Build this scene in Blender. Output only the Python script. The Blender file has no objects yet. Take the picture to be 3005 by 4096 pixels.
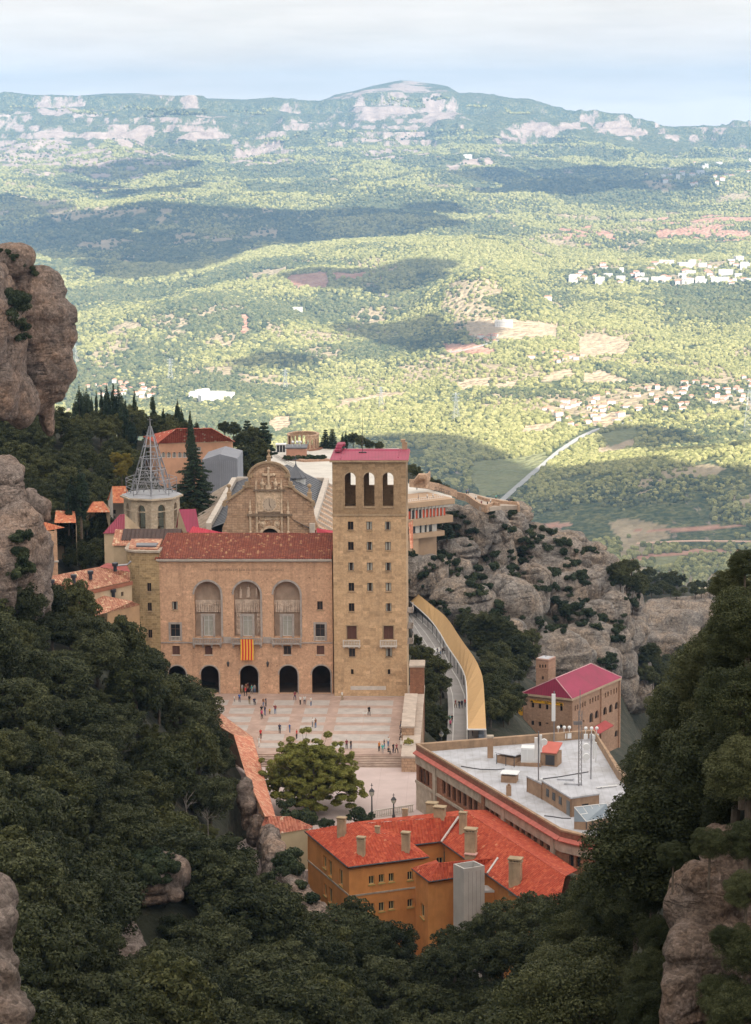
import bpy, bmesh, math, random, zlib
import numpy as np
from mathutils import Vector, Matrix
from mathutils.geometry import tessellate_polygon
from mathutils.bvhtree import BVHTree
random.seed(7)
RNG = np.random.default_rng(11)
SC = bpy.context.scene
COL = SC.collection
UP = Vector((0, 0, 1))
F, CX, CY, HZ, CAMZ, ROLL = 9800.0, 1502.5, 2048.0, 436.0, 104.0, math.radians(0.4)
PITCH = math.atan((CY - HZ) / F)
SP, CP, SR, CR = math.sin(PITCH), math.cos(PITCH), math.sin(ROLL), math.cos(ROLL)
def ray(x, y):
 a, b = (x - CX) / F, (y - CY) / F
 u, v = a * CR - b * SR, a * SR + b * CR
 return Vector((u, CP - v * SP, -SP - v * CP))
def pz(q, z):
 d = ray(*q); t = (z - CAMZ) / d.z
 return Vector((d.x * t, d.y * t, z))
def py(q, Y):
 d = ray(*q); t = Y / d.y
 return Vector((d.x * t, Y, CAMZ + d.z * t))
def proj(X, Y, Z):
 dep = Y * CP - (Z - CAMZ) * SP
 u, v = X / dep, -(Y * SP + (Z - CAMZ) * CP) / dep
 a, b = u * CR + v * SR, -u * SR + v * CR
 return CX + a * F, CY + b * F
def zm(ox, oy, s):
 return lambda x, y: (ox + x / s, oy + y / s)
ZA, ZB, ZC, ZD = zm(450, 1650, 1.652), zm(450, 2100, 1.8356), zm(1200, 1700, 2.0477), zm(1600, 2300, 1.652)
ZE, ZF, ZG, ZH = zm(800, 2650, 1.652), zm(1600, 2850, 1.652), zm(1000, 3150, 1.18), zm(1600, 1800, 1.5018)
ZI, ZJ, ZK, ZL = zm(0, 950, 2.065), zm(0, 1950, 2.36), zm(0, 2700, 1.5018), zm(2000, 2300, 1.2537)
ZQ, ZN, ZO, ZR = zm(1500, 1000, 1.0977), zm(0, 250, 1.1013), zm(1500, 250, 1.0977), zm(200, 1000, 1.1013)
ZS, ZT = zm(880, 1780, 2.1), zm(2050, 2600, 2.0106)
ZM = zm(1000, 1650, 1.8356)
DD = zm(0, 0, 1 / 1.819)
def scale_at(Y, Z=0):        # photo pixels per metre at a place
 return F / (Y * CP - (Z - CAMZ) * SP)
cam = bpy.data.cameras.new('camera'); camo = bpy.data.objects.new('camera', cam); COL.objects.link(camo)
cam.sensor_fit = 'VERTICAL'; cam.sensor_height = 36; cam.sensor_width = 26.4; cam.lens = F / 4096 * 36
cam.clip_start = 1; cam.clip_end = 60000
camo.matrix_world = Matrix.Translation((0, 0, CAMZ)) @ Matrix.Rotation(math.pi / 2 - PITCH, 4, 'X') @ Matrix.Rotation(-ROLL, 4, 'Z')
SC.camera = camo
def _h(ix, iy, iz, seed):
 n = (ix.astype(np.int64) * 374761393 + iy.astype(np.int64) * 668265263 + iz.astype(np.int64) * 1274126177 + seed * 974634777) & 0x7fffffff
 n = ((n ^ (n >> 13)) * 1103515245) & 0x7fffffff
 n = ((n ^ (n >> 15)) * 12345701) & 0x7fffffff
 return ((n ^ (n >> 12)) & 0xffff) / 65535.0
def vn(x, y, z=None, seed=0):
 x = np.asarray(x, float); y = np.asarray(y, float)
 z = np.zeros_like(x) if z is None else np.asarray(z, float)
 fx, fy, fz = np.floor(x), np.floor(y), np.floor(z)
 tx, ty, tz = x - fx, y - fy, z - fz
 tx, ty, tz = tx * tx * (3 - 2 * tx), ty * ty * (3 - 2 * ty), tz * tz * (3 - 2 * tz)
 def L(dx, dy, dz): return _h(fx + dx, fy + dy, fz + dz, seed)
 a = L(0, 0, 0) * (1 - tx) + L(1, 0, 0) * tx; b = L(0, 1, 0) * (1 - tx) + L(1, 1, 0) * tx
 lo = a * (1 - ty) + b * ty
 if not np.any(tz): return lo
 a = L(0, 0, 1) * (1 - tx) + L(1, 0, 1) * tx; b = L(0, 1, 1) * (1 - tx) + L(1, 1, 1) * tx
 return lo * (1 - tz) + (a * (1 - ty) + b * ty) * tz
def fbm(x, y, z=None, o=4, seed=0, ridged=False):
 s, amp, f, tot = 0, 1.0, 1.0, 0
 for k in range(o):
  n = vn(np.asarray(x) * f, np.asarray(y) * f, None if z is None else np.asarray(z) * f, seed + k * 17)
  if ridged: n = 1 - np.abs(2 * n - 1)
  s = s + n * amp; tot += amp; amp *= 0.5; f *= 2.03
 return s / tot
def sstep(a, b, x):
 t = np.clip((np.asarray(x, float) - a) / (b - a), 0, 1); return t * t * (3 - 2 * t)
def inpoly(px, py_, poly):
 px = np.asarray(px, float); py_ = np.asarray(py_, float); r = np.zeros(px.shape, bool); n = len(poly)
 for i in range(n):
  (x0, y0), (x1, y1) = poly[i], poly[(i + 1) % n]
  if y0 == y1: continue
  c = ((y0 > py_) != (y1 > py_)) & (px < (x1 - x0) * (py_ - y0) / (y1 - y0) + x0)
  r ^= c
 return r
MATS = {}
class NT:
 def __init__(s, t): s.t = t; s.n = t.nodes; s.l = t.links
 def add(s, typ, **kw):
  nd = s.n.new(typ)
  for k, v in kw.items():
   if k == 'ins':
    for a, b in v.items():
     so = nd.inputs[a]
     if isinstance(b, bpy.types.NodeSocket): s.l.new(b, so)
     else: so.default_value = b
   else: setattr(nd, k, v)
  return nd
 def math(s, op, a, b=0.0, c=None, clamp=False):
  nd = s.add('ShaderNodeMath', operation=op, use_clamp=clamp, ins={0: a, 1: b})
  if c is not None: s.put(nd, 2, c)
  return nd.outputs[0]
 def put(s, nd, k, v):
  if isinstance(v, bpy.types.NodeSocket): s.l.new(v, nd.inputs[k])
  else: nd.inputs[k].default_value = v
 def mix(s, f, a, b, bt='MIX'):
  nd = s.add('ShaderNodeMix', data_type='RGBA', blend_type=bt)
  for k, v in ((0, f), (6, a), (7, b)):
   if not isinstance(v, bpy.types.NodeSocket) and k > 0 and len(v) == 3: v = (*v, 1)
   s.put(nd, k, v)
  return nd.outputs[2]
 def ramp(s, f, stops, interp='LINEAR'):
  nd = s.add('ShaderNodeValToRGB', ins={0: f}); cr = nd.color_ramp; cr.interpolation = interp
  while len(cr.elements) < len(stops): cr.elements.new(0.5)
  for e, (p, c) in zip(cr.elements, stops):
   e.position = p; e.color = (*c, 1) if len(c) == 3 else c
  return nd.outputs[0]
 def noise(s, vec, scale, detail=3, rough=0.55, out=0):
  return s.add('ShaderNodeTexNoise', ins={'Vector': vec, 'Scale': scale, 'Detail': detail, 'Roughness': rough}).outputs[out]
 def mapr(s, v, a, b, c=0.0, d=1.0):
  return s.add('ShaderNodeMapRange', ins={0: v, 1: a, 2: b, 3: c, 4: d}).outputs[0]
def new_mat(name):
 m = bpy.data.materials.new(name); m.use_nodes = True; t = NT(m.node_tree); MATS[name] = m
 return m, t, m.node_tree.nodes['Principled BSDF']
def geo(t): return t.add('ShaderNodeNewGeometry').outputs['Position']
def uvn(t): return t.add('ShaderNodeUVMap', uv_map='UVMap').outputs[0]
def plain(name, c, rough=0.7, var=0.15, scale=0.7, metal=0.0, bump=0.0, bscale=4.0, dirt=None):
 if name in MATS: return MATS[name]
 m, t, b = new_mat(name)
 p = geo(t)
 n = t.noise(p, scale, 5, 0.6)
 f = t.mapr(n, 0.3, 0.7, 1 - var, 1 + var)
 colr = t.mix(1.0, (*c, 1), t.add('ShaderNodeCombineColor', ins={0: f, 1: f, 2: f}).outputs[0], 'MULTIPLY')
 if dirt:
  dn = t.noise(t.add('ShaderNodeVectorMath', operation='MULTIPLY', ins={0: p, 1: (1.6, 1.6, .35)}).outputs[0], scale * 0.5, 5, 0.7)
  colr = t.mix(t.mapr(dn, 0.5, 0.72, 0, 0.7), colr, (*dirt, 1))
 t.put(b, 'Base Color', colr); b.inputs['Roughness'].default_value = rough; b.inputs['Metallic'].default_value = metal
 if bump:
  bn = t.add('ShaderNodeBump', ins={'Strength': bump, 'Distance': 0.08, 'Height': t.noise(p, bscale, 4)})
  t.put(b, 'Normal', bn.outputs[0])
 return m
def ashlar(name, c1, c2, mortar, bw=0.75, bh=0.38, ms=0.02, speck=0.0, dark=0.25, bump=0.5, stain=(0.16, 0.12, 0.08), sf=0.35, sq=1.0):
 if name in MATS: return MATS[name]
 m, t, b = new_mat(name)
 uv = uvn(t); p = geo(t)
 br = t.add('ShaderNodeTexBrick', ins={'Vector': uv, 'Color1': (*c1, 1), 'Color2': (*c2, 1), 'Mortar': (*mortar, 1), 'Scale': 1.0, 'Mortar Size': ms, 'Mortar Smooth': 0.3, 'Bias': -0.1, 'Brick Width': bw, 'Row Height': bh})
 br.offset = 0.5
 sx = t.add('ShaderNodeVectorMath', operation='MULTIPLY', ins={0: uv, 1: (1 / (bw * 1.0), 1 / bh, 1)}).outputs[0]
 fl = t.add('ShaderNodeVectorMath', operation='FLOOR', ins={0: sx}).outputs[0]
 wn = t.add('ShaderNodeTexWhiteNoise', ins={'Vector': fl}).outputs[0]
 colr = t.mix(t.mapr(wn, 0.8, 1.0, 0, dark * 1.6), br.outputs[0], tuple(x * 0.55 for x in c1))
 colr = t.mix(t.mapr(wn, 0.0, 0.12, 0.5, 0.0), colr, tuple(min(1, x * 1.35) for x in c2))
 big = t.noise(p, 0.16, 5, 0.65)
 colr = t.mix(t.mapr(big, 0.48, 0.7, 0, sf), colr, (*stain, 1))
 sk_ = t.noise(t.add('ShaderNodeVectorMath', operation='MULTIPLY', ins={0: p, 1: (1, 1, .07)}).outputs[0], .9, 5, 0.65); colr = t.mix(t.mapr(sk_, 0.52, 0.72, 0, .38), colr, (*(x * .55 for x in stain), 1))
 fine = t.noise(p, 2.6, 6, 0.75)
 k = t.mapr(fine, 0.3, 0.7, 0.72, 1.25)
 colr = t.mix(1.0, colr, t.add('ShaderNodeCombineColor', ins={0: k, 1: k, 2: k}).outputs[0], 'MULTIPLY')
 if speck:
  vo = t.noise(p, 3.4, 2, 0.5)
  colr = t.mix(t.mapr(vo, 0.66, 0.74, 0, speck), colr, (0.12, 0.05, 0.03, 1))
  vo2 = t.noise(p, 2.3, 3, 0.5)
  colr = t.mix(t.mapr(vo2, 0.64, 0.75, 0, speck * 0.8), colr, (0.55, 0.38, 0.26, 1))
 t.put(b, 'Base Color', colr); b.inputs['Roughness'].default_value = 0.9
 h = t.math('ADD', t.math('MULTIPLY', br.outputs['Fac'], -0.6), t.math('MULTIPLY', fine, 0.7))
 bn = t.add('ShaderNodeBump', ins={'Strength': bump, 'Distance': 0.06, 'Height': h}); t.put(b, 'Normal', bn.outputs[0])
 return m
def tiles(name, cols, pale=0.06, palec=(0.55, 0.36, 0.22), row=0.42, per=0.44, streak=0.4, moss=(0.10, 0.06, 0.04)):
 if name in MATS: return MATS[name]
 m, t, b = new_mat(name)
 uv = uvn(t); p = geo(t)
 fl = t.add('ShaderNodeVectorMath', operation='FLOOR', ins={0: t.add('ShaderNodeVectorMath', operation='MULTIPLY', ins={0: uv, 1: (1 / per, 1 / row, 1)}).outputs[0]}).outputs[0]
 wn = t.add('ShaderNodeTexWhiteNoise', ins={'Vector': fl})
 n = len(cols)
 colr = t.ramp(wn.outputs[0], [((i + 0.5) / n, c) for i, c in enumerate(cols)])
 big = t.noise(p, 0.22, 5, 0.65)
 th = t.mapr(big, 0.35, 0.7, pale * 0.5, pale * 1.5)
 w2 = t.add('ShaderNodeTexWhiteNoise', ins={'Vector': t.add('ShaderNodeVectorMath', operation='ADD', ins={0: fl, 1: (7.3, 3.1, 0)}).outputs[0]}).outputs[0]
 colr = t.mix(t.math('LESS_THAN', w2, th), colr, (*palec, 1))
 big2 = t.noise(p, 0.3, 5, 0.7)
 colr = t.mix(t.mapr(big2, 0.5, 0.75, 0, streak), colr, (*moss, 1))
 fine = t.mapr(t.noise(p, 6, 3), 0.3, 0.7, 0.8, 1.2)
 colr = t.mix(1.0, colr, t.add('ShaderNodeCombineColor', ins={0: fine, 1: fine, 2: fine}).outputs[0], 'MULTIPLY')
 t.put(b, 'Base Color', colr); b.inputs['Roughness'].default_value = 0.85
 v = t.add('ShaderNodeSeparateXYZ', ins={0: uv}).outputs[1]
 fr = t.math('FRACT', t.math('MULTIPLY', v, 1 / row))
 bn = t.add('ShaderNodeBump', ins={'Strength': 0.6, 'Distance': 0.06, 'Height': fr}); t.put(b, 'Normal', bn.outputs[0])
 return m
class MB:
 def __init__(s): s.v = []; s.f = []; s.mi = []; s.fuv = {}
 def face(s, pts, mi=0):
  k = len(s.v); s.v += [tuple(p) for p in pts]; s.f.append(list(range(k, k + len(pts)))); s.mi.append(mi)
 def raw(s, vs, fs, mi=0):
  k = len(s.v); s.v += [tuple(p) for p in vs]
  for f in fs: s.f.append([i + k for i in f]); s.mi.append(mi)
 def hexa(s, b, t, mi=0):      # bottom and top quads, same winding (counter-clockwise from above)
  s.raw(list(b) + list(t), [[3, 2, 1, 0], [4, 5, 6, 7]] + [[i, (i + 1) % 4, (i + 1) % 4 + 4, i + 4] for i in range(4)], mi)
 def box(s, x0, y0, z0, x1, y1, z1, mi=0):
  s.hexa([(x0, y0, z0), (x1, y0, z0), (x1, y1, z0), (x0, y1, z0)], [(x0, y0, z1), (x1, y0, z1), (x1, y1, z1), (x0, y1, z1)], mi)
 def wbox(s, W, s0, s1, z0, z1, d0, d1, mi=0):     # d outward
  P = W.P
  s.hexa([P(s0, z0, d1), P(s1, z0, d1), P(s1, z0, d0), P(s0, z0, d0)], [P(s0, z1, d1), P(s1, z1, d1), P(s1, z1, d0), P(s0, z1, d0)], mi)
 def prism(s, poly, z0, z1, mi=0, bottom=False, top=True):
  n = len(poly); area = sum(poly[i][0] * poly[(i + 1) % n][1] - poly[(i + 1) % n][0] * poly[i][1] for i in range(n))
  if area < 0: poly = poly[::-1]
  z1s = z1 if isinstance(z1, (list, tuple)) else [z1] * n
  b = [(p[0], p[1], z0) for p in poly]; t = [(p[0], p[1], z1s[i]) for i, p in enumerate(poly)]
  for i in range(n):
   j = (i + 1) % n; s.face([b[i], b[j], t[j], t[i]], mi)
  if top: s.ngon(t, mi)
  if bottom: s.ngon(b[::-1], mi)
 def ngon(s, pts, mi=0):
  if len(pts) <= 4: s.face(pts, mi); return
  vs = [Vector(p) for p in pts]
  for tr in tessellate_polygon([vs]):
   a, b, c = (vs[i] for i in tr); nn = sum(((vs[i] - vs[0]).cross(vs[i - 1] - vs[0]) for i in range(len(vs))), Vector())
   tri = [a, b, c]
   if (b - a).cross(c - a).dot(nn) > 0: tri = [a, c, b]
   s.face(tri, mi)
 def tube(s, pts, r, n=6, mi=0, cap=True):
  pts = [Vector(p) for p in pts]; rs = r if isinstance(r, (list, tuple)) else [r] * len(pts); rings = []
  k0 = len(s.v)
  for i, p in enumerate(pts):
   d = (pts[min(i + 1, len(pts) - 1)] - pts[max(i - 1, 0)]).normalized()
   a = d.cross(UP if abs(d.z) < 0.95 else Vector((1, 0, 0))).normalized(); b = d.cross(a)
   for q in range(n):
    w = 2 * math.pi * q / n
    s.v.append(tuple(p + (a * math.cos(w) + b * math.sin(w)) * rs[i]))
  for i in range(len(pts) - 1):
   for q in range(n):
    A = k0 + i * n + q; B = k0 + i * n + (q + 1) % n
    s.f.append([A, A + n, B + n, B]); s.mi.append(mi)
  if cap:
   s.f.append([k0 + q for q in range(n)]); s.mi.append(mi)
   k = k0 + (len(pts) - 1) * n; s.f.append([k + q for q in range(n)][::-1]); s.mi.append(mi)
 def lathe(s, o, prof, n=10, mi=0, rot=0.0):      # prof: (r, z)
  k0 = len(s.v); o = Vector(o)
  for r, z in prof:
   for q in range(n):
    w = 2 * math.pi * q / n + rot; s.v.append((o.x + r * math.cos(w), o.y + r * math.sin(w), o.z + z))
  for i in range(len(prof) - 1):
   for q in range(n):
    A = k0 + i * n + q; B = k0 + i * n + (q + 1) % n
    s.f.append([A, B, B + n, A + n]); s.mi.append(mi)
  s.f.append([k0 + q for q in range(n)][::-1]); s.mi.append(mi)
  k = k0 + (len(prof) - 1) * n; s.f.append([k + q for q in range(n)]); s.mi.append(mi)
 def ball(s, c, r, n=8, m=6, mi=0):
  r = r if isinstance(r, (tuple, list)) else (r, r, r); k0 = len(s.v); c = Vector(c)
  for i in range(m + 1):
   th = math.pi * i / m
   for q in range(n):
    w = 2 * math.pi * q / n
    s.v.append((c.x + r[0] * math.sin(th) * math.cos(w), c.y + r[1] * math.sin(th) * math.sin(w), c.z + r[2] * math.cos(th)))
  for i in range(m):
   for q in range(n):
    A = k0 + i * n + q; B = k0 + i * n + (q + 1) % n
    s.f.append([A, A + n, B + n, B]); s.mi.append(mi)
 def tile(s, pts, mi=0, per=0.44, h=0.11, flip=False):    # corrugated roof plane from a convex planar polygon
  pts = [Vector(p) for p in pts]
  nn = Vector()
  for i in range(len(pts)): nn += (pts[i] - pts[0]).cross(pts[(i + 1) % len(pts)] - pts[0])
  nn.normalize()
  if nn.z < 0: nn = -nn; pts = pts[::-1]
  td = UP.cross(nn).normalized()
  sv = [p.dot(td) for p in pts]; s0 = math.floor(min(sv) / per) * per; step = per / 4; prof = [0, 0.75 * h, h, 0.75 * h]
  k = 0
  while s0 + k * step < max(sv):
   a, b = s0 + k * step, s0 + (k + 1) * step
   poly = clip(clip(pts, td, a, 1), td, b, -1)
   if len(poly) >= 3:
    ha, hb = prof[k % 4], prof[(k + 1) % 4]
    bd = nn.cross(td); s.fuv[len(s.f)] = [(min(max(p.dot(td), a + 0.004), b - 0.004), p.dot(bd)) for p in poly]
    s.face([p + nn * (ha if abs(p.dot(td) - a) < abs(p.dot(td) - b) else hb) for p in poly], mi)
   k += 1
 def build(s, name, mat=None, parent=None, smooth=False, origin=None, mats=None, loc=None):
  me = bpy.data.meshes.new(name)
  o3 = Vector(origin) if origin is not None else (wloc(parent) if parent is not None else Vector((0, 0, 0)))
  vs = np.array(s.v, float) if s.v else np.zeros((0, 3))
  me.from_pydata((vs - np.array(o3)).tolist(), [], s.f)
  for m in (mats or [mat]):
   if m: me.materials.append(m)
  if mats and len(s.mi): me.polygons.foreach_set('material_index', s.mi)
  autouv(me, np.array(o3))
  for fi, uvs in s.fuv.items():
   ls = me.polygons[fi].loop_start
   for q, w in enumerate(uvs): me.uv_layers[0].data[ls + q].uv = w
  if smooth: me.polygons.foreach_set('use_smooth', [True] * len(me.polygons))
  me.update()
  o = bpy.data.objects.new(name, me); COL.objects.link(o)
  if parent is not None: o.parent = parent
  elif origin is not None: o.location = o3
  return o
def clip(pts, d, v, sgn):
 out = []
 for i in range(len(pts)):
  a, b = pts[i], pts[(i + 1) % len(pts)]; fa, fb = (a.dot(d) - v) * sgn, (b.dot(d) - v) * sgn
  if fa >= 0: out.append(a)
  if (fa > 0 and fb < 0) or (fa < 0 and fb > 0): out.append(a + (b - a) * (fa / (fa - fb)))
 return out
def wloc(o):
 l = Vector((0, 0, 0))
 while o is not None: l = l + o.location; o = o.parent
 return l
def autouv(me, off):
 n = len(me.loops)
 if not n: return
 np_ = len(me.polygons)
 nor = np.empty(np_ * 3); me.polygons.foreach_get('normal', nor); nor = nor.reshape(-1, 3)
 tot = np.empty(np_, int); me.polygons.foreach_get('loop_total', tot)
 co = np.empty(len(me.vertices) * 3); me.vertices.foreach_get('co', co); co = co.reshape(-1, 3) + off
 li = np.empty(n, int); me.loops.foreach_get('vertex_index', li)
 t = np.stack([-nor[:, 1], nor[:, 0], np.zeros(np_)], 1); L = np.linalg.norm(t, axis=1)
 flat = L < 0.05; t[flat] = (1, 0, 0); L[flat] = 1; t /= L[:, None]
 b = np.cross(nor, t); b[flat] = (0, 1, 0)
 t = np.repeat(t, tot, 0); b = np.repeat(b, tot, 0); p = co[li]
 uv = np.stack([(p * t).sum(1), (p * b).sum(1)], 1)
 lay = me.uv_layers.new(name='UVMap'); lay.data.foreach_set('uv', uv.ravel())
def thing(name, label, cat, loc=(0, 0, 0), rotz=0, group=None):
 o = bpy.data.objects.new(name, None); COL.objects.link(o); o.location = loc; o.rotation_euler = (0, 0, rotz)
 o.empty_display_size = 0.5
 return tag(o, label, cat, group)
def tag(o, label, cat, group=None):
 o['label'] = label; o['category'] = cat
 if group: o['group'] = group
 return o
def kind(o, k): o['kind'] = k; return o
def copy_tree(o, loc, rz=0, sc=1.0, label=None):
 r = o.copy(); COL.objects.link(r); r.location = loc; r.rotation_euler = (0, 0, rz); r.scale = sc if isinstance(sc, tuple) else (sc, sc, sc)
 if label: r['label'] = label
 for ch in list(o.children):
  c = ch.copy(); COL.objects.link(c); c.parent = r
  for g in list(ch.children):
   d = g.copy(); COL.objects.link(d); d.parent = c
 return r
def np_mesh(name, verts, faces, mat, uv=False):
 me = bpy.data.meshes.new(name); k = faces.shape[1]
 me.vertices.add(len(verts)); me.vertices.foreach_set('co', np.asarray(verts, np.float32).ravel())
 me.loops.add(faces.size); me.loops.foreach_set('vertex_index', faces.astype(np.int32).ravel())
 me.polygons.add(len(faces)); me.polygons.foreach_set('loop_start', np.arange(0, faces.size, k, dtype=np.int32))
 me.polygons.foreach_set('loop_total', np.full(len(faces), k, np.int32))
 me.update(calc_edges=True)
 if mat: me.materials.append(mat)
 return me
class Wall:       # vertical plane: o = foot point, ux = along, n = outward
 def __init__(s, o, ux):
  s.o = Vector((o[0], o[1], 0)); s.ux = Vector((ux[0], ux[1], 0)).normalized(); s.n = s.ux.cross(UP)
 def P(s, a, z, d=0.0): return s.o + s.ux * a + UP * z + s.n * d
 def at(s, q):
  d = ray(*q); c = Vector((0, 0, CAMZ)); t = (s.o - c).dot(s.n) / d.dot(s.n); p = c + d * t
  return (p - s.o).dot(s.ux), p.z
 def rect(s, z, x0, y0, x1, y1):      # pixel box in a zoom frame -> s0, s1, z0, z1
  xm, ym = (x0 + x1) / 2, (y0 + y1) / 2
  return s.at(z(x0, ym))[0], s.at(z(x1, ym))[0], s.at(z(xm, y1))[1], s.at(z(xm, y0))[1]
def arch_pts(s0, s1, z0, z1, seg=10, pointed=False):
 r = (s1 - s0) / 2; c = (s0 + s1) / 2
 if pointed:
  h = 1.5 * r; pts = [(s0, z0), (s1, z0)]
  for i in range(seg // 2 + 1):
   a = i / (seg // 2) ; pts.append((s1 - r * (1 - math.cos(a * math.pi / 2)) , z1 - h + h * math.sin(a * math.pi / 2)))
  for i in range(1, seg // 2 + 1):
   a = 1 - i / (seg // 2); pts.append((s0 + r * (1 - math.cos(a * math.pi / 2)), z1 - h + h * math.sin(a * math.pi / 2)))
  return pts
 return [(s0, z0), (s1, z0)] + [(c + r * math.cos(math.pi * i / seg), z1 - r + r * math.sin(math.pi * i / seg)) for i in range(seg + 1)]
def wall_face(mb, W, outer, holes, mi=0, d=0.0):
 """holes: (pts, depth); face with openings plus reveals"""
 loops = [[Vector((a, z, 0)) for a, z in outer]] + [[Vector((a, z, 0)) for a, z in h[0]] for h in holes]
 flat = [p for l in loops for p in l]
 for tr in tessellate_polygon(loops):
  a, b, c = (flat[i] for i in tr)
  if (b - a).cross(c - a).z < 0: b, c = c, b
  mb.face([W.P(a.x, a.y, d), W.P(b.x, b.y, d), W.P(c.x, c.y, d)], mi)
 for pts, dep in holes:
  n = len(pts)
  for i in range(n):
   (a0, z0), (a1, z1) = pts[i], pts[(i + 1) % n]
   mb.face([W.P(a0, z0, d), W.P(a0, z0, d - dep), W.P(a1, z1, d - dep), W.P(a1, z1, d)], mi)
def rect_pts(s0, s1, z0, z1): return [(s0, z0), (s1, z0), (s1, z1), (s0, z1)]
def fill(mb, W, pts, d, mi=0):
 vs = [Vector((a, z, 0)) for a, z in pts]
 for tr in tessellate_polygon([vs]):
  a, b, c = (vs[i] for i in tr)
  if (b - a).cross(c - a).z < 0: b, c = c, b
  mb.face([W.P(a.x, a.y, d), W.P(b.x, b.y, d), W.P(c.x, c.y, d)], mi)
def ring(mb, W, pts, w, d0, d1, mi=0, closed=False):     # moulding that follows an outline
 n = len(pts); c = Vector((sum(p[0] for p in pts) / n, sum(p[1] for p in pts) / n))
 out = []
 for i, p in enumerate(pts):
  q = Vector(p); a = Vector(pts[i - 1] if (closed or i > 0) else p); b = Vector(pts[(i + 1) % n] if (closed or i < n - 1) else p)
  tdir = (b - a).normalized(); nn = Vector((tdir.y, -tdir.x))
  out.append(q + nn * w)
 for i in range(n if closed else n - 1):
  j = (i + 1) % n; a, b, A, B = pts[i], pts[j], out[i], out[j]
  mb.hexa([W.P(*a, d0), W.P(*A, d0), W.P(*B, d0), W.P(*b, d0)], [W.P(*a, d1), W.P(*A, d1), W.P(*B, d1), W.P(*b, d1)], mi)
SUN_EL, SUN_AZ = math.radians(41), math.radians(148)          # azimuth clockwise from the viewing direction (+Y)
SUND = Vector((math.sin(SUN_AZ) * math.cos(SUN_EL), math.cos(SUN_AZ) * math.cos(SUN_EL), math.sin(SUN_EL)))
sl = bpy.data.lights.new('sun', 'SUN'); sl.energy = 5.0; sl.angle = math.radians(0.5); sl.color = (1.0, 0.93, 0.82)
so = bpy.data.objects.new('sun', sl); COL.objects.link(so); so.rotation_euler = (-SUND).to_track_quat('-Z', 'Y').to_euler(); so.location = SUND * 3000
w = bpy.data.worlds.new('World'); SC.world = w; w.use_nodes = True
t = NT(w.node_tree); bgn = w.node_tree.nodes['Background']
sky = t.add('ShaderNodeTexSky', sky_type='NISHITA', sun_disc=False, sun_elevation=SUN_EL, sun_rotation=SUN_AZ, altitude=800, air_density=1.0, dust_density=2.0, ozone_density=1.0)
gd = t.add('ShaderNodeTexCoord').outputs['Generated']
sx = t.add('ShaderNodeSeparateXYZ', ins={0: gd})
zc = t.math('MAXIMUM', sx.outputs[2], 0.0)
den = t.math('ADD', zc, 0.11)
cv = t.add('ShaderNodeCombineXYZ', ins={0: t.math('DIVIDE', sx.outputs[0], den), 1: t.math('DIVIDE', sx.outputs[1], den), 2: 0.0}).outputs[0]
cn = t.noise(cv, 1.6, 7, 0.58)
cn2 = t.noise(cv, 5.5, 5, 0.55)
cov = t.mapr(t.math('ADD', t.math('MULTIPLY', cn, 0.7), t.math('MULTIPLY', cn2, 0.3)), 0.36, 0.56, 0.93, 1.0)
sd = t.add('ShaderNodeVectorMath', operation='DOT_PRODUCT', ins={0: gd, 1: SUND}).outputs['Value']
glow = t.math('POWER', t.math('MAXIMUM', sd, 0.0), 3.0)
lum = t.math('ADD', t.math('ADD', 3.7, t.math('MULTIPLY', zc, 2.4)), t.math('MULTIPLY', glow, 6.0))
shade = t.mapr(t.noise(cv, 2.3, 6, 0.6), 0.3, 0.72, 0.90, 1.07)
lum = t.math('MULTIPLY', t.math('ADD', lum, t.math('MULTIPLY', t.math('POWER', t.math('SUBTRACT', 1.0, zc), 48.0), 3.4)), shade)
cc = t.mix(1.0, (1.0, 0.92, 0.83, 1), t.add('ShaderNodeCombineColor', ins={0: lum, 1: lum, 2: lum}).outputs[0], 'MULTIPLY')
t.put(bgn, 'Color', t.mix(cov, sky.outputs[0], cc)); bgn.inputs['Strength'].default_value = 0.1
SC.view_settings.view_transform = 'Standard'; SC.view_settings.look = 'None'; SC.view_settings.exposure = 1.5; SC.view_settings.gamma = 1.0
cy = SC.cycles
cy.use_denoising = True; cy.denoiser = 'OPENIMAGEDENOISE'
cy.max_bounces = 5; cy.diffuse_bounces = 3; cy.glossy_bounces = 2; cy.transmission_bounces = 2; cy.transparent_max_bounces = 24; cy.volume_bounces = 0
cy.sample_clamp_indirect = 6.0; cy.caustics_reflective = False; cy.caustics_refractive = False
def dpx(*pts): return [(x * 1.819, y * 1.819) for x, y in pts]
_prof = [(1290, -572), (1200, -574), (1110, -570), (960, -548), (850, -515), (750, -475), (650, -432), (600, -405), (550, -368), (500, -320), (450, -268), (400, -222), (350, -160), (300, -62), (262, 60)]
_py, _pzv = [], []
for yd, h in _prof:
 d = ray(CX, yd * 1.819); tt = (h - CAMZ) / d.z; _py.append(d.y * tt); _pzv.append(h)
_py = np.array([900.0] + _py + [24000.0]); _pzv = np.array([-560.0] + _pzv + [120.0])
def ridge(pts, Y, hw=420, taper=True):
 us, zs = [], []
 for q in dpx(*pts):
  p = py(q, Y); us.append(p.x / Y); zs.append(p.z)
 return np.array(us), np.array(zs), Y, hw
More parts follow.
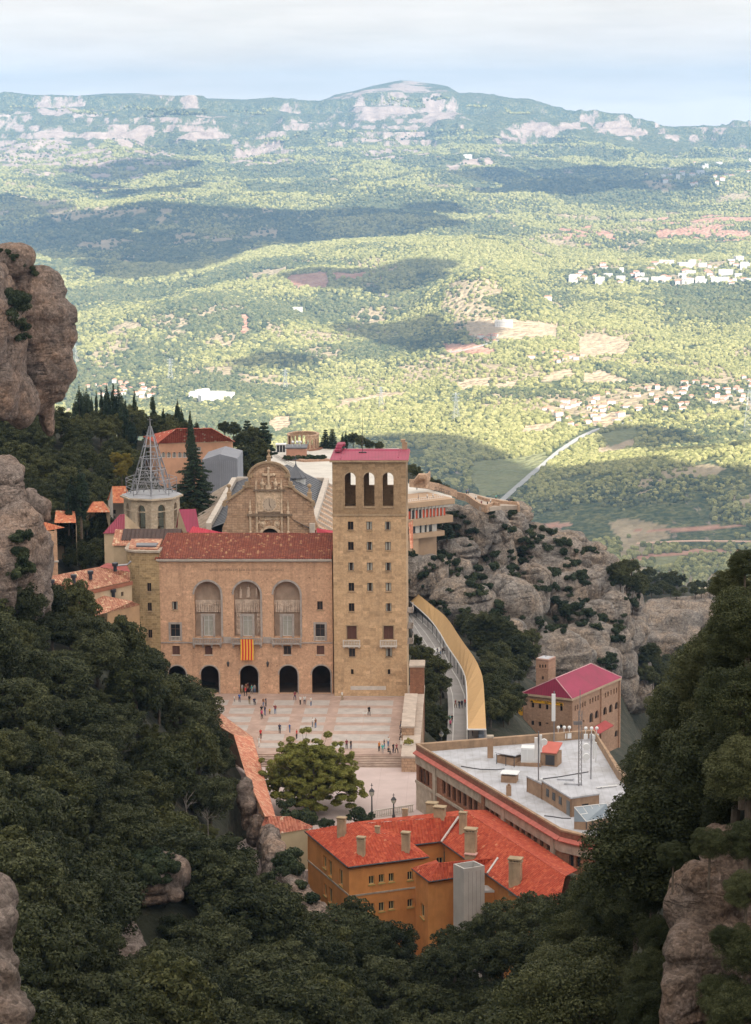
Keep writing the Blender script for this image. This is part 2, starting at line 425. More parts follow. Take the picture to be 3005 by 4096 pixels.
RIDGES = [
 ridge([(20, 665), (150, 640), (330, 617), (450, 590), (600, 560), (760, 537), (900, 528), (1050, 522), (1150, 530)], 7700, 600),
 ridge([(900, 668), (960, 640), (1010, 612), (1060, 600), (1120, 616), (1190, 655), (1230, 680)], 6500, 360),
 ridge([(-200, 520), (-60, 492), (60, 476), (130, 452), (330, 437), (480, 452), (560, 480)], 9600, 380),
 ridge([(-200, 380), (-50, 374), (60, 386), (180, 415), (300, 436), (380, 450)], 11400, 420),
 ridge([(480, 640), (620, 600), (700, 590), (840, 600), (920, 640)], 7150, 250),
 ridge([(1080, 470), (1180, 440), (1270, 420), (1400, 405), (1500, 420)], 11000, 500),
 ridge([(1180, 520), (1300, 500), (1420, 495), (1560, 478), (1700, 470), (1900, 470)], 8900, 330),
 ridge([(1080, 1110), (1180, 1075), (1300, 1050), (1440, 1020), (1560, 1005), (1700, 985), (1900, 985)], 4150, 420),
 ridge([(180, 700), (330, 668), (480, 652), (600, 668), (700, 700)], 6600, 380),
]
_sk = [(-400, 215), (-100, 205), (0, 207), (60, 209), (120, 211), (170, 211), (230, 206), (300, 205), (340, 208), (420, 216), (480, 217), (540, 219), (600, 214), (640, 218), (700, 223), (722, 216), (735, 209), (780, 200), (820, 189), (860, 181), (880, 177), (900, 178), (930, 182), (965, 186), (985, 190), (1010, 205), (1060, 209), (1100, 213), (1180, 228), (1260, 246), (1330, 257), (1372, 260), (1384, 264), (1392, 276), (1460, 286), (1510, 294), (1560, 298), (1590, 294), (1620, 286), (1652, 285), (1800, 296), (2100, 300)]
YS = 17500.0
_su, _sz = [], []
for q in dpx(*_sk):
 p = py(q, YS); _su.append(p.x / YS); _sz.append(p.z)
_su, _sz = np.array(_su), np.array(_sz)
def hval(X, Y):
 X = np.asarray(X, float); Y = np.asarray(Y, float); u = X / np.maximum(Y, 1)
 h = np.interp(np.log(np.maximum(Y, 1)), np.log(_py), _pzv)
 amp = np.interp(Y, [900, 3400, 5000, 7000, 9500, 12000, 15000, 24000], [4, 12, 26, 62, 100, 120, 100, 60])
 n = fbm(X / 1050 + 3.1, Y / 1050 + 7.7, o=5, seed=3, ridged=True) - 0.55
 n2 = fbm(X / 260, Y / 330, o=3, seed=9) - 0.5
 h = h + amp * (1.5 * n + 0.5 * n2)
 for us, zs, Yc, hw in RIDGES:
  zc = np.interp(u, us, zs); fall = np.minimum(sstep(us[0] - 0.012, us[0] + 0.012, u), 1 - sstep(us[-1] - 0.012, us[-1] + 0.012, u))
  wob = 1 + 0.5 * (vn(X / 330, Y / 330, seed=21) - 0.5)
  d = (Y - Yc) / (hw * wob)
  g = np.exp(-d * d) * fall
  base = np.interp(math.log(Yc), np.log(_py), _pzv)
  tgt = np.maximum(zc - base, 0)
  h = np.where(g * tgt > 0, np.maximum(h, h * (1 - g) + g * (zc + 0.16 * amp * 2 * (n2 + 0.25 * n))), h)
 zs = np.interp(u, _su, _sz)
 s = sstep(11800, YS, Y); s = s ** 1.35
 spur = (fbm(X / 800, Y / 1500, o=4, seed=31, ridged=True) - 0.5) * 150 * sstep(11000, 13500, Y) * (1 - sstep(14000, 16400, Y))
 spur = spur + (fbm(X / 300, Y / 800, o=4, seed=37, ridged=True) - .55) * 90 * sstep(11500, 13500, Y) * (1 - sstep(14600, 16800, Y))
 steep = np.where(zs > 250, (zs - 250), 0)
 zz = (zs - steep) * s + steep * sstep(15400, 17300, Y) + h * (1 - s)
 h = np.where(Y > 11800, zz + spur, h)
 b = fbm(X / 700, Y / 900, o=3, seed=41)
 k = sstep(11500, 13500, Y) * sstep(0.42, 0.55, b)
 st = 42.0; q = h / st + 0.6 * vn(X / 900, Y / 900, seed=5); fr = q - np.floor(q)
 h = h + k * st * (sstep(0.55, 0.8, fr) - fr) * 0.75 * (1 - sstep(15600, 17000, Y))
 back = sstep(YS, YS + 2500, Y)
 h = h * (1 - back) + (-120) * back
 return h
def vhit(q, y0=2600, y1=17600):
 d = ray(*q); tt = np.geomspace(y0, y1, 2600) / d.y
 z = CAMZ + d.z * tt; hh = hval(d.x * tt, d.y * tt); i = np.argmax(z < hh)
 if not z[i] < hh[i]: i = len(tt) - 1
 return Vector((d.x * tt[i], d.y * tt[i], float(hh[i])))
NU, NY = 440, 900
uu = np.linspace(-0.235, 0.235, NU); yy = np.concatenate([np.geomspace(1500, 18200, NY - 60), np.linspace(18250, 19300, 60)])
U, Yg = np.meshgrid(uu, yy); Xg = U * Yg; Hg = hval(Xg, Yg)
dep = Yg * CP - (Hg - CAMZ) * SP
_u, _v = Xg / dep, -(Yg * SP + (Hg - CAMZ) * CP) / dep
PXg, PYg = (CX + (_u * CR + _v * SR) * F) / 1.819, (CY + (-_u * SR + _v * CR) * F) / 1.819
jx, jy = (fbm(Xg / 160, Yg / 200, o=4, seed=55) - 0.5), (fbm(Xg / 160, Yg / 200, o=4, seed=66) - 0.5)
PJx, PJy = PXg + jx * 60, PYg + jy * 26
cov_rock = np.zeros_like(Hg); cov_soil = np.zeros_like(Hg); cov_red = np.zeros_like(Hg); cov_crop = np.zeros_like(Hg)
def band(arr, poly, thr=0.5, sx_=300., sy_=90., seed=1, val=1.0):
 m = inpoly(PJx, PJy, poly); n = fbm(Xg / sx_, Yg / sx_ + Hg / sy_, o=4, seed=seed)
 arr[m & (n > thr)] = val
gy, gx = np.gradient(Hg); slope = np.abs(gy / np.gradient(yy)[:, None])
far = sstep(10500, 12500, Yg)
rk = fbm(Xg / 230, Hg / 26, Yg / 500, o=5, seed=77)
cov_rock = np.where((far > 0.5) & (slope > 0.20) & (rk > 0.575), 1.0, 0.0)
for poly, thr in (([(-60, 320), (120, 305), (200, 330), (330, 325), (420, 350), (300, 395), (100, 385), (-60, 380)], .44), ([(500, 320), (620, 315), (640, 350), (560, 365), (500, 350)], .46),
    ([(80, 225), (180, 215), (280, 245), (200, 262), (80, 250)], .47), ([(300, 205), (410, 207), (415, 232), (300, 240)], .5), ([(715, 215), (800, 193), (900, 178), (1010, 205), (1000, 262), (850, 266), (730, 245)], .43),
    ([(1090, 288), (1180, 270), (1300, 268), (1300, 285), (1180, 296), (1095, 300)], .36), ([(1310, 262), (1385, 260), (1388, 285), (1310, 290)], .38), ([(780, 290), (930, 330), (920, 352), (800, 345)], .47), ([(150, 270), (500, 250), (560, 300), (300, 330)], .53)):
 band(cov_rock, poly, thr + .05, 130, 24, 5)
band(cov_red, [(1225, 500), (1350, 498), (1360, 535), (1230, 545)], .45, 150, 50, 6); band(cov_red, [(1440, 480), (1700, 465), (1700, 540), (1450, 530)], .5, 150, 50, 7)
band(cov_red, [(650, 605), (728, 598), (725, 632), (660, 634)], .4, 120, 50, 8); band(cov_red, [(735, 598), (852, 596), (850, 618), (740, 618)], .4, 120, 50, 9)
for poly in ([(530, 690), (545, 690), (540, 735), (528, 735)], [(1370, 1165), (1470, 1160), (1652, 1150), (1652, 1156), (1480, 1167)], [(1350, 1228), (1450, 1215), (1540, 1205), (1652, 1211), (1652, 1216), (1540, 1214), (1400, 1237)], [(980, 755), (1050, 752), (1090, 768), (1080, 780), (985, 778)], [(1145, 1155), (1250, 1145), (1260, 1155), (1150, 1170)]):
 m = inpoly(PXg + jx * 18, PYg + jy * 9, poly); cov_red[m] = 1
for poly in ([(710, 905), (760, 880), (840, 862), (895, 858), (890, 870), (800, 882), (730, 902)], [(585, 930), (600, 915), (640, 915), (645, 940), (610, 955)], [(1270, 740), (1330, 735), (1400, 750), (1370, 780), (1270, 785)], [(1030, 705), (1130, 700), (1230, 712), (1225, 740), (1120, 745), (1030, 735)],
   [(1285, 820), (1330, 810), (1390, 835), (1350, 845), (1290, 838)], [(1080, 845), (1130, 838), (1150, 850), (1100, 858)], [(1190, 830), (1260, 808), (1270, 822), (1200, 842)], [(1305, 990), (1345, 975), (1400, 965), (1395, 985), (1320, 1002)], [(1150, 935), (1230, 925), (1215, 950), (1150, 955)], [(1000, 840), (1080, 830), (1075, 850), (1010, 856)], [(1285, 930), (1350, 905), (1390, 915), (1330, 940)]):
 m = inpoly(PXg + jx * 14, PYg + jy * 7, poly); cov_soil[m] = 1
for poly in ([(1045, 1012), (1130, 1008), (1215, 990), (1170, 1040), (1110, 1085), (1050, 1100), (1035, 1050)], [(1320, 955), (1400, 935), (1405, 960), (1340, 985)], [(1440, 1225), (1500, 1220), (1480, 1245), (1430, 1250)]):
 m = inpoly(PXg + jx * 12, PYg + jy * 6, poly); cov_crop[m] = 1
scr = fbm(Xg / 130, Yg / 170, o=4, seed=88); scr2 = fbm(Xg / 620, Yg / 620, o=2, seed=89)
cov_scrub = (scr > 0.58) & (Yg < 6500) & (scr2 > 0.45) | ((scr > 0.62) & (Yg < 11000) & (scr2 > 0.5))
cov_soil = np.where(cov_scrub & (cov_crop < .5), np.maximum(cov_soil, 0.75), cov_soil)
def soft(a):
 for _ in range(2): a = (a + np.roll(a, 1, 0) + np.roll(a, -1, 0) + np.roll(a, 1, 1) + np.roll(a, -1, 1)) / 5
 return a
cov_rock = soft(cov_rock * .85)
ccol = np.stack([cov_rock, cov_soil, cov_red, cov_crop], -1).reshape(-1, 4)
idx = np.arange(NU * NY).reshape(NY, NU)
fc = np.stack([idx[:-1, :-1], idx[:-1, 1:], idx[1:, 1:], idx[1:, :-1]], -1).reshape(-1, 4)
m, t, b = new_mat('valley_ground')
at = t.add('ShaderNodeVertexColor', layer_name='cover'); sp_ = t.add('ShaderNodeSeparateColor', ins={0: at.outputs[0]}); p = geo(t)
fo = t.ramp(t.noise(p, 0.03, 6, 0.7), [(0.32, (0.06, 0.07, 0.034)), (0.5, (0.115, 0.12, 0.055)), (0.68, (0.21, 0.195, 0.095))])
fo = t.mix(t.mapr(t.noise(p, 0.11, 3, 0.6), 0.46, 0.56), fo, t.mix(0.6, fo, (0.02, 0.04, 0.018)))
rc = t.ramp(t.noise(p, 0.02, 5, 0.65), [(0.3, (0.20, 0.15, 0.125)), (0.55, (0.33, 0.26, 0.22)), (0.8, (0.44, 0.36, 0.31))])
soil = t.ramp(t.noise(p, 0.025, 5), [(0.3, (0.30, 0.235, 0.15)), (0.7, (0.44, 0.345, 0.235))])
crop = t.ramp(t.noise(p, 0.018, 3), [(0.3, (0.15, 0.16, 0.075)), (0.7, (0.21, 0.21, 0.105))])
rv_ = t.add('ShaderNodeVectorMath', operation='MULTIPLY', ins={0: p, 1: (1.0, .25, .5)}).outputs[0]; rf = t.mapr(t.math('ADD', sp_.outputs[0], t.math('MULTIPLY', t.math('SUBTRACT', t.noise(rv_, 0.016, 5, .7), .5), 2.2)), .27, .44); colr = t.mix(rf, fo, rc); colr = t.mix(sp_.outputs[1], colr, soil); colr = t.mix(sp_.outputs[2], colr, t.ramp(t.noise(p, 0.03, 4), [(0.3, (0.31, 0.16, 0.11)), (0.7, (0.44, 0.28, 0.20))]))
colr = t.mix(at.outputs['Alpha'], colr, crop)
t.put(b, 'Base Color', colr); b.inputs['Roughness'].default_value = 1.0; b.inputs['Specular IOR Level'].default_value = 0.0
bh = t.add('ShaderNodeTexVoronoi', ins={'Vector': p, 'Scale': 0.07}).outputs[0]
b_ = t.add('ShaderNodeBump', ins={'Strength': 1.0, 'Distance': 9.0, 'Height': t.math('MULTIPLY', t.math('SUBTRACT', 1.0, bh), t.math('SUBTRACT', 1.0, sp_.outputs[0], clamp=True))}); b_.invert = False
t.put(b, 'Normal', b_.outputs[0])
me = np_mesh('valley_hills', np.stack([Xg, Yg, Hg], -1).reshape(-1, 3), fc, m)
ca = me.color_attributes.new('cover', 'FLOAT_COLOR', 'POINT'); ca.data.foreach_set('color', ccol.astype(np.float32).ravel())
me.polygons.foreach_set('use_smooth', [True] * len(me.polygons))
vh = bpy.data.objects.new('valley_hills', me); COL.objects.link(vh); kind(vh, 'structure'); vh['label'] = 'wide wooded valley and hills rising to a rocky ridge'
VILL = []      # (pixel polygon, count) for settlements, also kept free of trees
VILLP = [dpx((1235, 612), (1290, 590), (1330, 585), (1420, 600), (1440, 582), (1560, 575), (1652, 572), (1700, 575), (1700, 640), (1640, 640), (1520, 625), (1400, 632), (1250, 632)),
  dpx((1195, 900), (1270, 880), (1380, 858), (1450, 850), (1560, 835), (1652, 830), (1700, 840), (1652, 880), (1500, 905), (1400, 918), (1270, 945), (1200, 925)),
  dpx((190, 850), (260, 840), (350, 850), (350, 875), (260, 885), (200, 875)), dpx((395, 868), (440, 862), (510, 868), (515, 885), (430, 892), (395, 880)),
  dpx((1030, 740), (1100, 735), (1120, 748), (1060, 755)), dpx((1165, 790), (1200, 770), (1280, 780), (1280, 800), (1170, 803))]
def forest():
 n = 500000
 u = RNG.uniform(-0.225, 0.225, n); r = RNG.random(n)
 Y = np.where(r < 0.66, np.sqrt(RNG.uniform(1700.0 ** 2, 8300.0 ** 2, n)), np.sqrt(RNG.uniform(8300.0 ** 2, 13600.0 ** 2, n))); X = u * Y
 Z = hval(X, Y)
 iu = np.clip(np.round((u - uu[0]) / (uu[1] - uu[0])).astype(int), 0, NU - 1); iy = np.clip(np.searchsorted(yy, Y), 0, NY - 1)
 c = ccol.reshape(NY, NU, 4)[iy, iu]
 keep = ((c.max(1) < 0.5) & ((c[:, 0] < .2) | (RNG.random(n) < .05))) | ((c[:, 1] > 0.5) & (c[:, 1] < 0.9) & (RNG.random(n) < 0.22)) | ((c[:, 0] > .5) & (RNG.random(n) < .12))
 d = Y * CP - (Z - CAMZ) * SP; U_, V_ = X / d, -(Y * SP + (Z - CAMZ) * CP) / d
 px, py_ = CX + (U_ * CR + V_ * SR) * F, CY + (-U_ * SR + V_ * CR) * F
 keep &= (Y < 11500) | (py_ > np.interp(px, [q[0] * 1.819 for q in _sk], [q[1] * 1.819 for q in _sk]) + 45)
 for poly in VILLP: keep &= ~(inpoly(px, py_, poly) & (RNG.random(n) < 0.8))
 for poly, wd in ROADPX:
  for (x0, y0), (x1, y1) in zip(poly[:-1], poly[1:]):
   tt = np.clip(((px - x0) * (x1 - x0) + (py_ - y0) * (y1 - y0)) / ((x1 - x0) ** 2 + (y1 - y0) ** 2), 0, 1)
   keep &= ((px - x0 - tt * (x1 - x0)) ** 2 + (py_ - y0 - tt * (y1 - y0)) ** 2) > wd ** 2
 clear = fbm(X / 70, Y / 100, o=3, seed=12) * .6 + fbm(X / 420, Y / 520, o=3, seed=14) * .4; keep &= clear > 0.36 + RNG.normal(0, .03, n)
 X, Y, Z = X[keep], Y[keep], Z[keep]; n = len(X); which = fbm(X / 350, Y / 350, o=3, seed=23) + RNG.normal(0, .06, n)
 S = np.clip(RNG.normal(1, .24, n), .5, 1.7) * (.7 + .7 * fbm(X / 260, Y / 330, o=2, seed=77)) * np.interp(Y, [3000, 8000, 13500], [3.9, 4.6, 5.6])
 for nm, sel, cols, hz, kk in (('pine_forest', which > 0.45, ((0.115, 0.12, 0.042), (0.21, 0.205, 0.078), (0.30, 0.28, 0.12)), 0.95, 1), ('oak_forest', which <= 0.45, ((0.045, 0.058, 0.028), (0.092, 0.10, 0.044), (0.155, 0.15, 0.068)), 0.85, 2)):
  me = bpy.data.meshes.new(nm + '_points'); P = np.stack([X[sel], Y[sel], Z[sel] + S[sel] * 0.55], 1).astype(np.float32)
  me.vertices.add(len(P)); me.vertices.foreach_set('co', P.ravel())
  a = me.attributes.new('size', 'FLOAT', 'POINT'); a.data.foreach_set('value', S[sel].astype(np.float32))
  m, t, b = new_mat(nm + '_leaves'); oi = t.add('ShaderNodeObjectInfo'); p = geo(t)
  colr = t.ramp(t.math('ADD', t.math('MULTIPLY', oi.outputs['Random'], 0.7), t.math('MULTIPLY', t.noise(p, 0.004, 3), 0.3)), [(0.1, cols[0]), (0.5, cols[1]), (0.95, cols[2])])
  f = t.mapr(t.noise(p, 0.6, 2), 0.3, 0.7, 0.7, 1.3)
  t.put(b, 'Base Color', t.mix(1.0, colr, t.add('ShaderNodeCombineColor', ins={0: f, 1: f, 2: f}).outputs[0], 'MULTIPLY')); b.inputs['Roughness'].default_value = 1.0; b.inputs['Specular IOR Level'].default_value = 0.0
  g = bpy.data.node_groups.new(nm + '_scatter', 'GeometryNodeTree')
  g.interface.new_socket('Geometry', in_out='INPUT', socket_type='NodeSocketGeometry'); g.interface.new_socket('Geometry', in_out='OUTPUT', socket_type='NodeSocketGeometry')
  T = NT(g); gi = T.add('NodeGroupInput'); go = T.add('NodeGroupOutput')
  ic = T.add('GeometryNodeMeshIcoSphere', ins={'Radius': 1.0, 'Subdivisions': 2})
  nz = T.add('ShaderNodeTexNoise', ins={'Scale': 1.7 + 0.4 * kk, 'Detail': 2.0})
  off = T.add('ShaderNodeVectorMath', operation='SCALE', ins={0: T.add('ShaderNodeVectorMath', operation='SUBTRACT', ins={0: nz.outputs[1], 1: (.5, .5, .5)}).outputs[0], 3: 1.5})
  spn = T.add('GeometryNodeSetPosition', ins={'Geometry': ic.outputs[0], 'Offset': off.outputs[0]})
  tr = T.add('GeometryNodeTransform', ins={'Geometry': spn.outputs[0], 'Scale': (1.0, 1.0, hz)})
  sm = T.add('GeometryNodeSetMaterial', ins={'Geometry': tr.outputs[0], 'Material': m})
  mp = T.add('GeometryNodeMeshToPoints', ins={'Mesh': gi.outputs[0]})
  na = T.add('GeometryNodeInputNamedAttribute', data_type='FLOAT'); na.inputs['Name'].default_value = 'size'
  rv = T.add('FunctionNodeRandomValue', data_type='FLOAT_VECTOR'); rv.inputs[0].default_value = (-.15, -.15, 0); rv.inputs[1].default_value = (.15, .15, 6.28)
  ip = T.add('GeometryNodeInstanceOnPoints', ins={'Points': mp.outputs[0], 'Instance': sm.outputs[0], 'Rotation': rv.outputs[0], 'Scale': na.outputs[0]})
  T.l.new(ip.outputs[0], go.inputs[0])
  o = bpy.data.objects.new(nm, me); COL.objects.link(o); md = o.modifiers.new('scatter', 'NODES'); md.node_group = g; kind(o, 'stuff'); o['label'] = 'far woods of ' + ('light green pines' if kk == 1 else 'dark green oaks') + ' over the valley hills'
ROADPX = [(dpx((1105, 1102), (1150, 1062), (1192, 1025), (1230, 992), (1275, 962), (1310, 946)), 16), (dpx((1310, 946), (1365, 935), (1395, 925)), 6), (dpx((985, 776), (1035, 768), (1075, 756), (1100, 748)), 5), (dpx((1400, 1196), (1520, 1190), (1652, 1192)), 6), (dpx((1240, 1125), (1340, 1118), (1500, 1170), (1652, 1160)), 4)]
def valley_road(name, px, wd, mat, n=60):
 pts = [Vector((x, y, 0)) for x, y in px]; L = [0]
 for a, b in zip(pts[:-1], pts[1:]): L.append(L[-1] + (b - a).length)
 W3 = []
 for k in range(n):
  q = L[-1] * k / (n - 1); i = max(j for j in range(len(L) - 1) if L[j] <= q + 1e-6); f = (q - L[i]) / (L[i + 1] - L[i]); p = pts[i].lerp(pts[i + 1], f); W3.append(vhit((p.x, p.y)))
 for _ in range(4): W3 = [W3[0]] + [(W3[i - 1] + W3[i] * 2 + W3[i + 1]) / 4 for i in range(1, n - 1)] + [W3[-1]]
 mb = MB()
 for i in range(n - 1):
  a, b = W3[i], W3[i + 1]; d = (b - a); nn = Vector((d.y, -d.x, 0)).normalized() * wd / 2
  za = max(hval(*((a + s * nn).xy)) for s in (-1, 0, 1)) + 0.5; zb = max(hval(*((b + s * nn).xy)) for s in (-1, 0, 1)) + 0.5
  q = [Vector((*(a - nn).xy, za)), Vector((*(a + nn).xy, za)), Vector((*(b + nn).xy, zb)), Vector((*(b - nn).xy, zb))]
  mb.hexa([v - UP * 3 for v in q], q)
 o = mb.build(name, mat); kind(o, 'structure'); return o
asph = plain('pale_asphalt', (0.30, 0.295, 0.285), 0.9, 0.1, 0.05)
o = valley_road('highway', ROADPX[0][0], 11, asph); o['label'] = 'straight pale highway crossing the valley floor'
valley_road('valley_road', ROADPX[1][0], 12, asph, 30); valley_road('valley_road', ROADPX[2][0], 8, asph, 30); valley_road('dirt_track', ROADPX[3][0], 8, plain('track_soil', (0.55, 0.36, 0.26), 0.95), 40)
forest()
wwh = plain('white_render', (0.66, 0.63, 0.59), 0.9, 0.08, 0.3); wcr = plain('cream_render', (0.46, 0.385, 0.30), 0.9, 0.08, 0.3); vrf = plain('village_tiles', (0.42, 0.19, 0.12), 0.9, 0.25, 0.3); dgl = plain('dark_glass', (0.03, 0.035, 0.04), 0.25, 0.1)
def house_mesh(wx, wy, hz, flat, wm):
 mb = MB(); mb.box(-wx / 2, -wy / 2, -4, wx / 2, wy / 2, hz, 0)
 if flat: mb.box(-wx / 2 - .3, -wy / 2 - .3, hz, wx / 2 + .3, wy / 2 + .3, hz + .8, 0)
 else:
  e = .5; r = hz + wy * .22; A = [(-wx / 2 - e, -wy / 2 - e, hz), (wx / 2 + e, -wy / 2 - e, hz), (wx / 2 + e, wy / 2 + e, hz), (-wx / 2 - e, wy / 2 + e, hz)]; R = [(-wx / 2 + wy * .3, 0, r), (wx / 2 - wy * .3, 0, r)]
  mb.face([A[0], A[1], R[1], R[0]], 1); mb.face([A[2], A[3], R[0], R[1]], 1); mb.face([A[1], A[2], R[1]], 1); mb.face([A[3], A[0], R[0]], 1)
 k = max(2, int(wx / 3.2))
 for i in range(k):
  for fl in range(max(1, int(hz / 3))):
   x = -wx / 2 + (i + .5) * wx / k; z = 1 + fl * 3; mb.box(x - .5, -wy / 2 - .06, z, x + .5, -wy / 2 - .01, z + 1.3, 2)
 o = mb.build('house', None, None, mats=[wm, vrf, dgl]); me = o.data; bpy.data.objects.remove(o); return me
HM = [house_mesh(13, 9, 6, False, wwh), house_mesh(10, 8, 4, False, wcr), house_mesh(16, 9, 7, False, wwh), house_mesh(20, 11, 9, True, wwh), house_mesh(34, 13, 11, True, wwh), house_mesh(11, 9, 6, False, wcr)]
def village(poly, n, label, group, mesh_ids, sc=(0.9, 1.2), cat='house'):
 xs = [p[0] for p in poly]; ys = [p[1] for p in poly]; k = 0; tries = 0; used = []
 while k < n and tries < n * 30:
  tries += 1; q = (random.uniform(min(xs), max(xs)), random.uniform(min(ys), max(ys)))
  if not inpoly(np.array([q[0]]), np.array([q[1]]), poly)[0]: continue
  h = vhit(q)
  if any((h - v).length < 13 for v in used): continue
  used.append(h); o = bpy.data.objects.new('village_house', HM[random.choice(mesh_ids)]); COL.objects.link(o); s = random.uniform(*sc)
  o.location = (h.x, h.y, h.z); o.rotation_euler = (0, 0, random.choice([0.2, -0.3, 0.5, 1.5, -0.1, 1.2]) + random.uniform(-.15, .15)); o.scale = (s, s, s); tag(o, label, cat, group); k += 1
village(VILLP[0], 75, 'white building of the hillside town at the right edge', 'buildings of the white town on the far slope', [2, 3, 2, 4, 0, 3], (1.05, 1.55))
village(VILLP[1], 90, 'small pale house of the suburb beside the highway', 'houses of the suburb beside the highway', [0, 1, 2, 5, 0, 2], (.9, 1.15))
village(VILLP[2], 26, 'tiny white house in the hamlet behind the tall cypresses', 'houses behind the cypresses', [0, 1, 5, 2], (.8, 1.1))
village(VILLP[3], 7, 'low white shed in the valley right of the cypresses', 'white sheds in the valley', [4, 3], (.9, 1.2), 'shed')
village(VILLP[4], 10, 'small house in the hamlet under the cloud shadow by red fields', 'hamlet by the red fields', [0, 1, 5], (.9, 1.1))
village(VILLP[5], 16, 'small house scattered in trees above the suburb', 'scattered houses above the suburb', [0, 1, 2, 5], (.9, 1.1))
village(dpx((1400, 355), (1652, 345), (1652, 400), (1500, 420), (1420, 400)), 24, 'far white villa on the wooded slope at the upper right', 'far villas on the upper slope', [0, 2, 3], (1.2, 1.7), 'villa')
for q, ids, lb in (((1028, 347), 4, 'lone white country house on the far wooded slope'), ((965, 349), 0, 'small far house left of the lone white country house'), ((655, 686), 3, 'white farmhouse among trees on the middle hills'), ((1108, 718), 4, 'long pale warehouse beside the ploughed field'), ((1205, 659), 2, 'pair-roofed farmhouse below the hillside town'), ((470, 880), 4, 'long white industrial hall with flat roof beyond the cypresses')):
 h = vhit(dpx(q)[0]); o = bpy.data.objects.new('farmhouse', HM[ids]); COL.objects.link(o); o.location = h; o.scale = (1.3, 1.3, 1.3); tag(o, lb, 'house')
def watch_tower():
 h = vhit(dpx((1059, 599))[0]); tw = thing('ruined_tower', 'lone stone watchtower on a wooded hilltop', 'tower', h)
 mb = MB(); mb.lathe(h - UP * 3, [(5, 0), (4.4, 15), (4.6, 15), (4.6, 17), (3.4, 17), (3.4, 15.5)], 10); mb.build('tower_shaft', plain('ruin_stone', (.42, .27, .19)), tw)
watch_tower()
stl = plain('galvanised_steel', (0.50, 0.52, 0.53), 0.45, 0.06, 1.0, metal=0.6)
def pylon(q, hpx, lb):
 h = vhit(q); H = hpx * 1.819 / scale_at(h.y, h.z); r = thing('power_pylon', lb, 'pylon', h, random.uniform(-.3, .3), 'pylons across the valley')
 b0, b1 = H * .11, H * .018; mb = MB(); lv = [i / 9 for i in range(10)]
 def c(i, f): sgn = ((-1, -1), (1, -1), (1, 1), (-1, 1))[i]; w_ = b0 + (b1 - b0) * min(1, f * 1.15); return Vector((sgn[0] * w_, sgn[1] * w_, H * f))
 for i in range(4):
  mb.tube([c(i, 0), c(i, 1)], .30, 4)
  for a, b2 in zip(lv[:-1], lv[1:]): mb.tube([c(i, a), c((i + 1) % 4, b2)], .16, 3); mb.tube([c((i + 1) % 4, a), c(i, b2)], .16, 3)
 mb2 = MB()
 for f in (.70, .82, .94):
  mb2.tube([(-H * .15, 0, H * f), (H * .15, 0, H * f)], .28, 4); mb2.tube([(-H * .15, 0, H * f), (0, 0, H * (f + .05))], .16, 3); mb2.tube([(H * .15, 0, H * f), (0, 0, H * (f + .05))], .16, 3)
 o = mb.build('lattice_mast', stl, r, origin=(0, 0, 0)); o.location = (0, 0, 0); o2 = mb2.build('cross_arm', stl, r, origin=(0, 0, 0)); o2.location = (0, 0, 0)
for q, hp, lb in (((375, 838), 50, 'grey lattice pylon above the hamlet behind the cypresses'), ((628, 858), 46, 'grey lattice pylon over the woods left of the pale field'), ((838, 896), 46, 'grey lattice pylon in front of the long pale field'), ((1003, 925), 62, 'tall grey lattice pylon on scrub left of the suburb'), ((1646, 960), 105, 'grey lattice pylon cut by the right edge of the picture'), ((164, 800), 62, 'grey lattice pylon beside the huge left boulder')):
 pylon(dpx(q)[0], hp, lb)
def cloud_mat():
 m = bpy.data.materials.new('cloud_vapour'); m.use_nodes = True; t = NT(m.node_tree); t.n.remove(t.n['Principled BSDF']); out = t.n['Material Output']
 d = t.add('ShaderNodeBsdfDiffuse', ins={0: (.9, .9, .9, 1)}); tl = t.add('ShaderNodeBsdfTranslucent', ins={0: (.9, .9, .9, 1)}); tp = t.add('ShaderNodeBsdfTransparent')
 a = t.add('ShaderNodeMixShader', ins={0: 0.45, 1: d.outputs[0], 2: tl.outputs[0]}); b = t.add('ShaderNodeMixShader', ins={0: 0.86, 1: tp.outputs[0], 2: a.outputs[0]}); t.l.new(b.outputs[0], out.inputs[0]); return m
cmat = cloud_mat(); CZ = 1750.0
_s = bmesh.new(); bmesh.ops.create_icosphere(_s, subdivisions=2, radius=1.0); ICO_V = np.array([v.co[:] for v in _s.verts]); ICO_F = np.array([[v.index for v in f.verts] for f in _s.faces]); _s.free()
def cloud(label, pts, rad, flat=0.35):
 vs, fs, k = [], [], 0
 for i, p in enumerate(pts):
  tt = (CZ - p.z) / SUND.z; c = p + SUND * tt; r = rad * random.uniform(.75, 1.25) if not isinstance(rad, list) else rad[i]
  n = vn(ICO_V[:, 0] * 1.6 + i * 3.7, ICO_V[:, 1] * 1.6, ICO_V[:, 2] * 1.6, 4) * .5 + .75
  vs.append(ICO_V * np.array([r, r, r * flat]) * n[:, None] + np.array([c.x, c.y, CZ + 60 + random.uniform(0, 60)])); fs.append(ICO_F + k); k += len(ICO_V)
 me = np_mesh('cloud', np.concatenate(vs), np.concatenate(fs), cmat); me.polygons.foreach_set('use_smooth', [True] * len(me.polygons))
 o = bpy.data.objects.new('cloud', me); COL.objects.link(o); kind(o, 'stuff'); o['label'] = label
def poly_pts(poly, n):
 out = []; xs = [p[0] for p in poly]; ys = [p[1] for p in poly]; tr = 0
 while len(out) < n and tr < 4000:
  tr += 1; q = (random.uniform(min(xs), max(xs)), random.uniform(min(ys), max(ys)))
  if inpoly(np.array([q[0]]), np.array([q[1]]), poly)[0]: out.append(vhit(q, 1500))
 return out
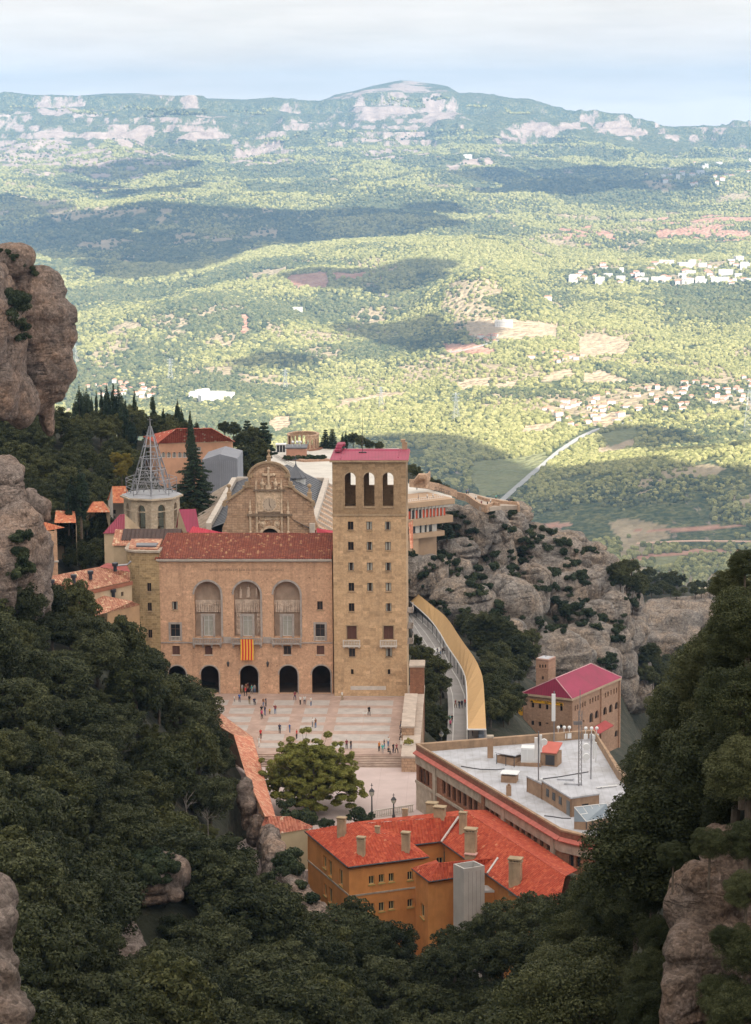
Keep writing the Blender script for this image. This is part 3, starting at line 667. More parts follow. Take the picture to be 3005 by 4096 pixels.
cloud('long cloud over the middle hills', poly_pts(dpx((60, 520), (250, 480), (480, 470), (700, 480), (850, 468), (990, 470), (1000, 490), (850, 520), (700, 535), (560, 560), (420, 590), (330, 610), (250, 580), (60, 545)), 210), 165)
cloud('small cloud over the red cliff', poly_pts(dpx((700, 610), (850, 618), (960, 600), (980, 620), (900, 650), (760, 640)), 26), 95)
cloud('small cloud over the hamlet', poly_pts(dpx((830, 735), (930, 728), (1040, 738), (1130, 740), (1000, 768), (900, 768)), 30), 75)
cloud('cloud over the upper right slope', poly_pts(dpx((1090, 395), (1200, 398), (1350, 372), (1560, 378), (1560, 395), (1350, 395), (1210, 420)), 40), 190)
cloud('cloud over the left edge hills', poly_pts(dpx((-80, 445), (60, 455), (80, 470), (0, 480), (-80, 490)), 16), 170)
cloud('cloud over the far left crags', poly_pts(dpx((200, 380), (330, 370), (400, 360), (350, 385), (240, 388)), 14), 190)
cloud('cloud over the left hill hollows', poly_pts(dpx((200, 412), (280, 405), (300, 418), (480, 410), (490, 420), (220, 425)), 12), 130)
cloud('thin cloud over the wooded plain', poly_pts(dpx((540, 808), (700, 800), (760, 812), (600, 825)), 12), 45)
cloud('cloud over the near river plain', poly_pts(dpx((920, 985), (1050, 1000), (1120, 1085), (1200, 1060), (1330, 1050), (1400, 1030), (1420, 1060), (1652, 1070), (1700, 1290), (1200, 1290), (1000, 1150), (905, 1060)), 150), 120)
cloud('cloud over the near right woods', poly_pts(dpx((1370, 960), (1460, 955), (1480, 970), (1652, 975), (1652, 990), (1500, 995), (1400, 985)), 14), 60)
fg = [Vector((x + random.uniform(-60, 60), y + random.uniform(-60, 60), 0)) for x in range(-420, 500, 110) for y in range(-200, 2300, 110)]
cloud('broad cloud shading the monastery', fg, 150)
def haze(density):
 mb = MB(); mb.box(-9000, -900, -720, 9000, 19600, 390); m = bpy.data.materials.new('air'); m.use_nodes = True; t = NT(m.node_tree); t.n.remove(t.n['Principled BSDF'])
 v = t.add('ShaderNodeVolumePrincipled'); v.inputs['Color'].default_value = (0.225, 0.405, 0.655, 1); v.inputs['Density'].default_value = density; v.inputs['Anisotropy'].default_value = 0.1
 t.l.new(v.outputs[0], t.n['Material Output'].inputs['Volume']); o = mb.build('haze', m); kind(o, 'stuff')
haze(6.6e-5)
_ctl = []
def gp(q, Y, dz=0.0): p = py(dpx(q)[0], Y); _ctl.append((p.x, p.y, p.z + dz))
for x in (-14, 0, 8):
 for y in (345, 375, 405, 432): _ctl.append((x, y, -3.0))
for x, y, z in ((-35, 470, 3), (-12, 470, 2), (5, 470, -4), (-35, 540, 6), (-10, 540, 0), (-30, 700, -9), (-10, 700, -9.5), (8, 700, -14), (-30, 790, -9.2), (-5, 790, -9.2), (10, 770, -10), (-20, 840, -14), (-20, 900, -60), (-60, 900, -40), (20, 900, -60),
    (-45, 600, 8), (-60, 640, 17), (-40, 645, 14), (-95, 620, 28), (-60, 470, 13), (-75, 425, 17), (-58, 425, 10), (-110, 500, 35), (-80, 560, 20), (-60, 700, 4), (-110, 700, 16), (-110, 800, -10), (-40, 440, 2),
    (45, 380, -30), (60, 450, -52), (90, 600, -75), (70, 330, -10), (45, 300, 5), (120, 450, -60), (110, 700, -120), (120, 300, 40), (45, 560, -50), (60, 580, -54), (80, 760, -110), (60, 820, -70),
    (14, 446, -9), (18, 500, -15), (19, 550, -21.5), (20, 610, -30), (22, 700, -41), (9, 400, -6), (6, 365, -3), (30, 365, -6), (30, 330, -5), (30, 420, -20), (12, 480, -14), (8, 560, -27), (8, 620, -34), (10, 660, -38), (9, 440, -17), (9, 470, -21), (9, 500, -24), (11, 420, -14), (8, 530, -27),
    (5, 330, -7), (10, 310, -9), (-6, 310, -8), (-12, 320, -5), (0, 295, -8), (16, 290, -8), (24, 300, -8), (30, 290, -6),
    (60, 150, 80), (60, 250, 30), (100, 200, 95), (30, 60, 90), (-60, 150, 75), (-60, 250, 55), (-60, 60, 92), (0, 20, 84), (0, 50, 66), (0, 90, 46), (0, 150, 22), (0, 200, 10), (8, 240, 2), (14, 120, 50), (8, 60, 66), (-10, 60, 68), (-12, 100, 56)):
 _ctl.append((x, y, z))
for q, Y, dz in (((0, 1372), 315, -6), ((300, 1440), 345, -6), ((420, 1570), 362, -6), ((545, 1730), 342, -6), ((565, 1850), 322, -5), ((0, 1700), 235, -6), ((300, 1850), 262, -6), ((200, 2000), 222, -5), ((0, 2200), 150, -6), ((400, 2210), 190, -7),
    ((700, 2160), 228, -7), ((850, 2060), 268, -8), ((1000, 2210), 225, -7), ((1250, 2010), 240, -7), ((1250, 2210), 175, -6), ((1400, 1850), 150, -7), ((1500, 1560), 120, -6), ((1640, 1350), 84, -5), ((1640, 2000), 92, -6), ((1500, 2200), 100, -7), ((450, 1980), 250, -5), ((600, 1980), 265, -6), ((150, 1550), 290, -6), ((200, 1385), 330, -6), ((280, 1405), 352, -6)):
 gp(q, Y, dz)
def lobes(z, zs, lst, g_=1.0):
 out = []
 for l in lst:
  x, y, rx, ry, Y = l[:5]; c = py(z(x, y), Y); k = zs * scale_at(Y, c.z); rx, ry = rx / k * g_, ry / k * g_
  out.append((c, rx, max(rx, ry) * (l[5] if len(l) > 5 else 0.9), ry))
 return out
CRAG = lobes(ZH, 1.5018, [(505, 565, 152, 165, 748), (610, 640, 75, 110, 752), (150, 800, 120, 140, 690), (330, 630, 115, 75, 716), (380, 930, 155, 140, 680), (300, 760, 110, 90, 700), (560, 800, 125, 75, 704), (680, 960, 140, 150, 690), (620, 1150, 115, 85, 655),
 (790, 785, 112, 75, 722), (790, 890, 92, 92, 716), (900, 620, 140, 95, 764), (1000, 565, 125, 65, 792), (1130, 640, 115, 85, 792), (1170, 730, 100, 90, 778), (930, 745, 160, 90, 757), (980, 890, 120, 120, 742), (1120, 870, 115, 115, 748), (1235, 840, 90, 120, 752),
 (1320, 880, 82, 115, 762), (1290, 770, 75, 75, 777), (1050, 1020, 112, 92, 727), (1170, 1040, 112, 112, 731), (1290, 1040, 92, 122, 737), (1425, 1050, 52, 130, 762), (1400, 1180, 80, 150, 747), (1420, 1360, 80, 130, 742), (1250, 1180, 112, 112, 717),
 (1090, 1150, 122, 82, 702), (970, 1240, 145, 105, 662), (1200, 1310, 112, 112, 692), (1310, 1270, 92, 122, 722), (1330, 1430, 82, 120, 722), (800, 1090, 62, 62, 692), (760, 1300, 62, 70, 642), (700, 1120, 52, 82, 672), (690, 470, 62, 85, 776), (640, 390, 120, 55, 782), (470, 400, 95, 55, 762), (350, 420, 90, 70, 742), (790, 520, 90, 60, 785), (1400, 1480, 90, 80, 735)], 1.22) + lobes(ZH, 1.5018, [(600, 880, 300, 260, 772, .5), (1000, 860, 330, 260, 795, .5), (1270, 1080, 180, 330, 785, .5), (480, 720, 230, 200, 758, .5), (250, 800, 200, 200, 730, .5), (900, 1130, 260, 160, 735, .5), (760, 640, 180, 130, 785, .5), (1330, 1400, 130, 200, 765, .5), (560, 640, 190, 170, 765, .5), (1120, 720, 200, 130, 800, .5), (1180, 960, 260, 200, 770, .5), (820, 840, 200, 150, 740, .5), (420, 900, 200, 170, 715, .5), (1360, 1150, 120, 300, 768, .5)])
CRAG2 = lobes(ZL, 1.2537, [(840, 260, 125, 85, 1000), (900, 185, 135, 55, 1010), (1070, 160, 95, 60, 1020), (840, 370, 85, 75, 985), (1045, 240, 60, 70, 1005), (940, 340, 65, 65, 990), (760, 330, 50, 70, 990)], 1.15) + lobes(ZL, 1.2537, [(900, 270, 170, 110, 1025, .4), (1020, 220, 120, 90, 1030, .4)])
for c, rx, ryy, rz in CRAG: _ctl.append((c.x, c.y + ryy * .6, c.z - rz * .7))
OUT_BL = lobes(ZK, 1.5018, [(-40, 1420, 110, 190, 112), (10, 1560, 85, 150, 111), (0, 1820, 130, 190, 110), (70, 1900, 85, 130, 110), (60, 2080, 125, 190, 109), (-80, 2000, 150, 300, 110)])
LEDGE_A = lobes(ZK, 1.5018, [(860, 1235, 260, 130, 253, .8), (700, 1265, 130, 105, 251), (1010, 1200, 120, 110, 254), (800, 1140, 240, 100, 257), (950, 1290, 120, 70, 255)])
LEDGE_B = lobes(ZK, 1.5018, [(1250, 1300, 230, 85, 263, .8), (1400, 1330, 130, 90, 262), (1130, 1260, 120, 80, 264)])
SLAB_A = lobes(ZK, 1.5018, [(690, 1530, 95, 120, 242, .5), (750, 1650, 120, 140, 238, .5), (810, 1780, 120, 130, 233, .5), (840, 1860, 90, 90, 230, .5)])
FACE_A = lobes(ZK, 1.5018, [(1470, 720, 46, 100, 341), (1492, 830, 44, 110, 339), (1585, 1010, 36, 90, 329), (1540, 930, 42, 90, 333)])
OUT_BR = lobes(ZL, 1.2537, [(1000, 1600, 110, 150, 86), (1160, 1540, 110, 200, 88), (950, 1900, 90, 110, 84), (1010, 1700, 110, 90, 86), (1110, 1960, 130, 190, 85), (900, 2120, 75, 130, 83), (1050, 2220, 150, 120, 84), (1230, 1700, 120, 200, 88), (1230, 1950, 130, 260, 87), (1130, 1750, 150, 200, 90), (1100, 2150, 200, 200, 87)], 1.25)
for c, rx, ryy, rz in OUT_BR: _ctl.append((c.x, c.y + 1.0, c.z - rz * 1.5 - 3))
_ctl += [(9, 60, 60), (11, 72, 62), (14, 80, 66), (7, 75, 58)]
for c, rx, ryy, rz in SLAB_A: _ctl.append((c.x, c.y + 2, c.z - rz * 1.05))
RIB_A = lobes(ZG, 1.18, [(85, 290, 34, 110, 314, 1.5), (115, 370, 42, 120, 308, 1.5), (165, 450, 50, 120, 301, 1.5), (215, 540, 55, 120, 293, 1.5), (275, 630, 58, 120, 285, 1.5), (340, 710, 60, 110, 277, 1.5), (410, 780, 60, 80, 270, 1.5), (140, 450, 60, 140, 306, 1.2), (240, 640, 70, 140, 291, 1.2)])
for Ls in (LEDGE_A, LEDGE_B, FACE_A, RIB_A):
 for c, rx, ryy, rz in Ls: _ctl.append((c.x, c.y + ryy * .35, c.z - rz * .15)); _ctl.append((c.x, c.y - ryy * 1.6, c.z - rz * 2.0))
for c, rx, ryy, rz in CRAG2: _ctl.append((c.x, c.y + ryy * .8, c.z - rz * .7))
for q, Y in (((1350, 1238), 1150), ((1480, 1258), 1150), ((1600, 1300), 1150), ((1430, 1330), 1060), ((1560, 1400), 980), ((1440, 1520), 900), ((1650, 1330), 1150), ((1500, 1520), 860), ((1700, 1400), 1000)): gp(q, Y, -5)
for x, y, z in ((-150, 1300, -200), (0, 1300, -300), (100, 1300, -200), (200, 1300, -170), (300, 1200, -150), (300, 700, -100), (300, 300, 20), (-250, 1200, -200), (-250, 700, 10), (-250, 300, 60), (60, 1000, -150), (0, 1050, -190)): _ctl.append((x, y, z))
NEARL = ((1640, 1375, 105, 92), (1660, 1500, 120, 95), (1585, 1500, 120, 100), (1530, 1600, 125, 102), (1640, 1640, 150, 98), (1470, 1690, 100, 106), (1560, 1740, 130, 103), (1455, 1790, 92, 108), (1660, 1780, 120, 98), (1520, 1850, 85, 108), (1400, 1905, 100, 118), (1330, 1975, 92, 128), (1645, 1590, 105, 97), (1600, 1440, 95, 99), (1660, 1430, 100, 94), (1560, 1560, 90, 101), (1620, 1720, 100, 100), (1420, 1990, 105, 114), (1290, 2060, 90, 135), (1370, 2110, 110, 120), (1290, 2190, 120, 125), (1400, 2200, 95, 112), (1200, 2230, 100, 135), (1345, 2010, 80, 120), (1590, 1630, 100, 110), (1500, 1560, 80, 110), (1610, 1290, 50, 96), (1640, 1240, 40, 95), (1635, 1545, 105, 88), (1650, 1680, 110, 90), (1435, 2150, 75, 96), (1425, 2235, 85, 94), (1450, 2060, 55, 98), (1435, 1960, 60, 104), (1645, 1700, 100, 86))
for x, y, r, Y in NEARL: p = py(dpx((x, y))[0], Y); _ctl.append((p.x, p.y, p.z - 5.5 * r * 1.819 / scale_at(Y, p.z) / 3.5))
_ctl = np.array(_ctl)
road_z = lambda y: float(np.interp(y, [180, 260, 480, 800, 1075, 1300], [-42, -38, -27, -14, -8, -6]))
KERB = [(70, 240), (140, 305), (210, 372), (270, 455), (312, 560), (350, 635), (388, 695), (425, 790), (438, 880), (442, 1000), (445, 1150), (447, 1250)]; LFT = [(40, 262), (66, 330), (100, 400), (150, 480), (205, 560), (250, 635), (290, 695), (315, 790), (320, 880), (315, 1000), (305, 1150), (300, 1250)]
RK_, RL_ = [pz(ZD(x, y), road_z(y)) for x, y in KERB], [pz(ZD(x, y2), road_z(y)) for (x, y2), (_, y) in zip(LFT, KERB)]
_S = np.array([1.0, 0.62])
def _rb(d): return np.sqrt(d * d + 6.0 ** 2)
_A = np.linalg.norm((_ctl[:, None, :2] - _ctl[None, :, :2]) * _S, axis=2)
_W = np.linalg.solve(_rb(_A) + np.eye(len(_ctl)) * -0.6, _ctl[:, 2] - 0.0)
def gval(X, Y):
 X = np.asarray(X, float); Y = np.asarray(Y, float); sh = X.shape; P = np.stack([X.ravel(), Y.ravel()], 1); out = np.empty(len(P))
 for i in range(0, len(P), 4000):
  out[i:i + 4000] = _rb(np.linalg.norm((P[i:i + 4000, None] - _ctl[None, :, :2]) * _S, axis=2)) @ _W
 return out.reshape(sh)
def flatten(X, Y, Z):      # keep the ground under the built terraces
 def under(Z, poly, z, soft=1.0):
  m = inpoly(X, Y, poly); return np.where(m, np.minimum(Z, z), Z)
 Z = under(Z, [(-17, 330), (9, 330), (9, 432), (-45, 432), (-45, 424), (-30, 402), (-23, 385)], -2.5)
 Z = under(Z, [(-48, 428), (8, 428), (8, 560), (-44, 560)], 4)
 Z = under(Z, [(-36, 680), (14, 680), (12, 812), (-36, 812)], -9.0)
 Z = under(Z, [(-20, 280), (34, 280), (42, 375), (4, 375), (-20, 345)], -5.0)
 for i in range(len(RK_) - 1):
  for f in (0, .25, .5, .75):
   a, b = RL_[i].lerp(RL_[i + 1], f), RK_[i].lerp(RK_[i + 1], f); d = (b - a).normalized(); wd_ = (b - a).length + 5.5; tt = (X - a.x) * d.x + (Y - a.y) * d.y; q = np.abs((X - a.x) * d.y - (Y - a.y) * d.x)
   Z = np.where((tt > -2.5) & (tt < wd_) & (q < 5), np.minimum(Z, a.z - 1.0), Z)
 return Z
gxs = np.concatenate([np.linspace(-260, -110, 26)[:-1], np.linspace(-110, 120, 185), np.linspace(120, 300, 26)[1:]]); gys = np.concatenate([np.linspace(20, 900, 330), np.linspace(905, 1300, 70)])
GX, GY = np.meshgrid(gxs, gys); GZ = gval(GX, GY)
GZ = GZ + (fbm(GX / 9, GY / 9, o=4, seed=3) - .5) * 3.0
GZ = flatten(GX, GY, GZ); GZ = np.where(GY > 1200, GZ - (GY - 1200) * 1.5, GZ)
i2 = np.arange(GX.size).reshape(GX.shape); gf = np.stack([i2[:-1, :-1], i2[:-1, 1:], i2[1:, 1:], i2[1:, :-1]], -1).reshape(-1, 4)
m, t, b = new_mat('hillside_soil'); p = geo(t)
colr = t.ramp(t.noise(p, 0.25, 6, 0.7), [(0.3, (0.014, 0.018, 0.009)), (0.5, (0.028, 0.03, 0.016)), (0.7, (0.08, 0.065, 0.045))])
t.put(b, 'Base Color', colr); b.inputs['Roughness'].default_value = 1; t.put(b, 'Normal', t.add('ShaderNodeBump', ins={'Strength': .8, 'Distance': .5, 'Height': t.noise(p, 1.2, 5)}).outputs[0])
me = np_mesh('hillside', np.stack([GX, GY, GZ], -1).reshape(-1, 3), gf, m); me.polygons.foreach_set('use_smooth', [True] * len(me.polygons))
hs = bpy.data.objects.new('hillside', me); COL.objects.link(hs); kind(hs, 'structure'); hs['label'] = 'steep wooded mountainside round the monastery'
def rock_mat(name, base, warm, pale, streak=0.35, peb=1.6, gz=1.0):
 m, t, b = new_mat(name); p = geo(t)
 n1 = t.noise(p, 0.12, 6, 0.62); n2 = t.noise(p, 0.9, 6, 0.7)
 colr = t.mix(t.mapr(n1, 0.42, 0.66), base, warm); colr = t.mix(t.mapr(n2, 0.5, 0.75, 0, .7), colr, pale)
 sv = t.add('ShaderNodeVectorMath', operation='MULTIPLY', ins={0: p, 1: (0.8, 0.8, 0.07)}).outputs[0]
 s1 = t.noise(sv, 0.7, 5, 0.65); colr = t.mix(t.mapr(s1, 0.52, 0.68, 0, streak), colr, tuple(c * 0.34 for c in base))
 bv = t.add('ShaderNodeVectorMath', operation='MULTIPLY', ins={0: p, 1: (0.07, 0.07, 0.75)}).outputs[0]
 cr = t.noise(bv, 1.0, 5, 0.6); crk = t.mapr(t.math('ABSOLUTE', t.math('SUBTRACT', cr, 0.5)), 0.0, 0.014, 1, 0); crk = t.math('MULTIPLY', crk, t.mapr(t.noise(p, 0.2, 2), .45, .6))
 colr = t.mix(t.math('MULTIPLY', crk, .7), colr, tuple(c * .22 for c in base))
 vo = t.add('ShaderNodeTexVoronoi', ins={'Vector': p, 'Scale': peb}); f = t.math('MULTIPLY', t.mapr(vo.outputs['Color'], 0, 1, .6, 1.4), t.mapr(t.noise(p, peb * 1.7, 5, .75), .32, .68, .55, 1.45)); colr = t.mix(1.0, colr, t.add('ShaderNodeCombineColor', ins={0: f, 1: f, 2: f}).outputs[0], 'MULTIPLY')
 t.put(b, 'Base Color', colr); b.inputs['Roughness'].default_value = .95; b.inputs['Specular IOR Level'].default_value = 0.2
 h = t.math('ADD', t.math('MULTIPLY', t.noise(p, 1.1, 7, .72), 1.2), t.math('MULTIPLY', vo.outputs[0], -.25)); h = t.math('SUBTRACT', h, t.math('MULTIPLY', crk, .6))
 t.put(b, 'Normal', t.add('ShaderNodeBump', ins={'Strength': 1.0, 'Distance': .6 * gz, 'Height': h}).outputs[0]); return m
RK1 = rock_mat('conglomerate_grey_pink', (0.225, 0.20, 0.18), (0.31, 0.235, 0.175), (0.34, 0.305, 0.27), .5)
RK2 = rock_mat('conglomerate_mauve', (0.185, 0.145, 0.125), (0.27, 0.18, 0.13), (0.27, 0.225, 0.195), .5)
RK3 = rock_mat('conglomerate_pebbly', (0.205, 0.165, 0.145), (0.27, 0.19, 0.145), (0.37, 0.315, 0.28), .4, 3.2, .8)
def rock(name, lobe, mat, vox, amp, label, kd=None, group=None, chain=0, seed=0, bed=.5, sq=2.8):
 if chain: lobe = [tuple(a[k] + (b[k] - a[k]) * j / chain if k else a[0].lerp(b[0], j / chain) for k in range(4)) for a, b in zip(lobe[:-1], lobe[1:]) for j in range(chain)] + [lobe[-1]]
 vs, fs, k = [], [], 0; s = bmesh.new(); bmesh.ops.create_icosphere(s, subdivisions=4, radius=1.0); V = np.array([v.co[:] for v in s.verts]); Fa = np.array([[v.index for v in f.verts] for f in s.faces]); s.free()
 for i, (c, rx, ry, rz) in enumerate(lobe):
  q = V / (np.abs(V) ** sq).sum(1)[:, None] ** (1 / sq); n = 1 + (fbm(V[:, 0] * 1.3 + i * 5.1, V[:, 1] * 1.3, V[:, 2] * 1.3, 3, seed + i) - .5) * .5
  vs.append(q * np.array([rx, ry, rz]) * n[:, None] * 1.0 + np.array(c)); fs.append(Fa + k); k += len(V)
 me = np_mesh(name, np.concatenate(vs), np.concatenate(fs), None); o = bpy.data.objects.new(name, me); COL.objects.link(o)
 md = o.modifiers.new('r', 'REMESH'); md.mode = 'VOXEL'; md.voxel_size = vox
 ms = o.modifiers.new('s', 'SMOOTH'); ms.iterations = 2; ms.factor = .5
 dg = bpy.context.evaluated_depsgraph_get(); m2 = bpy.data.meshes.new_from_object(o.evaluated_get(dg)); o.modifiers.clear(); o.data = m2
 n = len(m2.vertices); co = np.empty(n * 3); m2.vertices.foreach_get('co', co); co = co.reshape(-1, 3); no = np.empty(n * 3); m2.vertices.foreach_get('normal', no); no = no.reshape(-1, 3)
 x, y, z = co.T; S = 6.0 * amp
 d = (fbm(x / S, y / S, z / S, 4, seed + 50) - .5) * 1.6 * amp + (fbm(x / (S * 1.6), y / (S * 1.6), z / (S * .8), 4, seed + 55, True) - .6) * 1.5 * amp + (fbm(x / (S * .3), y / (S * .3), z / (S * .3), 4, seed + 60) - .5) * .7 * amp
 zz = z + 2.5 * (fbm(x / 14, y / 14, z / 14, 2, seed + 8) - .5) * amp; bb = np.abs(vn(x / (16 * amp), y / (16 * amp), zz / (2.2 * amp), seed + 70) - .5); d -= bed * amp * (1 - sstep(0, .06, bb)) * sstep(.35, .6, vn(x / (5 * amp), y / (5 * amp), z / (5 * amp), seed + 80))
 vc = np.abs(vn((x + y * .3) / (3.2 * amp), y / (3.2 * amp), z / (11 * amp), seed + 90) - .5); d -= bed * .8 * amp * (1 - sstep(0, .05, vc)) * sstep(.45, .7, vn(x / (6 * amp), y / (6 * amp), z / (6 * amp), seed + 95))
 co = co + no * d[:, None]; m2.vertices.foreach_set('co', co.astype(np.float32).ravel()); m2.materials.clear(); m2.materials.append(mat)
 m2.polygons.foreach_set('use_smooth', [True] * len(m2.polygons)); m2.update(); o['label'] = label
 if kd: kind(o, kd)
 else: o['category'] = 'rock'
 return o
ROCKS = []
ROCKS.append(rock('crag', CRAG, RK1, .55, 1.5, 'bare rounded conglomerate crag right of the square tower', None, seed=3, bed=1.5, sq=2.5))
ROCKS.append(rock('crag', CRAG2, RK1, 1.0, 2.0, 'second paler crag across the gorge behind the cable car station', None, seed=5))
ROCKS.append(rock('rock_pillar', lobes(ZI, 2.065, [(60, 230, 215, 165, 480), (230, 560, 330, 320, 482, .7), (330, 730, 285, 290, 480, .8), (380, 1060, 225, 260, 478, .8), (330, 1260, 240, 220, 478, .8), (395, 1480, 80, 160, 482), (60, 950, 150, 500, 466, .8), (-60, 700, 170, 520, 462, .8), (20, 1250, 130, 260, 460, .8), (180, 1330, 100, 230, 467, .8), (-250, 800, 330, 900, 480, .6)], .965), RK2, .45, 1.3, 'huge rounded rock pillar at the upper left edge', seed=11, bed=.8, sq=2.15))
ROCKS.append(rock('rock_outcrop', lobes(ZJ, 2.36, [(20, -150, 140, 150, 337), (20, -60, 190, 170, 335), (100, -20, 120, 110, 334), (90, 170, 135, 170, 333), (200, 130, 60, 120, 335), (180, 380, 170, 230, 331), (290, 420, 140, 180, 334), (120, 700, 240, 350, 328), (300, 760, 120, 330, 331), (370, 700, 100, 330, 335), (-60, 950, 250, 400, 325), (400, 960, 80, 250, 333), (250, 1050, 180, 200, 330), (330, 330, 90, 120, 337)]), RK3, .35, 1.0, 'pitted grey rock outcrop at the left edge before the tiled roofs', seed=21, bed=.6))
ROCKS.append(rock('rock_outcrop', OUT_BL, RK3, .14, .4, 'near pinkish rock outcrop in the lower left corner', seed=31))
ROCKS.append(rock('rock_ledge', LEDGE_A, RK2, .25, .7, 'overhanging rock ledge with dark hollow beneath, in the near woods', seed=41))
ROCKS.append(rock('rock_ledge', LEDGE_B, RK2, .25, .6, 'low broken rock ledge right of the overhanging one', seed=43))
ROCKS.append(rock('rock_slab', SLAB_A, RK3, .22, .5, 'bare sloping rock slab below the overhanging ledge', seed=47, chain=3))
ROCKS.append(rock('rock_wall', FACE_A, RK2, .22, .5, 'grey rock face beside the long tiled arcade roof', seed=51))
ROCKS.append(rock('rocky_rib', RIB_A, RK3, .2, .45, 'pale diagonal rock rib below the small tiled roof', seed=57, chain=3))
ROCKS.append(rock('rock_outcrop', OUT_BR, rock_mat('conglomerate_coarse', (0.13, 0.105, 0.09), (0.19, 0.125, 0.09), (0.33, 0.27, 0.245), .2, 6.0, .8), .10, .4, 'coarse pebbly outcrop in the lower right corner', seed=61, bed=.5))
ROCKS.append(rock('boulder', lobes(ZJ, 2.36, [(390, 200, 90, 120, 420), (300, 120, 80, 110, 422), (440, 270, 60, 60, 420)]), RK2, .35, .6, 'weathered boulder slope among trees behind the left outcrop', seed=71))
def bvh_of(objs):
 vs, fs = [], []
 for o in objs:
  k = len(vs); vs += [o.matrix_world @ v.co for v in o.data.vertices]; fs += [[i + k for i in p.vertices] for p in o.data.polygons]
 return BVHTree.FromPolygons(vs, fs)
bpy.context.view_layer.update()
NEAR = bvh_of([hs] + ROCKS); GROUND = bvh_of([hs])
def nhit(q):
 d = ray(*q).normalized(); return NEAR.ray_cast(Vector((0, 0, CAMZ)), d)[:2]
def drop(x, y, tree=None):
 r = (tree or GROUND).ray_cast(Vector((x, y, 400)), Vector((0, 0, -1))); return r[0].z if r[0] else 0.0
M_FAC = ashlar('pink_tan_stone', (0.56, 0.345, 0.225), (0.60, 0.375, 0.245), (0.50, 0.31, 0.205), 0.9, 0.42, .012, speck=.75, dark=.10, bump=.4, stain=(.33, .20, .13), sf=.3)
M_TOW = ashlar('ochre_ashlar', (0.52, 0.345, 0.20), (0.57, 0.39, 0.235), (0.46, 0.305, 0.18), 1.15, 0.52, .012, dark=.32, bump=.35, stain=(.40, .27, .165), sf=.3)
M_RND = ashlar('weathered_ashlar', (0.36, 0.25, 0.13), (0.43, 0.30, 0.16), (0.46, 0.36, 0.22), 0.8, 0.42, .03, dark=.4, stain=(.16, .125, .075), sf=.6)
M_BAS = ashlar('brown_block_stone', (0.47, 0.305, 0.20), (0.53, 0.365, 0.25), (0.24, 0.15, 0.095), 1.1, 0.48, .035, dark=.4, bump=.8, stain=(.28, .2, .14), sf=.25)
M_BEL = ashlar('pale_bell_stone', (0.47, 0.38, 0.28), (0.55, 0.46, 0.35), (0.38, 0.30, 0.22), 0.9, 0.4, .015, dark=.2, stain=(.27, .22, .17), sf=.3)
M_CARV = plain('carved_stone', (0.60, 0.46, 0.33), .9, .3, 1.4, bump=.8, bscale=5, dirt=(.22, .15, .10))
M_REL = plain('relief_stone', (0.55, 0.44, 0.36), .9, .25, 1.2, bump=.7, bscale=5, dirt=(.35, .26, .20))
M_TRIM = plain('grey_trim_stone', (0.36, 0.32, 0.295), .9, .18, 1.5, dirt=(.22, .19, .17))
M_LTRIM = plain('pale_trim', (0.56, 0.51, 0.46), .8, .12, 1.0)
M_BTRIM = plain('brown_trim_stone', (0.36, 0.26, 0.165), .9, .2, 1.0, dirt=(.2, .14, .09))
M_BRICK = ashlar('red_brown_brick', (0.27, 0.115, 0.065), (0.31, 0.145, 0.085), (0.20, 0.10, 0.06), 0.5, 0.2, .02, dark=.25, bump=.4, stain=(.17, .085, .055), sf=.45)
M_CONC = plain('streaked_concrete', (0.40, 0.34, 0.275), .9, .25, .9, dirt=(.22, .17, .13))
M_ORAN = plain('orange_render', (0.58, 0.245, 0.075), .92, .14, .5, dirt=(.43, .16, .045))
M_PEACH = plain('peach_render', (0.60, 0.33, 0.21), .92, .12, .4, dirt=(.50, .27, .17))
M_CREAM = plain('cream_wall', (0.52, 0.40, 0.27), .92, .15, .5, dirt=(.40, .29, .2))
M_WHT = plain('whitewash', (0.62, 0.56, 0.50), .92, .15, .5, dirt=(.45, .38, .33))
M_STAT = ashlar('pinkish_rubble', (0.40, 0.245, 0.165), (0.43, 0.27, 0.185), (0.38, 0.23, 0.155), 0.7, 0.35, .012, dark=.12, bump=.4, stain=(.36, .21, .14), sf=.3, speck=.25)
M_MAG = plain('magenta_roof', (0.31, 0.03, 0.078), .6, .14, .3, dirt=(.22, .04, .065))
def seamed(m, per, ax, k=.72):
 t = NT(m.node_tree); b = t.n['Principled BSDF']; src = b.inputs['Base Color'].links[0].from_socket; u = t.add('ShaderNodeSeparateXYZ', ins={0: uvn(t)}).outputs[ax]; f = t.math('LESS_THAN', t.math('FRACT', t.math('MULTIPLY', u, 1 / per)), .12); t.put(b, 'Base Color', t.mix(f, src, t.mix(1.0, src, (k, k, k, 1), 'MULTIPLY')))
M_SLATE = plain('slate_metal_roof', (0.085, 0.09, 0.105), .45, .2, .8)
M_GSHEET = plain('grey_blue_sheet', (0.20, 0.21, 0.245), .6, .12, .3)
M_WROOF = plain('white_roof_membrane', (0.45, 0.46, 0.50), .8, .16, .4, dirt=(.27, .255, .245))
seamed(M_MAG, .6, 0); seamed(M_WROOF, 1.1, 0, .9)
M_DARK = plain('dark_interior', (0.02, 0.017, 0.015), .9, .1)
M_GLASS = plain('window_glass', (0.025, 0.026, 0.03), .15, .3, .4)
M_CURT = plain('pale_curtain', (0.42, 0.42, 0.38), .9, .15, 2.0)
M_WOOD = plain('brown_shutter', (0.115, 0.048, 0.036), .7, .15, 2.0)
M_FRM = plain('brown_frame', (0.14, 0.08, 0.05), .7, .1)
M_STEEL = plain('bright_steel', (0.30, 0.30, 0.32), .4, .08, 1.0, metal=.7)
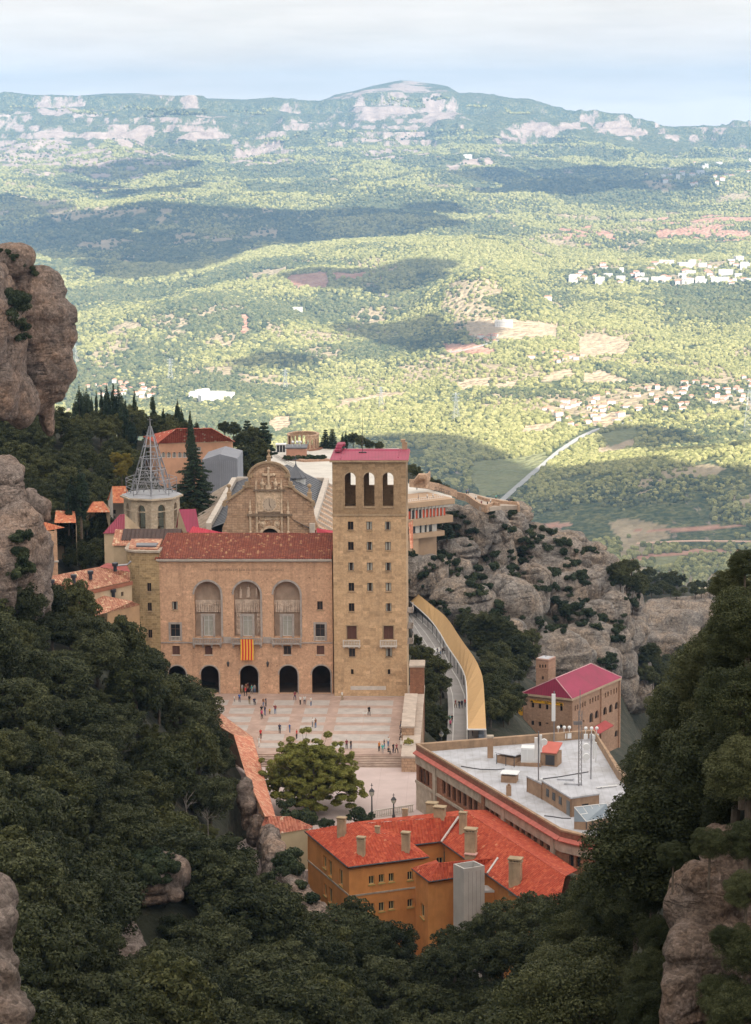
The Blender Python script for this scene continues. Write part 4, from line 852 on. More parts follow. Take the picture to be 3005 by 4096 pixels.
M_IRON = plain('dark_iron', (0.045, 0.045, 0.05), .5, .1)
M_WMET = plain('white_metal', (0.72, 0.73, 0.74), .4, .06)
T_FAC = tiles('facade_tiles', [(.175, .04, .024), (.21, .052, .029), (.135, .031, .021), (.255, .078, .042)], .05, (.36, .19, .10), .42, .44, .35)
T_ORA = tiles('bright_red_tiles', [(.38, .052, .022), (.45, .078, .032), (.31, .038, .018), (.49, .10, .045)], .008, (.55, .22, .12), .40, .40, .25, (.34, .06, .035))
T_LEFT = tiles('weathered_tiles', [(.38, .165, .105), (.46, .225, .145), (.31, .12, .078), (.52, .29, .19)], .08, (.60, .42, .27), .42, .42, .35, (.22, .10, .065))
T_PORT = tiles('salmon_tiles', [(.55, .20, .12), (.62, .27, .17), (.46, .14, .085), (.66, .36, .24)], .10, (.66, .42, .28), .5, .34, .12)
T_PEA = tiles('red_tiles_hip', [(.44, .10, .06), (.50, .14, .085), (.37, .075, .05)], .05, (.62, .45, .33), .45, .45, .25)
T_SMALL = tiles('orange_small_tiles', [(.58, .19, .09), (.66, .26, .13), (.48, .13, .07)], .05, (.66, .4, .25), .42, .42, .15)
TH = math.radians(2.3)
UX = Vector((math.cos(TH), -math.sin(TH), 0)); DN = Vector((math.sin(TH), math.cos(TH), 0))
def window(par, W, s0, s1, z0, z1, d=.28, kind_='dark', arch=False, sill=None, frame=.07, mull=1, surround=None, name='window', trans=None, trim=M_BTRIM, fmat=M_FRM, opened=0):
 """window > pane, sill, surround: set back d behind the wall face"""
 w_, h_ = s1 - s0, z1 - z0; f = min(frame, w_ * .12)
 mb = MB()
 if arch:
  pts = arch_pts(s0, s1, z0, z1, 8); ins = arch_pts(s0 + f, s1 - f, z0 + f, z1 - f, 8); n = len(pts)
  for i in range(n):
   j = (i + 1) % n; mb.face([W.P(*pts[i], -d), W.P(*pts[j], -d), W.P(*ins[j], -d), W.P(*ins[i], -d)])
 else:
  mb.wbox(W, s0, s0 + f, z0, z1, -d - .05, -d); mb.wbox(W, s1 - f, s1, z0, z1, -d - .05, -d); mb.wbox(W, s0 + f, s1 - f, z0, z0 + f, -d - .05, -d); mb.wbox(W, s0 + f, s1 - f, z1 - f, z1, -d - .05, -d)
 for k in range(mull):
  c = s0 + w_ * (k + 1) / (mull + 1); mb.wbox(W, c - f * .5, c + f * .5, z0 + f, z1 - f - (w_ * .15 if arch else 0), -d - .04, -d - .003)
 if trans: mb.wbox(W, s0 + f, s1 - f, z0 + h_ * trans - f * .4, z0 + h_ * trans + f * .4, -d - .04, -d - .006)
 o = mb.build(name, fmat, par)
 mb = MB(); fill(mb, W, arch_pts(s0 + .01, s1 - .01, z0 + .01, z1 - .01, 8) if arch else rect_pts(s0 + .01, s1 - .01, z0 + .01, z1 - .01), -d - .06)
 mb.build('pane', {'dark': M_GLASS, 'curtain': M_CURT, 'shutter': M_WOOD, 'void': M_DARK, 'red': MATS.get('red_panel', M_WOOD)}[kind_], o)
 if kind_ == 'curtain' and opened:
  mb = MB(); c = (s0 + s1) / 2; mb.wbox(W, c - w_ * opened / 2, c + w_ * opened / 2, z0 + f, z1 - f, -d - .055, -d - .045); mb.build('gap', M_GLASS, o)
 if sill: mb = MB(); mb.wbox(W, s0 - .12, s1 + .12, z0 - .16, z0 - .003, .003, .13); mb.build('sill', trim, o)
 if surround:
  mb = MB(); q = surround; mb.wbox(W, s0 - q, s0 - .003, z0, z1, .003, .1); mb.wbox(W, s1 + .003, s1 + q, z0, z1, .003, .1); mb.wbox(W, s0 - q, s1 + q, z1 + .003, z1 + q, .003, .12); mb.build('surround', trim, o)
 return o
def balustrade(mb, W, s0, s1, z0, z1, d, n, r=.07):
 mb.wbox(W, s0, s1, z1 - .16, z1, d - .16, d + .04); mb.wbox(W, s0, s1, z0, z0 + .14, d - .14, d + .02)
 for i in range(n):
  s = s0 + (s1 - s0) * (i + .5) / n; mb.lathe(W.P(s, z0 + .12, d - .06), [(r * .7, 0), (r * 1.25, (z1 - z0) * .25), (r * .6, (z1 - z0) * .6), (r * .8, z1 - z0 - .26)], 6)
c0 = pz(ZB(1000, 1238), 0.0)
WF = Wall(c0, UX)
fac = thing('monastery_facade', 'long pinkish stone front with three tall niches and dark ground arches facing the square', 'building', c0)
sL, sR = WF.at(ZB(352, 700))[0], WF.at(ZB(1617, 700))[0]
zt = WF.at(ZB(1000, 268))[1]; zb = -1.0
holes = []; wins = []
for i, (a, b, y) in enumerate(((410, 542, 1033), (648, 782, 1033), (936, 1071, 1031), (1224, 1361, 1031), (1465, 1602, 1031))):
 s0, s1, _, z1 = WF.rect(ZB, a, y, b, 1235); holes.append((arch_pts(s0, s1, .0 if i < 0 else .02, z1, 14), .9, 'portal'))
NI = []
for a, b in ((598, 803), (886, 1093), (1178, 1384)):
 s0, s1, z0, z1 = WF.rect(ZB, a + 6, 414, b - 6, 824); NI.append((s0, s1, z0, z1)); holes.append((arch_pts(s0, s1, z0, z1, 18), 1.3, 'niche'))
WS = [((438, 562, 480, 624), dict(kind_='curtain', opened=.45, sill=1)), ((1503, 560, 1545, 624), dict(kind_='dark', sill=1)), ((428, 728, 497, 850), dict(kind_='dark', surround=.36, trim=M_TRIM, trans=.7)), ((1492, 728, 1560, 850), dict(kind_='dark', surround=.36, trim=M_TRIM, trans=.7)),
 ((440, 888, 495, 952), dict(kind_='shutter', sill=1, trim=M_LTRIM)), ((680, 888, 735, 952), dict(kind_='shutter', sill=1, trim=M_LTRIM)), ((1257, 888, 1313, 952), dict(kind_='dark', sill=1, trim=M_LTRIM)), ((1500, 886, 1556, 952), dict(kind_='shutter', sill=1, trim=M_LTRIM))]
for r, kw in WS:
 s0, s1, z0, z1 = WF.rect(ZB, *r); holes.append((rect_pts(s0, s1, z0, z1), .28, 'w')); wins.append((s0, s1, z0, z1, kw))
mb = MB(); wall_face(mb, WF, [(sL, zb), (sR, zb), (sR, zt), (sL, zt)], [(h[0], h[1]) for h in holes])
mb.face([WF.P(sR, zb, 0), WF.P(sR, zb, -9), WF.P(sR, zt, -9), WF.P(sR, zt, 0)]); mb.face([WF.P(sL, zb, -9), WF.P(sL, zb, 0), WF.P(sL, zt, 0), WF.P(sL, zt, -9)]); mb.face([WF.P(sR, zb, -9), WF.P(sL, zb, -9), WF.P(sL, zt, -9), WF.P(sR, zt, -9)])
mb.build('wall', M_FAC, fac)
for s0, s1, z0, z1, kw in wins: window(fac, WF, s0, s1, z0, z1, **kw)
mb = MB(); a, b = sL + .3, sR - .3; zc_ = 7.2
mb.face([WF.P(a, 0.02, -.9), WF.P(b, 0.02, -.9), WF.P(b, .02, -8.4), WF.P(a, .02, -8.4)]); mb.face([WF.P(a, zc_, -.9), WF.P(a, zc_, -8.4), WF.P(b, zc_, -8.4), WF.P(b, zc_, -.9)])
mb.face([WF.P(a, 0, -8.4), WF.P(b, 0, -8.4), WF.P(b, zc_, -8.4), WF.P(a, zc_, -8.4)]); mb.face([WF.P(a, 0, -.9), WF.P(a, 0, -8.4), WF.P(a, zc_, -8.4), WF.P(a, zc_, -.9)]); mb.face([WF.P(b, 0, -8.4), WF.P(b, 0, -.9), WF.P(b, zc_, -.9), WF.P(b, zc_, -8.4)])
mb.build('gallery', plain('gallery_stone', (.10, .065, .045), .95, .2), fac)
for h in holes[:5]:
 mb = MB(); ring(mb, WF, h[0][1:] , .22, .003, .10); mb.build('arch_trim', M_TRIM, fac)
for i, (s0, s1, z0, z1) in enumerate(NI):
 w_ = s1 - s0; nb = MB(); fill(nb, WF, arch_pts(s0 - .05, s1 + .05, z0 - .05, z1 + .05, 18), -1.3); nic = nb.build('niche', plain('niche_stone', (.36, .27, .21), .92, .2, .8, dirt=(.27, .2, .155)), fac)
 mb = MB(); ring(mb, WF, arch_pts(s0, s1, z0, z1, 18)[1:], .34, .003, .16); mb.build('surround', M_TRIM, nic)
 zr0, zr1 = WF.at(ZB(700, 648))[1], WF.at(ZB(700, 560 if i != 1 else 556))[1]
 mb = MB(); mb.wbox(WF, s0 + .03, s1 - .03, zr0, zr1, -1.29, -1.12)
 rr = random.Random(i + 3); n = 11
 for k in range(n):
  s = s0 + .15 + (w_ - .3) * (k + .5) / n + rr.uniform(-.08, .08); hz = (zr1 - zr0) * rr.uniform(.72, .98)
  mb.lathe(WF.P(s, zr0 + .02, -1.0), [(.17, 0), (.2, hz * .3), (.13, hz * .55), (.19, hz * .76), (.07, hz * .84)], 6); mb.ball(WF.P(s, zr0 + hz * .91, -.98), (.12, .12, .15), 6, 5)
  if k % 3 == 1: mb.tube([WF.P(s, zr0 + hz * .7, -.95), WF.P(s + .35, zr0 + hz * .5, -.9)], .06, 5)
 mb.build('relief_band', M_REL, nic)
 if i == 1:
  for x, y0, y1, rw in ((938, 460, 537, .22), (996, 443, 533, .36), (1055, 458, 533, .2)):
   _, _, a0, a1 = WF.rect(ZB, x - 5, y0, x + 5, y1); sx_ = WF.at(ZB(x, 500))[0]; H = a1 - a0; mb = MB(); mb.wbox(WF, sx_ - rw, sx_ + rw, a0 - .15, a0, -1.29, -.8)
   mb.lathe(WF.P(sx_, a0, -1.02), [(rw, 0), (rw * 1.05, H * .3), (rw * .8, H * .6), (rw * .95, H * .74), (rw * .3, H * .82)], 8); mb.ball(WF.P(sx_, a0 + H * .9, -1.0), (rw * .45, rw * .45, H * .09), 7, 6); mb.build('statue', M_REL, nic)
  for xa, xb in ((905, 940), (1060, 1090)):
   q0, q1, a0, a1 = WF.rect(ZB, xa, 652, xb, 812); mb = MB(); mb.wbox(WF, q0, q1, a0, a1, -1.29, -1.16)
   for k in range(4):
    for l in range(2): mb.ball(WF.P(q0 + (q1 - q0) * (.3 + .4 * l), a0 + (a1 - a0) * (k + .5) / 4, -1.14), ((q1 - q0) * .22, .16, (a1 - a0) * .11), 6, 5)
   mb.build('relief_panel', M_REL, nic)
 c = (s0 + s1) / 2; q0, q1, a0, a1 = WF.rect(ZB, 680, 668, 750, 822); hw = (q1 - q0) / 2
 window(nic, WF, c - hw, c + hw, a0, a1, d=1.14, kind_='curtain', surround=.42, trim=M_TRIM, trans=.74, frame=.09, fmat=M_WMET, opened=.0)
 q0, q1, a0, a1 = WF.rect(ZB, (592, 880, 1172)[i], 824, (806, 1101, 1393)[i], 865); bal = MB(); bal.wbox(WF, q0, q1, a0 - .12, a0 + .06, .1, .95); balustrade(bal, WF, q0 + .05, q1 - .05, a0 + .063, a1, .85, 17, .085)
 for k in (0, 1): bal.wbox(WF, (q0 + .05, q1 - .3)[k], (q0 + .3, q1 - .05)[k], a0 + .063, a1 + .04, .55, .93)
 for k in range(4): s = q0 + .25 + (q1 - q0 - .5) * k / 3; bal.wbox(WF, s - .16, s + .16, a0 - .45, a0 - .123, .003, .8); bal.wbox(WF, s - .12, s + .12, a0 - .85, a0 - .453, .003, .4)
 bal.build('balcony', M_TRIM, fac)
for i in (2, 3):
 s0, s1, z0, z1, kw = wins[i]; mb = MB(); balustrade(mb, WF, s0 + .02, s1 - .02, z0 + .02, z0 + (z1 - z0) * .27, .05, 7, .06); mb.build('balustrade', M_LTRIM, fac)
za = WF.at(ZB(1000, 868))[1]; zb_ = WF.at(ZB(1000, 860))[1]
mb = MB();
for xa, xb in ((358, 591), (807, 879), (1102, 1171), (1394, 1617)): mb.wbox(WF, WF.at(ZB(xa, 864))[0], WF.at(ZB(xb, 864))[0], za, zb_, .003, .16)
for xa, xb in ((815, 874), (1106, 1168)): mb.wbox(WF, WF.at(ZB(xa, 840))[0], WF.at(ZB(xb, 840))[0], zb_ + .003, WF.at(ZB(900, 822))[1], .003, .07)
mb.build('string_course', M_TRIM, fac)
for x in (851, 1141):
 s, z = WF.at(ZB(x, 1015)); mb = MB(); mb.tube([WF.P(s, z + .55, .003), WF.P(s, z + .6, .4), WF.P(s, z + .42, .45)], .05, 5); mb.lathe(WF.P(s, z - .45, .45), [(.06, -.1), (.16, 0), (.24, .55), (.28, .6), (.1, .85), (.03, .95)], 6); mb.build('wall_lantern', M_IRON, fac)
z2 = WF.at(ZB(1000, 246))[1]; zc1 = WF.at(ZB(1000, 256))[1]
mb = MB(); mb.wbox(WF, sL - .3, sR, zt + .0, zc1, -.4, .35); mb.wbox(WF, sL - .5, sR, zc1 + .003, z2, -.4, .75); mb.build('cornice', M_LTRIM, fac)
WRidge = Wall(WF.P(0, 0, -8.6), UX); rs0, rz = WRidge.at(ZB(405, 62)); rs1 = sR
A, B = WF.P(sL - .55, z2 + .02, .8), WF.P(sR, z2 + .02, .8); Cc, Dd = WRidge.P(rs1, rz, 0), WRidge.P(rs0, rz, 0)
mb = MB(); mb.tile([A, B, Cc, Dd], 0, .44, .13)
E, G = WF.P(sL - .55, z2 + .02, -17), WF.P(sR, z2 + .02, -17); mb.face([A, Dd, E]); mb.face([Cc, G, E, Dd]); mb.tube([Dd, Cc], .14, 6); mb.tube([Dd, A], .14, 6)
mb.build('roof', T_FAC, fac)
def text_mesh(body, size, mat, par, W, s, z, d, name='lettering', thick=.03, align='CENTER', tilt=0.0, width=None):
 cu = bpy.data.curves.new(name, 'FONT'); cu.body = body; cu.size = size; cu.align_x = align; cu.extrude = thick; cu.space_character = 1.05
 o = bpy.data.objects.new(name, cu); COL.objects.link(o); dg = bpy.context.evaluated_depsgraph_get(); me = bpy.data.meshes.new_from_object(o.evaluated_get(dg)); bpy.data.objects.remove(o)
 co = np.empty(len(me.vertices) * 3); me.vertices.foreach_get('co', co); co = co.reshape(-1, 3)
 if width: co[:, 0] *= width / (co[:, 0].max() - co[:, 0].min())
 pp = wloc(par); P0 = W.P(s, z, d); out = np.array([(P0 + W.ux * (c[0] * math.cos(tilt) - c[1] * math.sin(tilt)) + UP * (c[1] * math.cos(tilt) + c[0] * math.sin(tilt)) + W.n * c[2] - pp)[:] for c in co])
 me.vertices.foreach_set('co', out.astype(np.float32).ravel()); me.update(); me.materials.clear(); me.materials.append(mat); o = bpy.data.objects.new(name, me); COL.objects.link(o); o.parent = par; return o
s, z = WF.at(ZB(985, 338)); text_mesh('URBS IERVSALEM BEATA DICTA PACIS VISIO', .62, plain('faded_bronze_letters', (.25, .17, .12), .7), fac, WF, s, z, .02, 'inscription', .02, width=WF.at(ZB(1260, 338))[0] - WF.at(ZB(715, 338))[0])
q0, q1, a0, a1 = WF.rect(ZB, 945, 830, 1040, 984)
flag = thing('flag', 'yellow and red striped flag hanging over the middle balcony', 'flag', WF.P((q0 + q1) / 2, a0, 1.0))
mb = MB(); nx, nz = 36, 10
for i in range(nx):
 for j in range(nz):
  def fp(i, j):
   f, g = i / nx, j / nz; return WF.P(q0 + (q1 - q0) * f + .03 * math.sin(g * 4), a1 - (a1 - a0) * g, 1.0 + .06 * math.sin(f * 14 + g * 2) * g + .02)
  mb.face([fp(i, j + 1), fp(i + 1, j + 1), fp(i + 1, j), fp(i, j)], 1 if int(i / nx * 9) % 2 else 0)
mb.build('cloth', None, flag, mats=[plain('flag_yellow', (.80, .42, .06), .8, .05), plain('flag_red', (.55, .02, .03), .8, .05)])
mb = MB(); mb.tube([WF.P(q0 - .1, a1 + .02, 1.0), WF.P(q1 + .1, a1 + .02, 1.0)], .035, 5); mb.build('rod', M_IRON, flag)
WT = Wall(WF.P(0, 0, 1.6), UX)
t0, t1 = WT.at(ZC(272, 1100))[0], WT.at(ZC(872, 1100))[0]; TD = 12.5; ztop = WT.at(ZC(570, 303))[1]; zbelt = WT.at(ZC(570, 738))[1]
tow = thing('square_tower', 'tall square ochre stone tower with three open arches and a magenta roof', 'tower', WT.P((t0 + t1) / 2, 0, 0))
holes, wins = [], []
cols3 = ((392, 439), (545, 592), (696, 743))
rows5 = ((791, 860), (958, 1027), (1127, 1195), (1293, 1362), (1460, 1528))
pat = ['dark', 'curtain', 'curtain', 'dark', 'curtain', 'curtain', 'curtain', 'curtain', 'curtain', 'dark', 'curtain', 'curtain', 'dark', '', 'curtain']
for r, (y0, y1) in enumerate(rows5):
 for k, (xa, xb) in enumerate(cols3):
  ty = pat[r * 3 + k]
  if not ty: continue
  dx = r * 2; s0, s1, z0, z1 = WT.rect(ZC, xa + dx, y0, xb + dx, y1); wins.append((s0, s1, z0, z1, dict(kind_=ty, sill=1, opened=.22 if (r + k) % 2 else .5)))
for xa in (386, 686): s0, s1, z0, z1 = WT.rect(ZC, xa, 1645, xa + 79, 1756); wins.append((s0, s1, z0, z1, dict(kind_='shutter', surround=.2, mull=1, frame=.05)))
for xa in (401, 703): s0, s1, z0, z1 = WT.rect(ZC, xa, 1830, xa + 53, 1900); wins.append((s0, s1, z0, z1, dict(kind_='dark' if xa < 500 else 'curtain', sill=1, opened=.4)))
for xa in (418, 719): s0, s1, z0, z1 = WT.rect(ZC, xa, 2001, xa + 22, 2043); wins.append((s0, s1, z0, z1, dict(kind_='void', mull=0, frame=.03)))
big = [WT.rect(ZC, xa, 390, xb, 668) for xa, xb in ((368, 457), (523, 611), (678, 767))]
zbs = big[0][2]
mb = MB(); wall_face(mb, WT, [(t0, -1), (t1, -1), (t1, zbelt), (t0, zbelt)], [(rect_pts(*w_[:4]), .28) for w_ in wins])
TW = t1 - t0
def tside(s, out): return Wall(WT.P(s, 0, 0 if out > 0 else -TD), DN if out > 0 else -DN)
WR, WL = tside(t1, 1), Wall(WT.P(t0, 0, -TD), -DN); WB = Wall(WT.P(t1, 0, -TD), -UX)
for Wd, L in ((WR, TD), (WL, TD), (WB, TW)): fill(mb, Wd, rect_pts(0, L, -1, zbelt), 0)
mb.build('shaft_wall', M_TOW, tow)
for w_ in wins: window(tow, WT, *w_[:4], **w_[4])
mb = MB(); wall_face(mb, WT, [(t0, zbelt), (t1, zbelt), (t1, ztop), (t0, ztop)], [(arch_pts(*b_, 14), .75) for b_ in big])
inn = [(-1 * (b_[1]) , -1 * b_[0]) for b_ in big]
backo = [(t1 - b_[1] - .5, t1 - b_[0] - .45) for b_ in big]
wall_face(mb, WB, [(0, zbelt), (TW, zbelt), (TW, ztop), (0, ztop)], [(arch_pts(a_, b2, zbs + 2.0, big[0][3] - .1, 14), .75) for a_, b2 in backo])
for Wd in (WR, WL): wall_face(mb, Wd, [(0, zbelt), (TD, zbelt), (TD, ztop), (0, ztop)], [(arch_pts(TD * f - .95, TD * f + .95, zbs, big[0][3], 14), .75) for f in (.22, .5, .78)] if Wd is WR else [])
for Wd, L in ((WT, None), (WB, TW), (WR, TD), (WL, TD)):      # inner faces of the open storey
 lo, hi = (t0 + .75, t1 - .75) if Wd is WT else (.75, L - .75)
 hl = {id(WT): [arch_pts(*b_, 14) for b_ in big], id(WB): [arch_pts(a_, b2, zbs + 2.0, big[0][3] - .1, 14) for a_, b2 in backo], id(WR): [arch_pts(TD * f - .95, TD * f + .95, zbs, big[0][3], 14) for f in (.22, .5, .78)]}.get(id(Wd), [])
 loops = [[Vector((a_, z_, 0)) for a_, z_ in rect_pts(lo, hi, zbelt, ztop - .3)]] + [[Vector((a_, z_, 0)) for a_, z_ in h] for h in hl]; fl = [p for l in loops for p in l]
 for tr in tessellate_polygon(loops): mb.face([Wd.P(fl[i].x, fl[i].y, -.75) for i in tr])
mb.face([WT.P(t0 + .75, zbelt + .1, -.75), WT.P(t1 - .75, zbelt + .1, -.75), WT.P(t1 - .75, zbelt + .1, -TD + .75), WT.P(t0 + .75, zbelt + .1, -TD + .75)]); mb.face([WT.P(t0 + .75, ztop - .3, -.75), WT.P(t0 + .75, ztop - .3, -TD + .75), WT.P(t1 - .75, ztop - .3, -TD + .75), WT.P(t1 - .75, ztop - .3, -.75)])
mb.build('belfry_wall', ashlar('brown_ashlar', (0.34, 0.225, 0.13), (0.38, 0.26, 0.155), (0.30, 0.2, 0.115), 1.15, 0.52, .012, dark=.35, bump=.35, stain=(.25, .17, .10), sf=.4), tow)
mb = MB(); mb.wbox(WT, t0 - .1, t1 + .1, zbelt - .18, zbelt + .18, .003, .16); mb.build('belt_course', M_BTRIM, tow)
for b_ in big:
 mb = MB(); mb.wbox(WT, b_[0] - .15, b_[1] + .15, zbs - .28, zbs - .003, .003, .14); ring(mb, WT, arch_pts(*b_, 14)[2:], .22, .003, .07); mb.build('arch_trim', M_BTRIM, tow)
mb = MB(); e = .45
for Wd, lo, hi in ((WT, t0 - e, t1 + e),): mb.wbox(Wd, lo, hi, ztop, ztop + .35, -TD - e, e)
mb.build('cornice', M_BTRIM, tow)
zr = WT.at(ZC(570, 284))[1]; Wb = Wall(WT.P(0, 0, -TD), UX); sA, zA_ = Wb.at(ZC(302, 197)); sB, _ = Wb.at(ZC(890, 195))
mb = MB(); q = [WT.P(t0 - e, ztop + .353, e), WT.P(t1 + e, ztop + .353, e), Wb.P(t1 + e, ztop + .353, -e), Wb.P(t0 - e, ztop + .353, -e)]
T4 = [WT.P(t0 - e, zr, e), WT.P(t1 + e, zr, e), Wb.P(t1 + .2, max(zA_, zr + .1), -e), Wb.P(t0 - .2, max(zA_, zr + .1), -e)]
mb.hexa(q, T4)
def onroof(x, y):
 a, b2, d_ = T4[0], T4[1], T4[3]; nn = (b2 - a).cross(d_ - a); r = ray(*ZC(x, y)); o_ = Vector((0, 0, CAMZ)); return o_ + r * ((a - o_).dot(nn) / r.dot(nn))
for x0, y0, x1, y1 in ((355, 208, 822, 209), (820, 208, 806, 268), (330, 280, 352, 220), (355, 200, 385, 199)): mb.tube([onroof(x0, y0), onroof(x1, y1)], .16, 4)
mb.build('roof', M_MAG, tow)
mb = MB(); p0, p1 = onroof(312, 222), onroof(348, 190)
for k in range(6): f = k / 5; c = p0.lerp(p1, f) + UP * (1.1 * math.sin(math.pi * (.15 + .6 * f))); mb.box(c.x - .55, c.y - 1.3, c.z - .25, c.x + .55, c.y + 1.3, c.z + .1)
mb.build('roof_hood', M_MAG, tow)
mb = MB(); p0 = onroof(514, 228); mb.tube([p0, p0 + UP * 7.2], [.06, .03], 5); mb.box(p0.x - .7, p0.y - .15, p0.z, p0.x + .7, p0.y + .15, p0.z + .2); mb.build('mast', M_IRON, tow)
p0 = Wb.P(t1 - .5, zr, -.3); mb = MB(); x0 = Wb.at(ZC(838, 180))[0]; x1 = Wb.at(ZC(880, 180))[0]; zz = [Wb.at(ZC(860, y))[1] for y in (190, 140, 118)]
mb.wbox(Wb, x0, x1, zr - .2, zz[1], -.6, .5); mb.wbox(Wb, x0 - .25, (x0 + x1) / 2 + .1, zz[1] + .003, zz[2], -.6, .5); mb.build('stack', M_BTRIM, tow)
for xa, xb in ((352, 497), (655, 797)):
 q0, q1, a0, a1 = WT.rect(ZC, xa, 1755, xb, 1806); mb = MB(); mb.wbox(WT, q0, q1, a0 - .1, a0 + .08, .003, .95); balustrade(mb, WT, q0 + .05, q1 - .05, a0 + .083, a1, .9, 11, .07)
 for k in (0, 1): mb.wbox(WT, (q0 + .03, q1 - .25)[k], (q0 + .25, q1 - .03)[k], a0 + .083, a1 + .05, .7, .96)
 for k in range(4): s = q0 + .25 + (q1 - q0 - .5) * k / 3; mb.wbox(WT, s - .11, s + .11, a0 - .4, a0 - .103, .003, .6)
 mb.build('balcony', M_LTRIM, tow)
s0, s1, z0, z1 = WT.rect(ZC, 415, 2138, 705, 2170); mb = MB(); mb.wbox(WT, s0, s1, z0, z1, .003, .03); mb.build('pale_stone_patch', M_LTRIM, tow)
for k, zf in enumerate((14.5, 11.6, 8.8)):       # balconies and lower storeys on the tower's far flank
 mb = MB(); mb.wbox(WR, 3.5, 8, zf, zf + .18, .003, 1.1); balustrade(mb, WR, 3.5, 8, zf + .183, zf + 1.1, 1.05, 12, .05); mb.build('balcony', M_TRIM, tow)
rt = thing('corner_tower', 'rounded weathered stone corner tower with three small windows left of the long front', 'tower', WF.P(sL - 3, 0, 0))
sA = WF.at(ZJ(1185, 900))[0]; zR = WF.at(ZJ(1400, 612))[1]; wd = sL - sA
foot = [(sA, -8), (sA, -2.2), (sA + wd * .05, -1.3), (sA + wd * .14, -.6), (sA + wd * .28, -.15), (sA + wd * .42, .12)]
mb = MB(); pts = [WF.P(a_, 0, d_) for a_, d_ in foot]
for i in range(len(pts) - 1): mb.face([(*pts[i].xy, -1), (*pts[i + 1].xy, -1), (*pts[i + 1].xy, zR), (*pts[i].xy, zR)])
rw_ = [WF.rect(ZJ, *r) for r in ((1391, 900, 1430, 980), (1395, 1088, 1435, 1166), (1401, 1340, 1440, 1420))]
Wc = Wall(WF.P(0, 0, .12), UX); wall_face(mb, Wc, [(foot[-1][0], -1), (sL - .0, -1), (sL - .0, zR), (foot[-1][0], zR)], [(rect_pts(*r), .25) for r in rw_])
mb.face([WF.P(sL, -1, .12), WF.P(sL, -1, -8), WF.P(sL, zR, -8), WF.P(sL, zR, .12)]); mb.face([WF.P(sL, -1, -8), WF.P(sA, -1, -8), WF.P(sA, zR, -8), WF.P(sL, zR, -8)])
mb.build('wall', M_RND, rt)
for r in rw_: window(rt, Wc, *r, kind_='dark', d=.25, sill=1, mull=1)
cap = [(sA - .35, -8), (sA - .35, -2.3), (sA + wd * .02, -1.1), (sA + wd * .12, -.3), (sA + wd * .28, .25), (sA + wd * .42, .55), (sL + .25, .55), (sL + .25, -8)]
pp = [WF.P(a_, 0, d_) for a_, d_ in cap]; mb = MB(); mb.prism([(p.x, p.y) for p in pp], zR + .0, zR + .35); mb.build('coping', M_CONC, rt)
mb = MB(); c = [WF.P(a_, zR + .36, d_) for a_, d_ in ((sA + .2, -7.5), (sA + .6, -1.0), (sL - .2, -.2), (sL - .2, -7.5))]; mb.hexa(c, [p + UP * (.25 if i in (1, 2) else .8) for i, p in enumerate(c)]); mb.build('roof', T_LEFT, rt)
mb = MB(); c = [WF.P(a_, zR + .7, d_) for a_, d_ in ((sA + 1.6, -4.2), (sA + 1.9, -1.4), (sL - .6, -1.2), (sL - .6, -4.2))]; mb.hexa(c, [p + UP * .3 for p in c]); mb.build('skylight', plain('dull_skylight', (.12, .12, .14), .3), rt)
def slab(mb, q, th, mi=0): mb.hexa([p - UP * th for p in q], q, mi)
bh = thing('rear_hall', 'low hall with a dark metal ridge roof behind the corner tower', 'building', WF.P(sA, 0, -10))
Wh = Wall(WF.P(0, 0, -9.5), UX); Wi = Wall(WF.P(0, 0, -14), UX)
h0, h1 = Wh.at(ZJ(1058, 540))[0], sL + 2.5; ze = Wh.at(ZJ(1110, 548))[1]; zrg = Wi.at(ZJ(1300, 398))[1]
mb = MB(); fill(mb, Wh, rect_pts(h0 + .3, h1, -1, ze), 0); mb.face([Wi.P(h0 + .3, -1, -6), Wh.P(h0 + .3, -1, 0), Wh.P(h0 + .3, ze, 0), Wi.P(h0 + .3, zrg, 0), Wi.P(h0 + .3, ze, -6)]); mb.build('wall', M_CREAM, bh)
mb = MB(); mb.tile([Wh.P(h0, ze, .4), Wh.P(h1, ze, .4), Wi.P(h1, zrg, 0), Wi.P(h0, zrg, 0)]); mb.tile([Wi.P(h0, zrg, 0), Wi.P(h1, zrg, 0), Wi.P(h1, ze, -5), Wi.P(h0, ze, -5)]); mb.build('roof', T_LEFT, bh)
mb = MB(); a_ = h0 + (h1 - h0) * .13; f0 = .30; lo = lambda s, d: Wh.P(s, ze, .4).lerp(Wi.P(s, zrg, 0), d) + UP * .2
slab(mb, [lo(a_, f0), lo(h1, f0), lo(h1, .99), lo(a_, .99)], .15)
for k in range(15): s = a_ + (h1 - a_) * k / 14; mb.tube([lo(s, f0) + UP * .05, lo(s, .99) + UP * .05], .05, 4)
mb.build('metal_cover', plain('rusty_metal', (.055, .028, .022), .6, .3, 1.0), bh)
def rectwall(name, mat, par, a, b, z0, z1, holes=(), d=.25):
 W = Wall(a, b - a); mb = MB(); wall_face(mb, W, rect_pts(0, (Vector((b.x, b.y, 0)) - Vector((a.x, a.y, 0))).length, z0, z1), [(rect_pts(*h), d) for h in holes]); o = mb.build(name, mat, par); return W
la = thing('cloister_wing', 'low wing with weathered terracotta roof and dark vents, topmost of two before the corner tower', 'building', pz(ZJ(900, 900), 21))
za_, zr_ = 21.5, 24.3
d_, c_ = pz(ZJ(782, 982), za_), pz(ZJ(1228, 884), za_); b_ = pz(ZJ(935, 755), zr_); a_ = pz(ZJ(395, 858), zr_); e_ = pz(ZJ(330, 1010), za_ - .3); f_ = pz(ZJ(1010, 716), zr_ - .6); g_ = pz(ZJ(1230, 800), zr_ - 1.2)
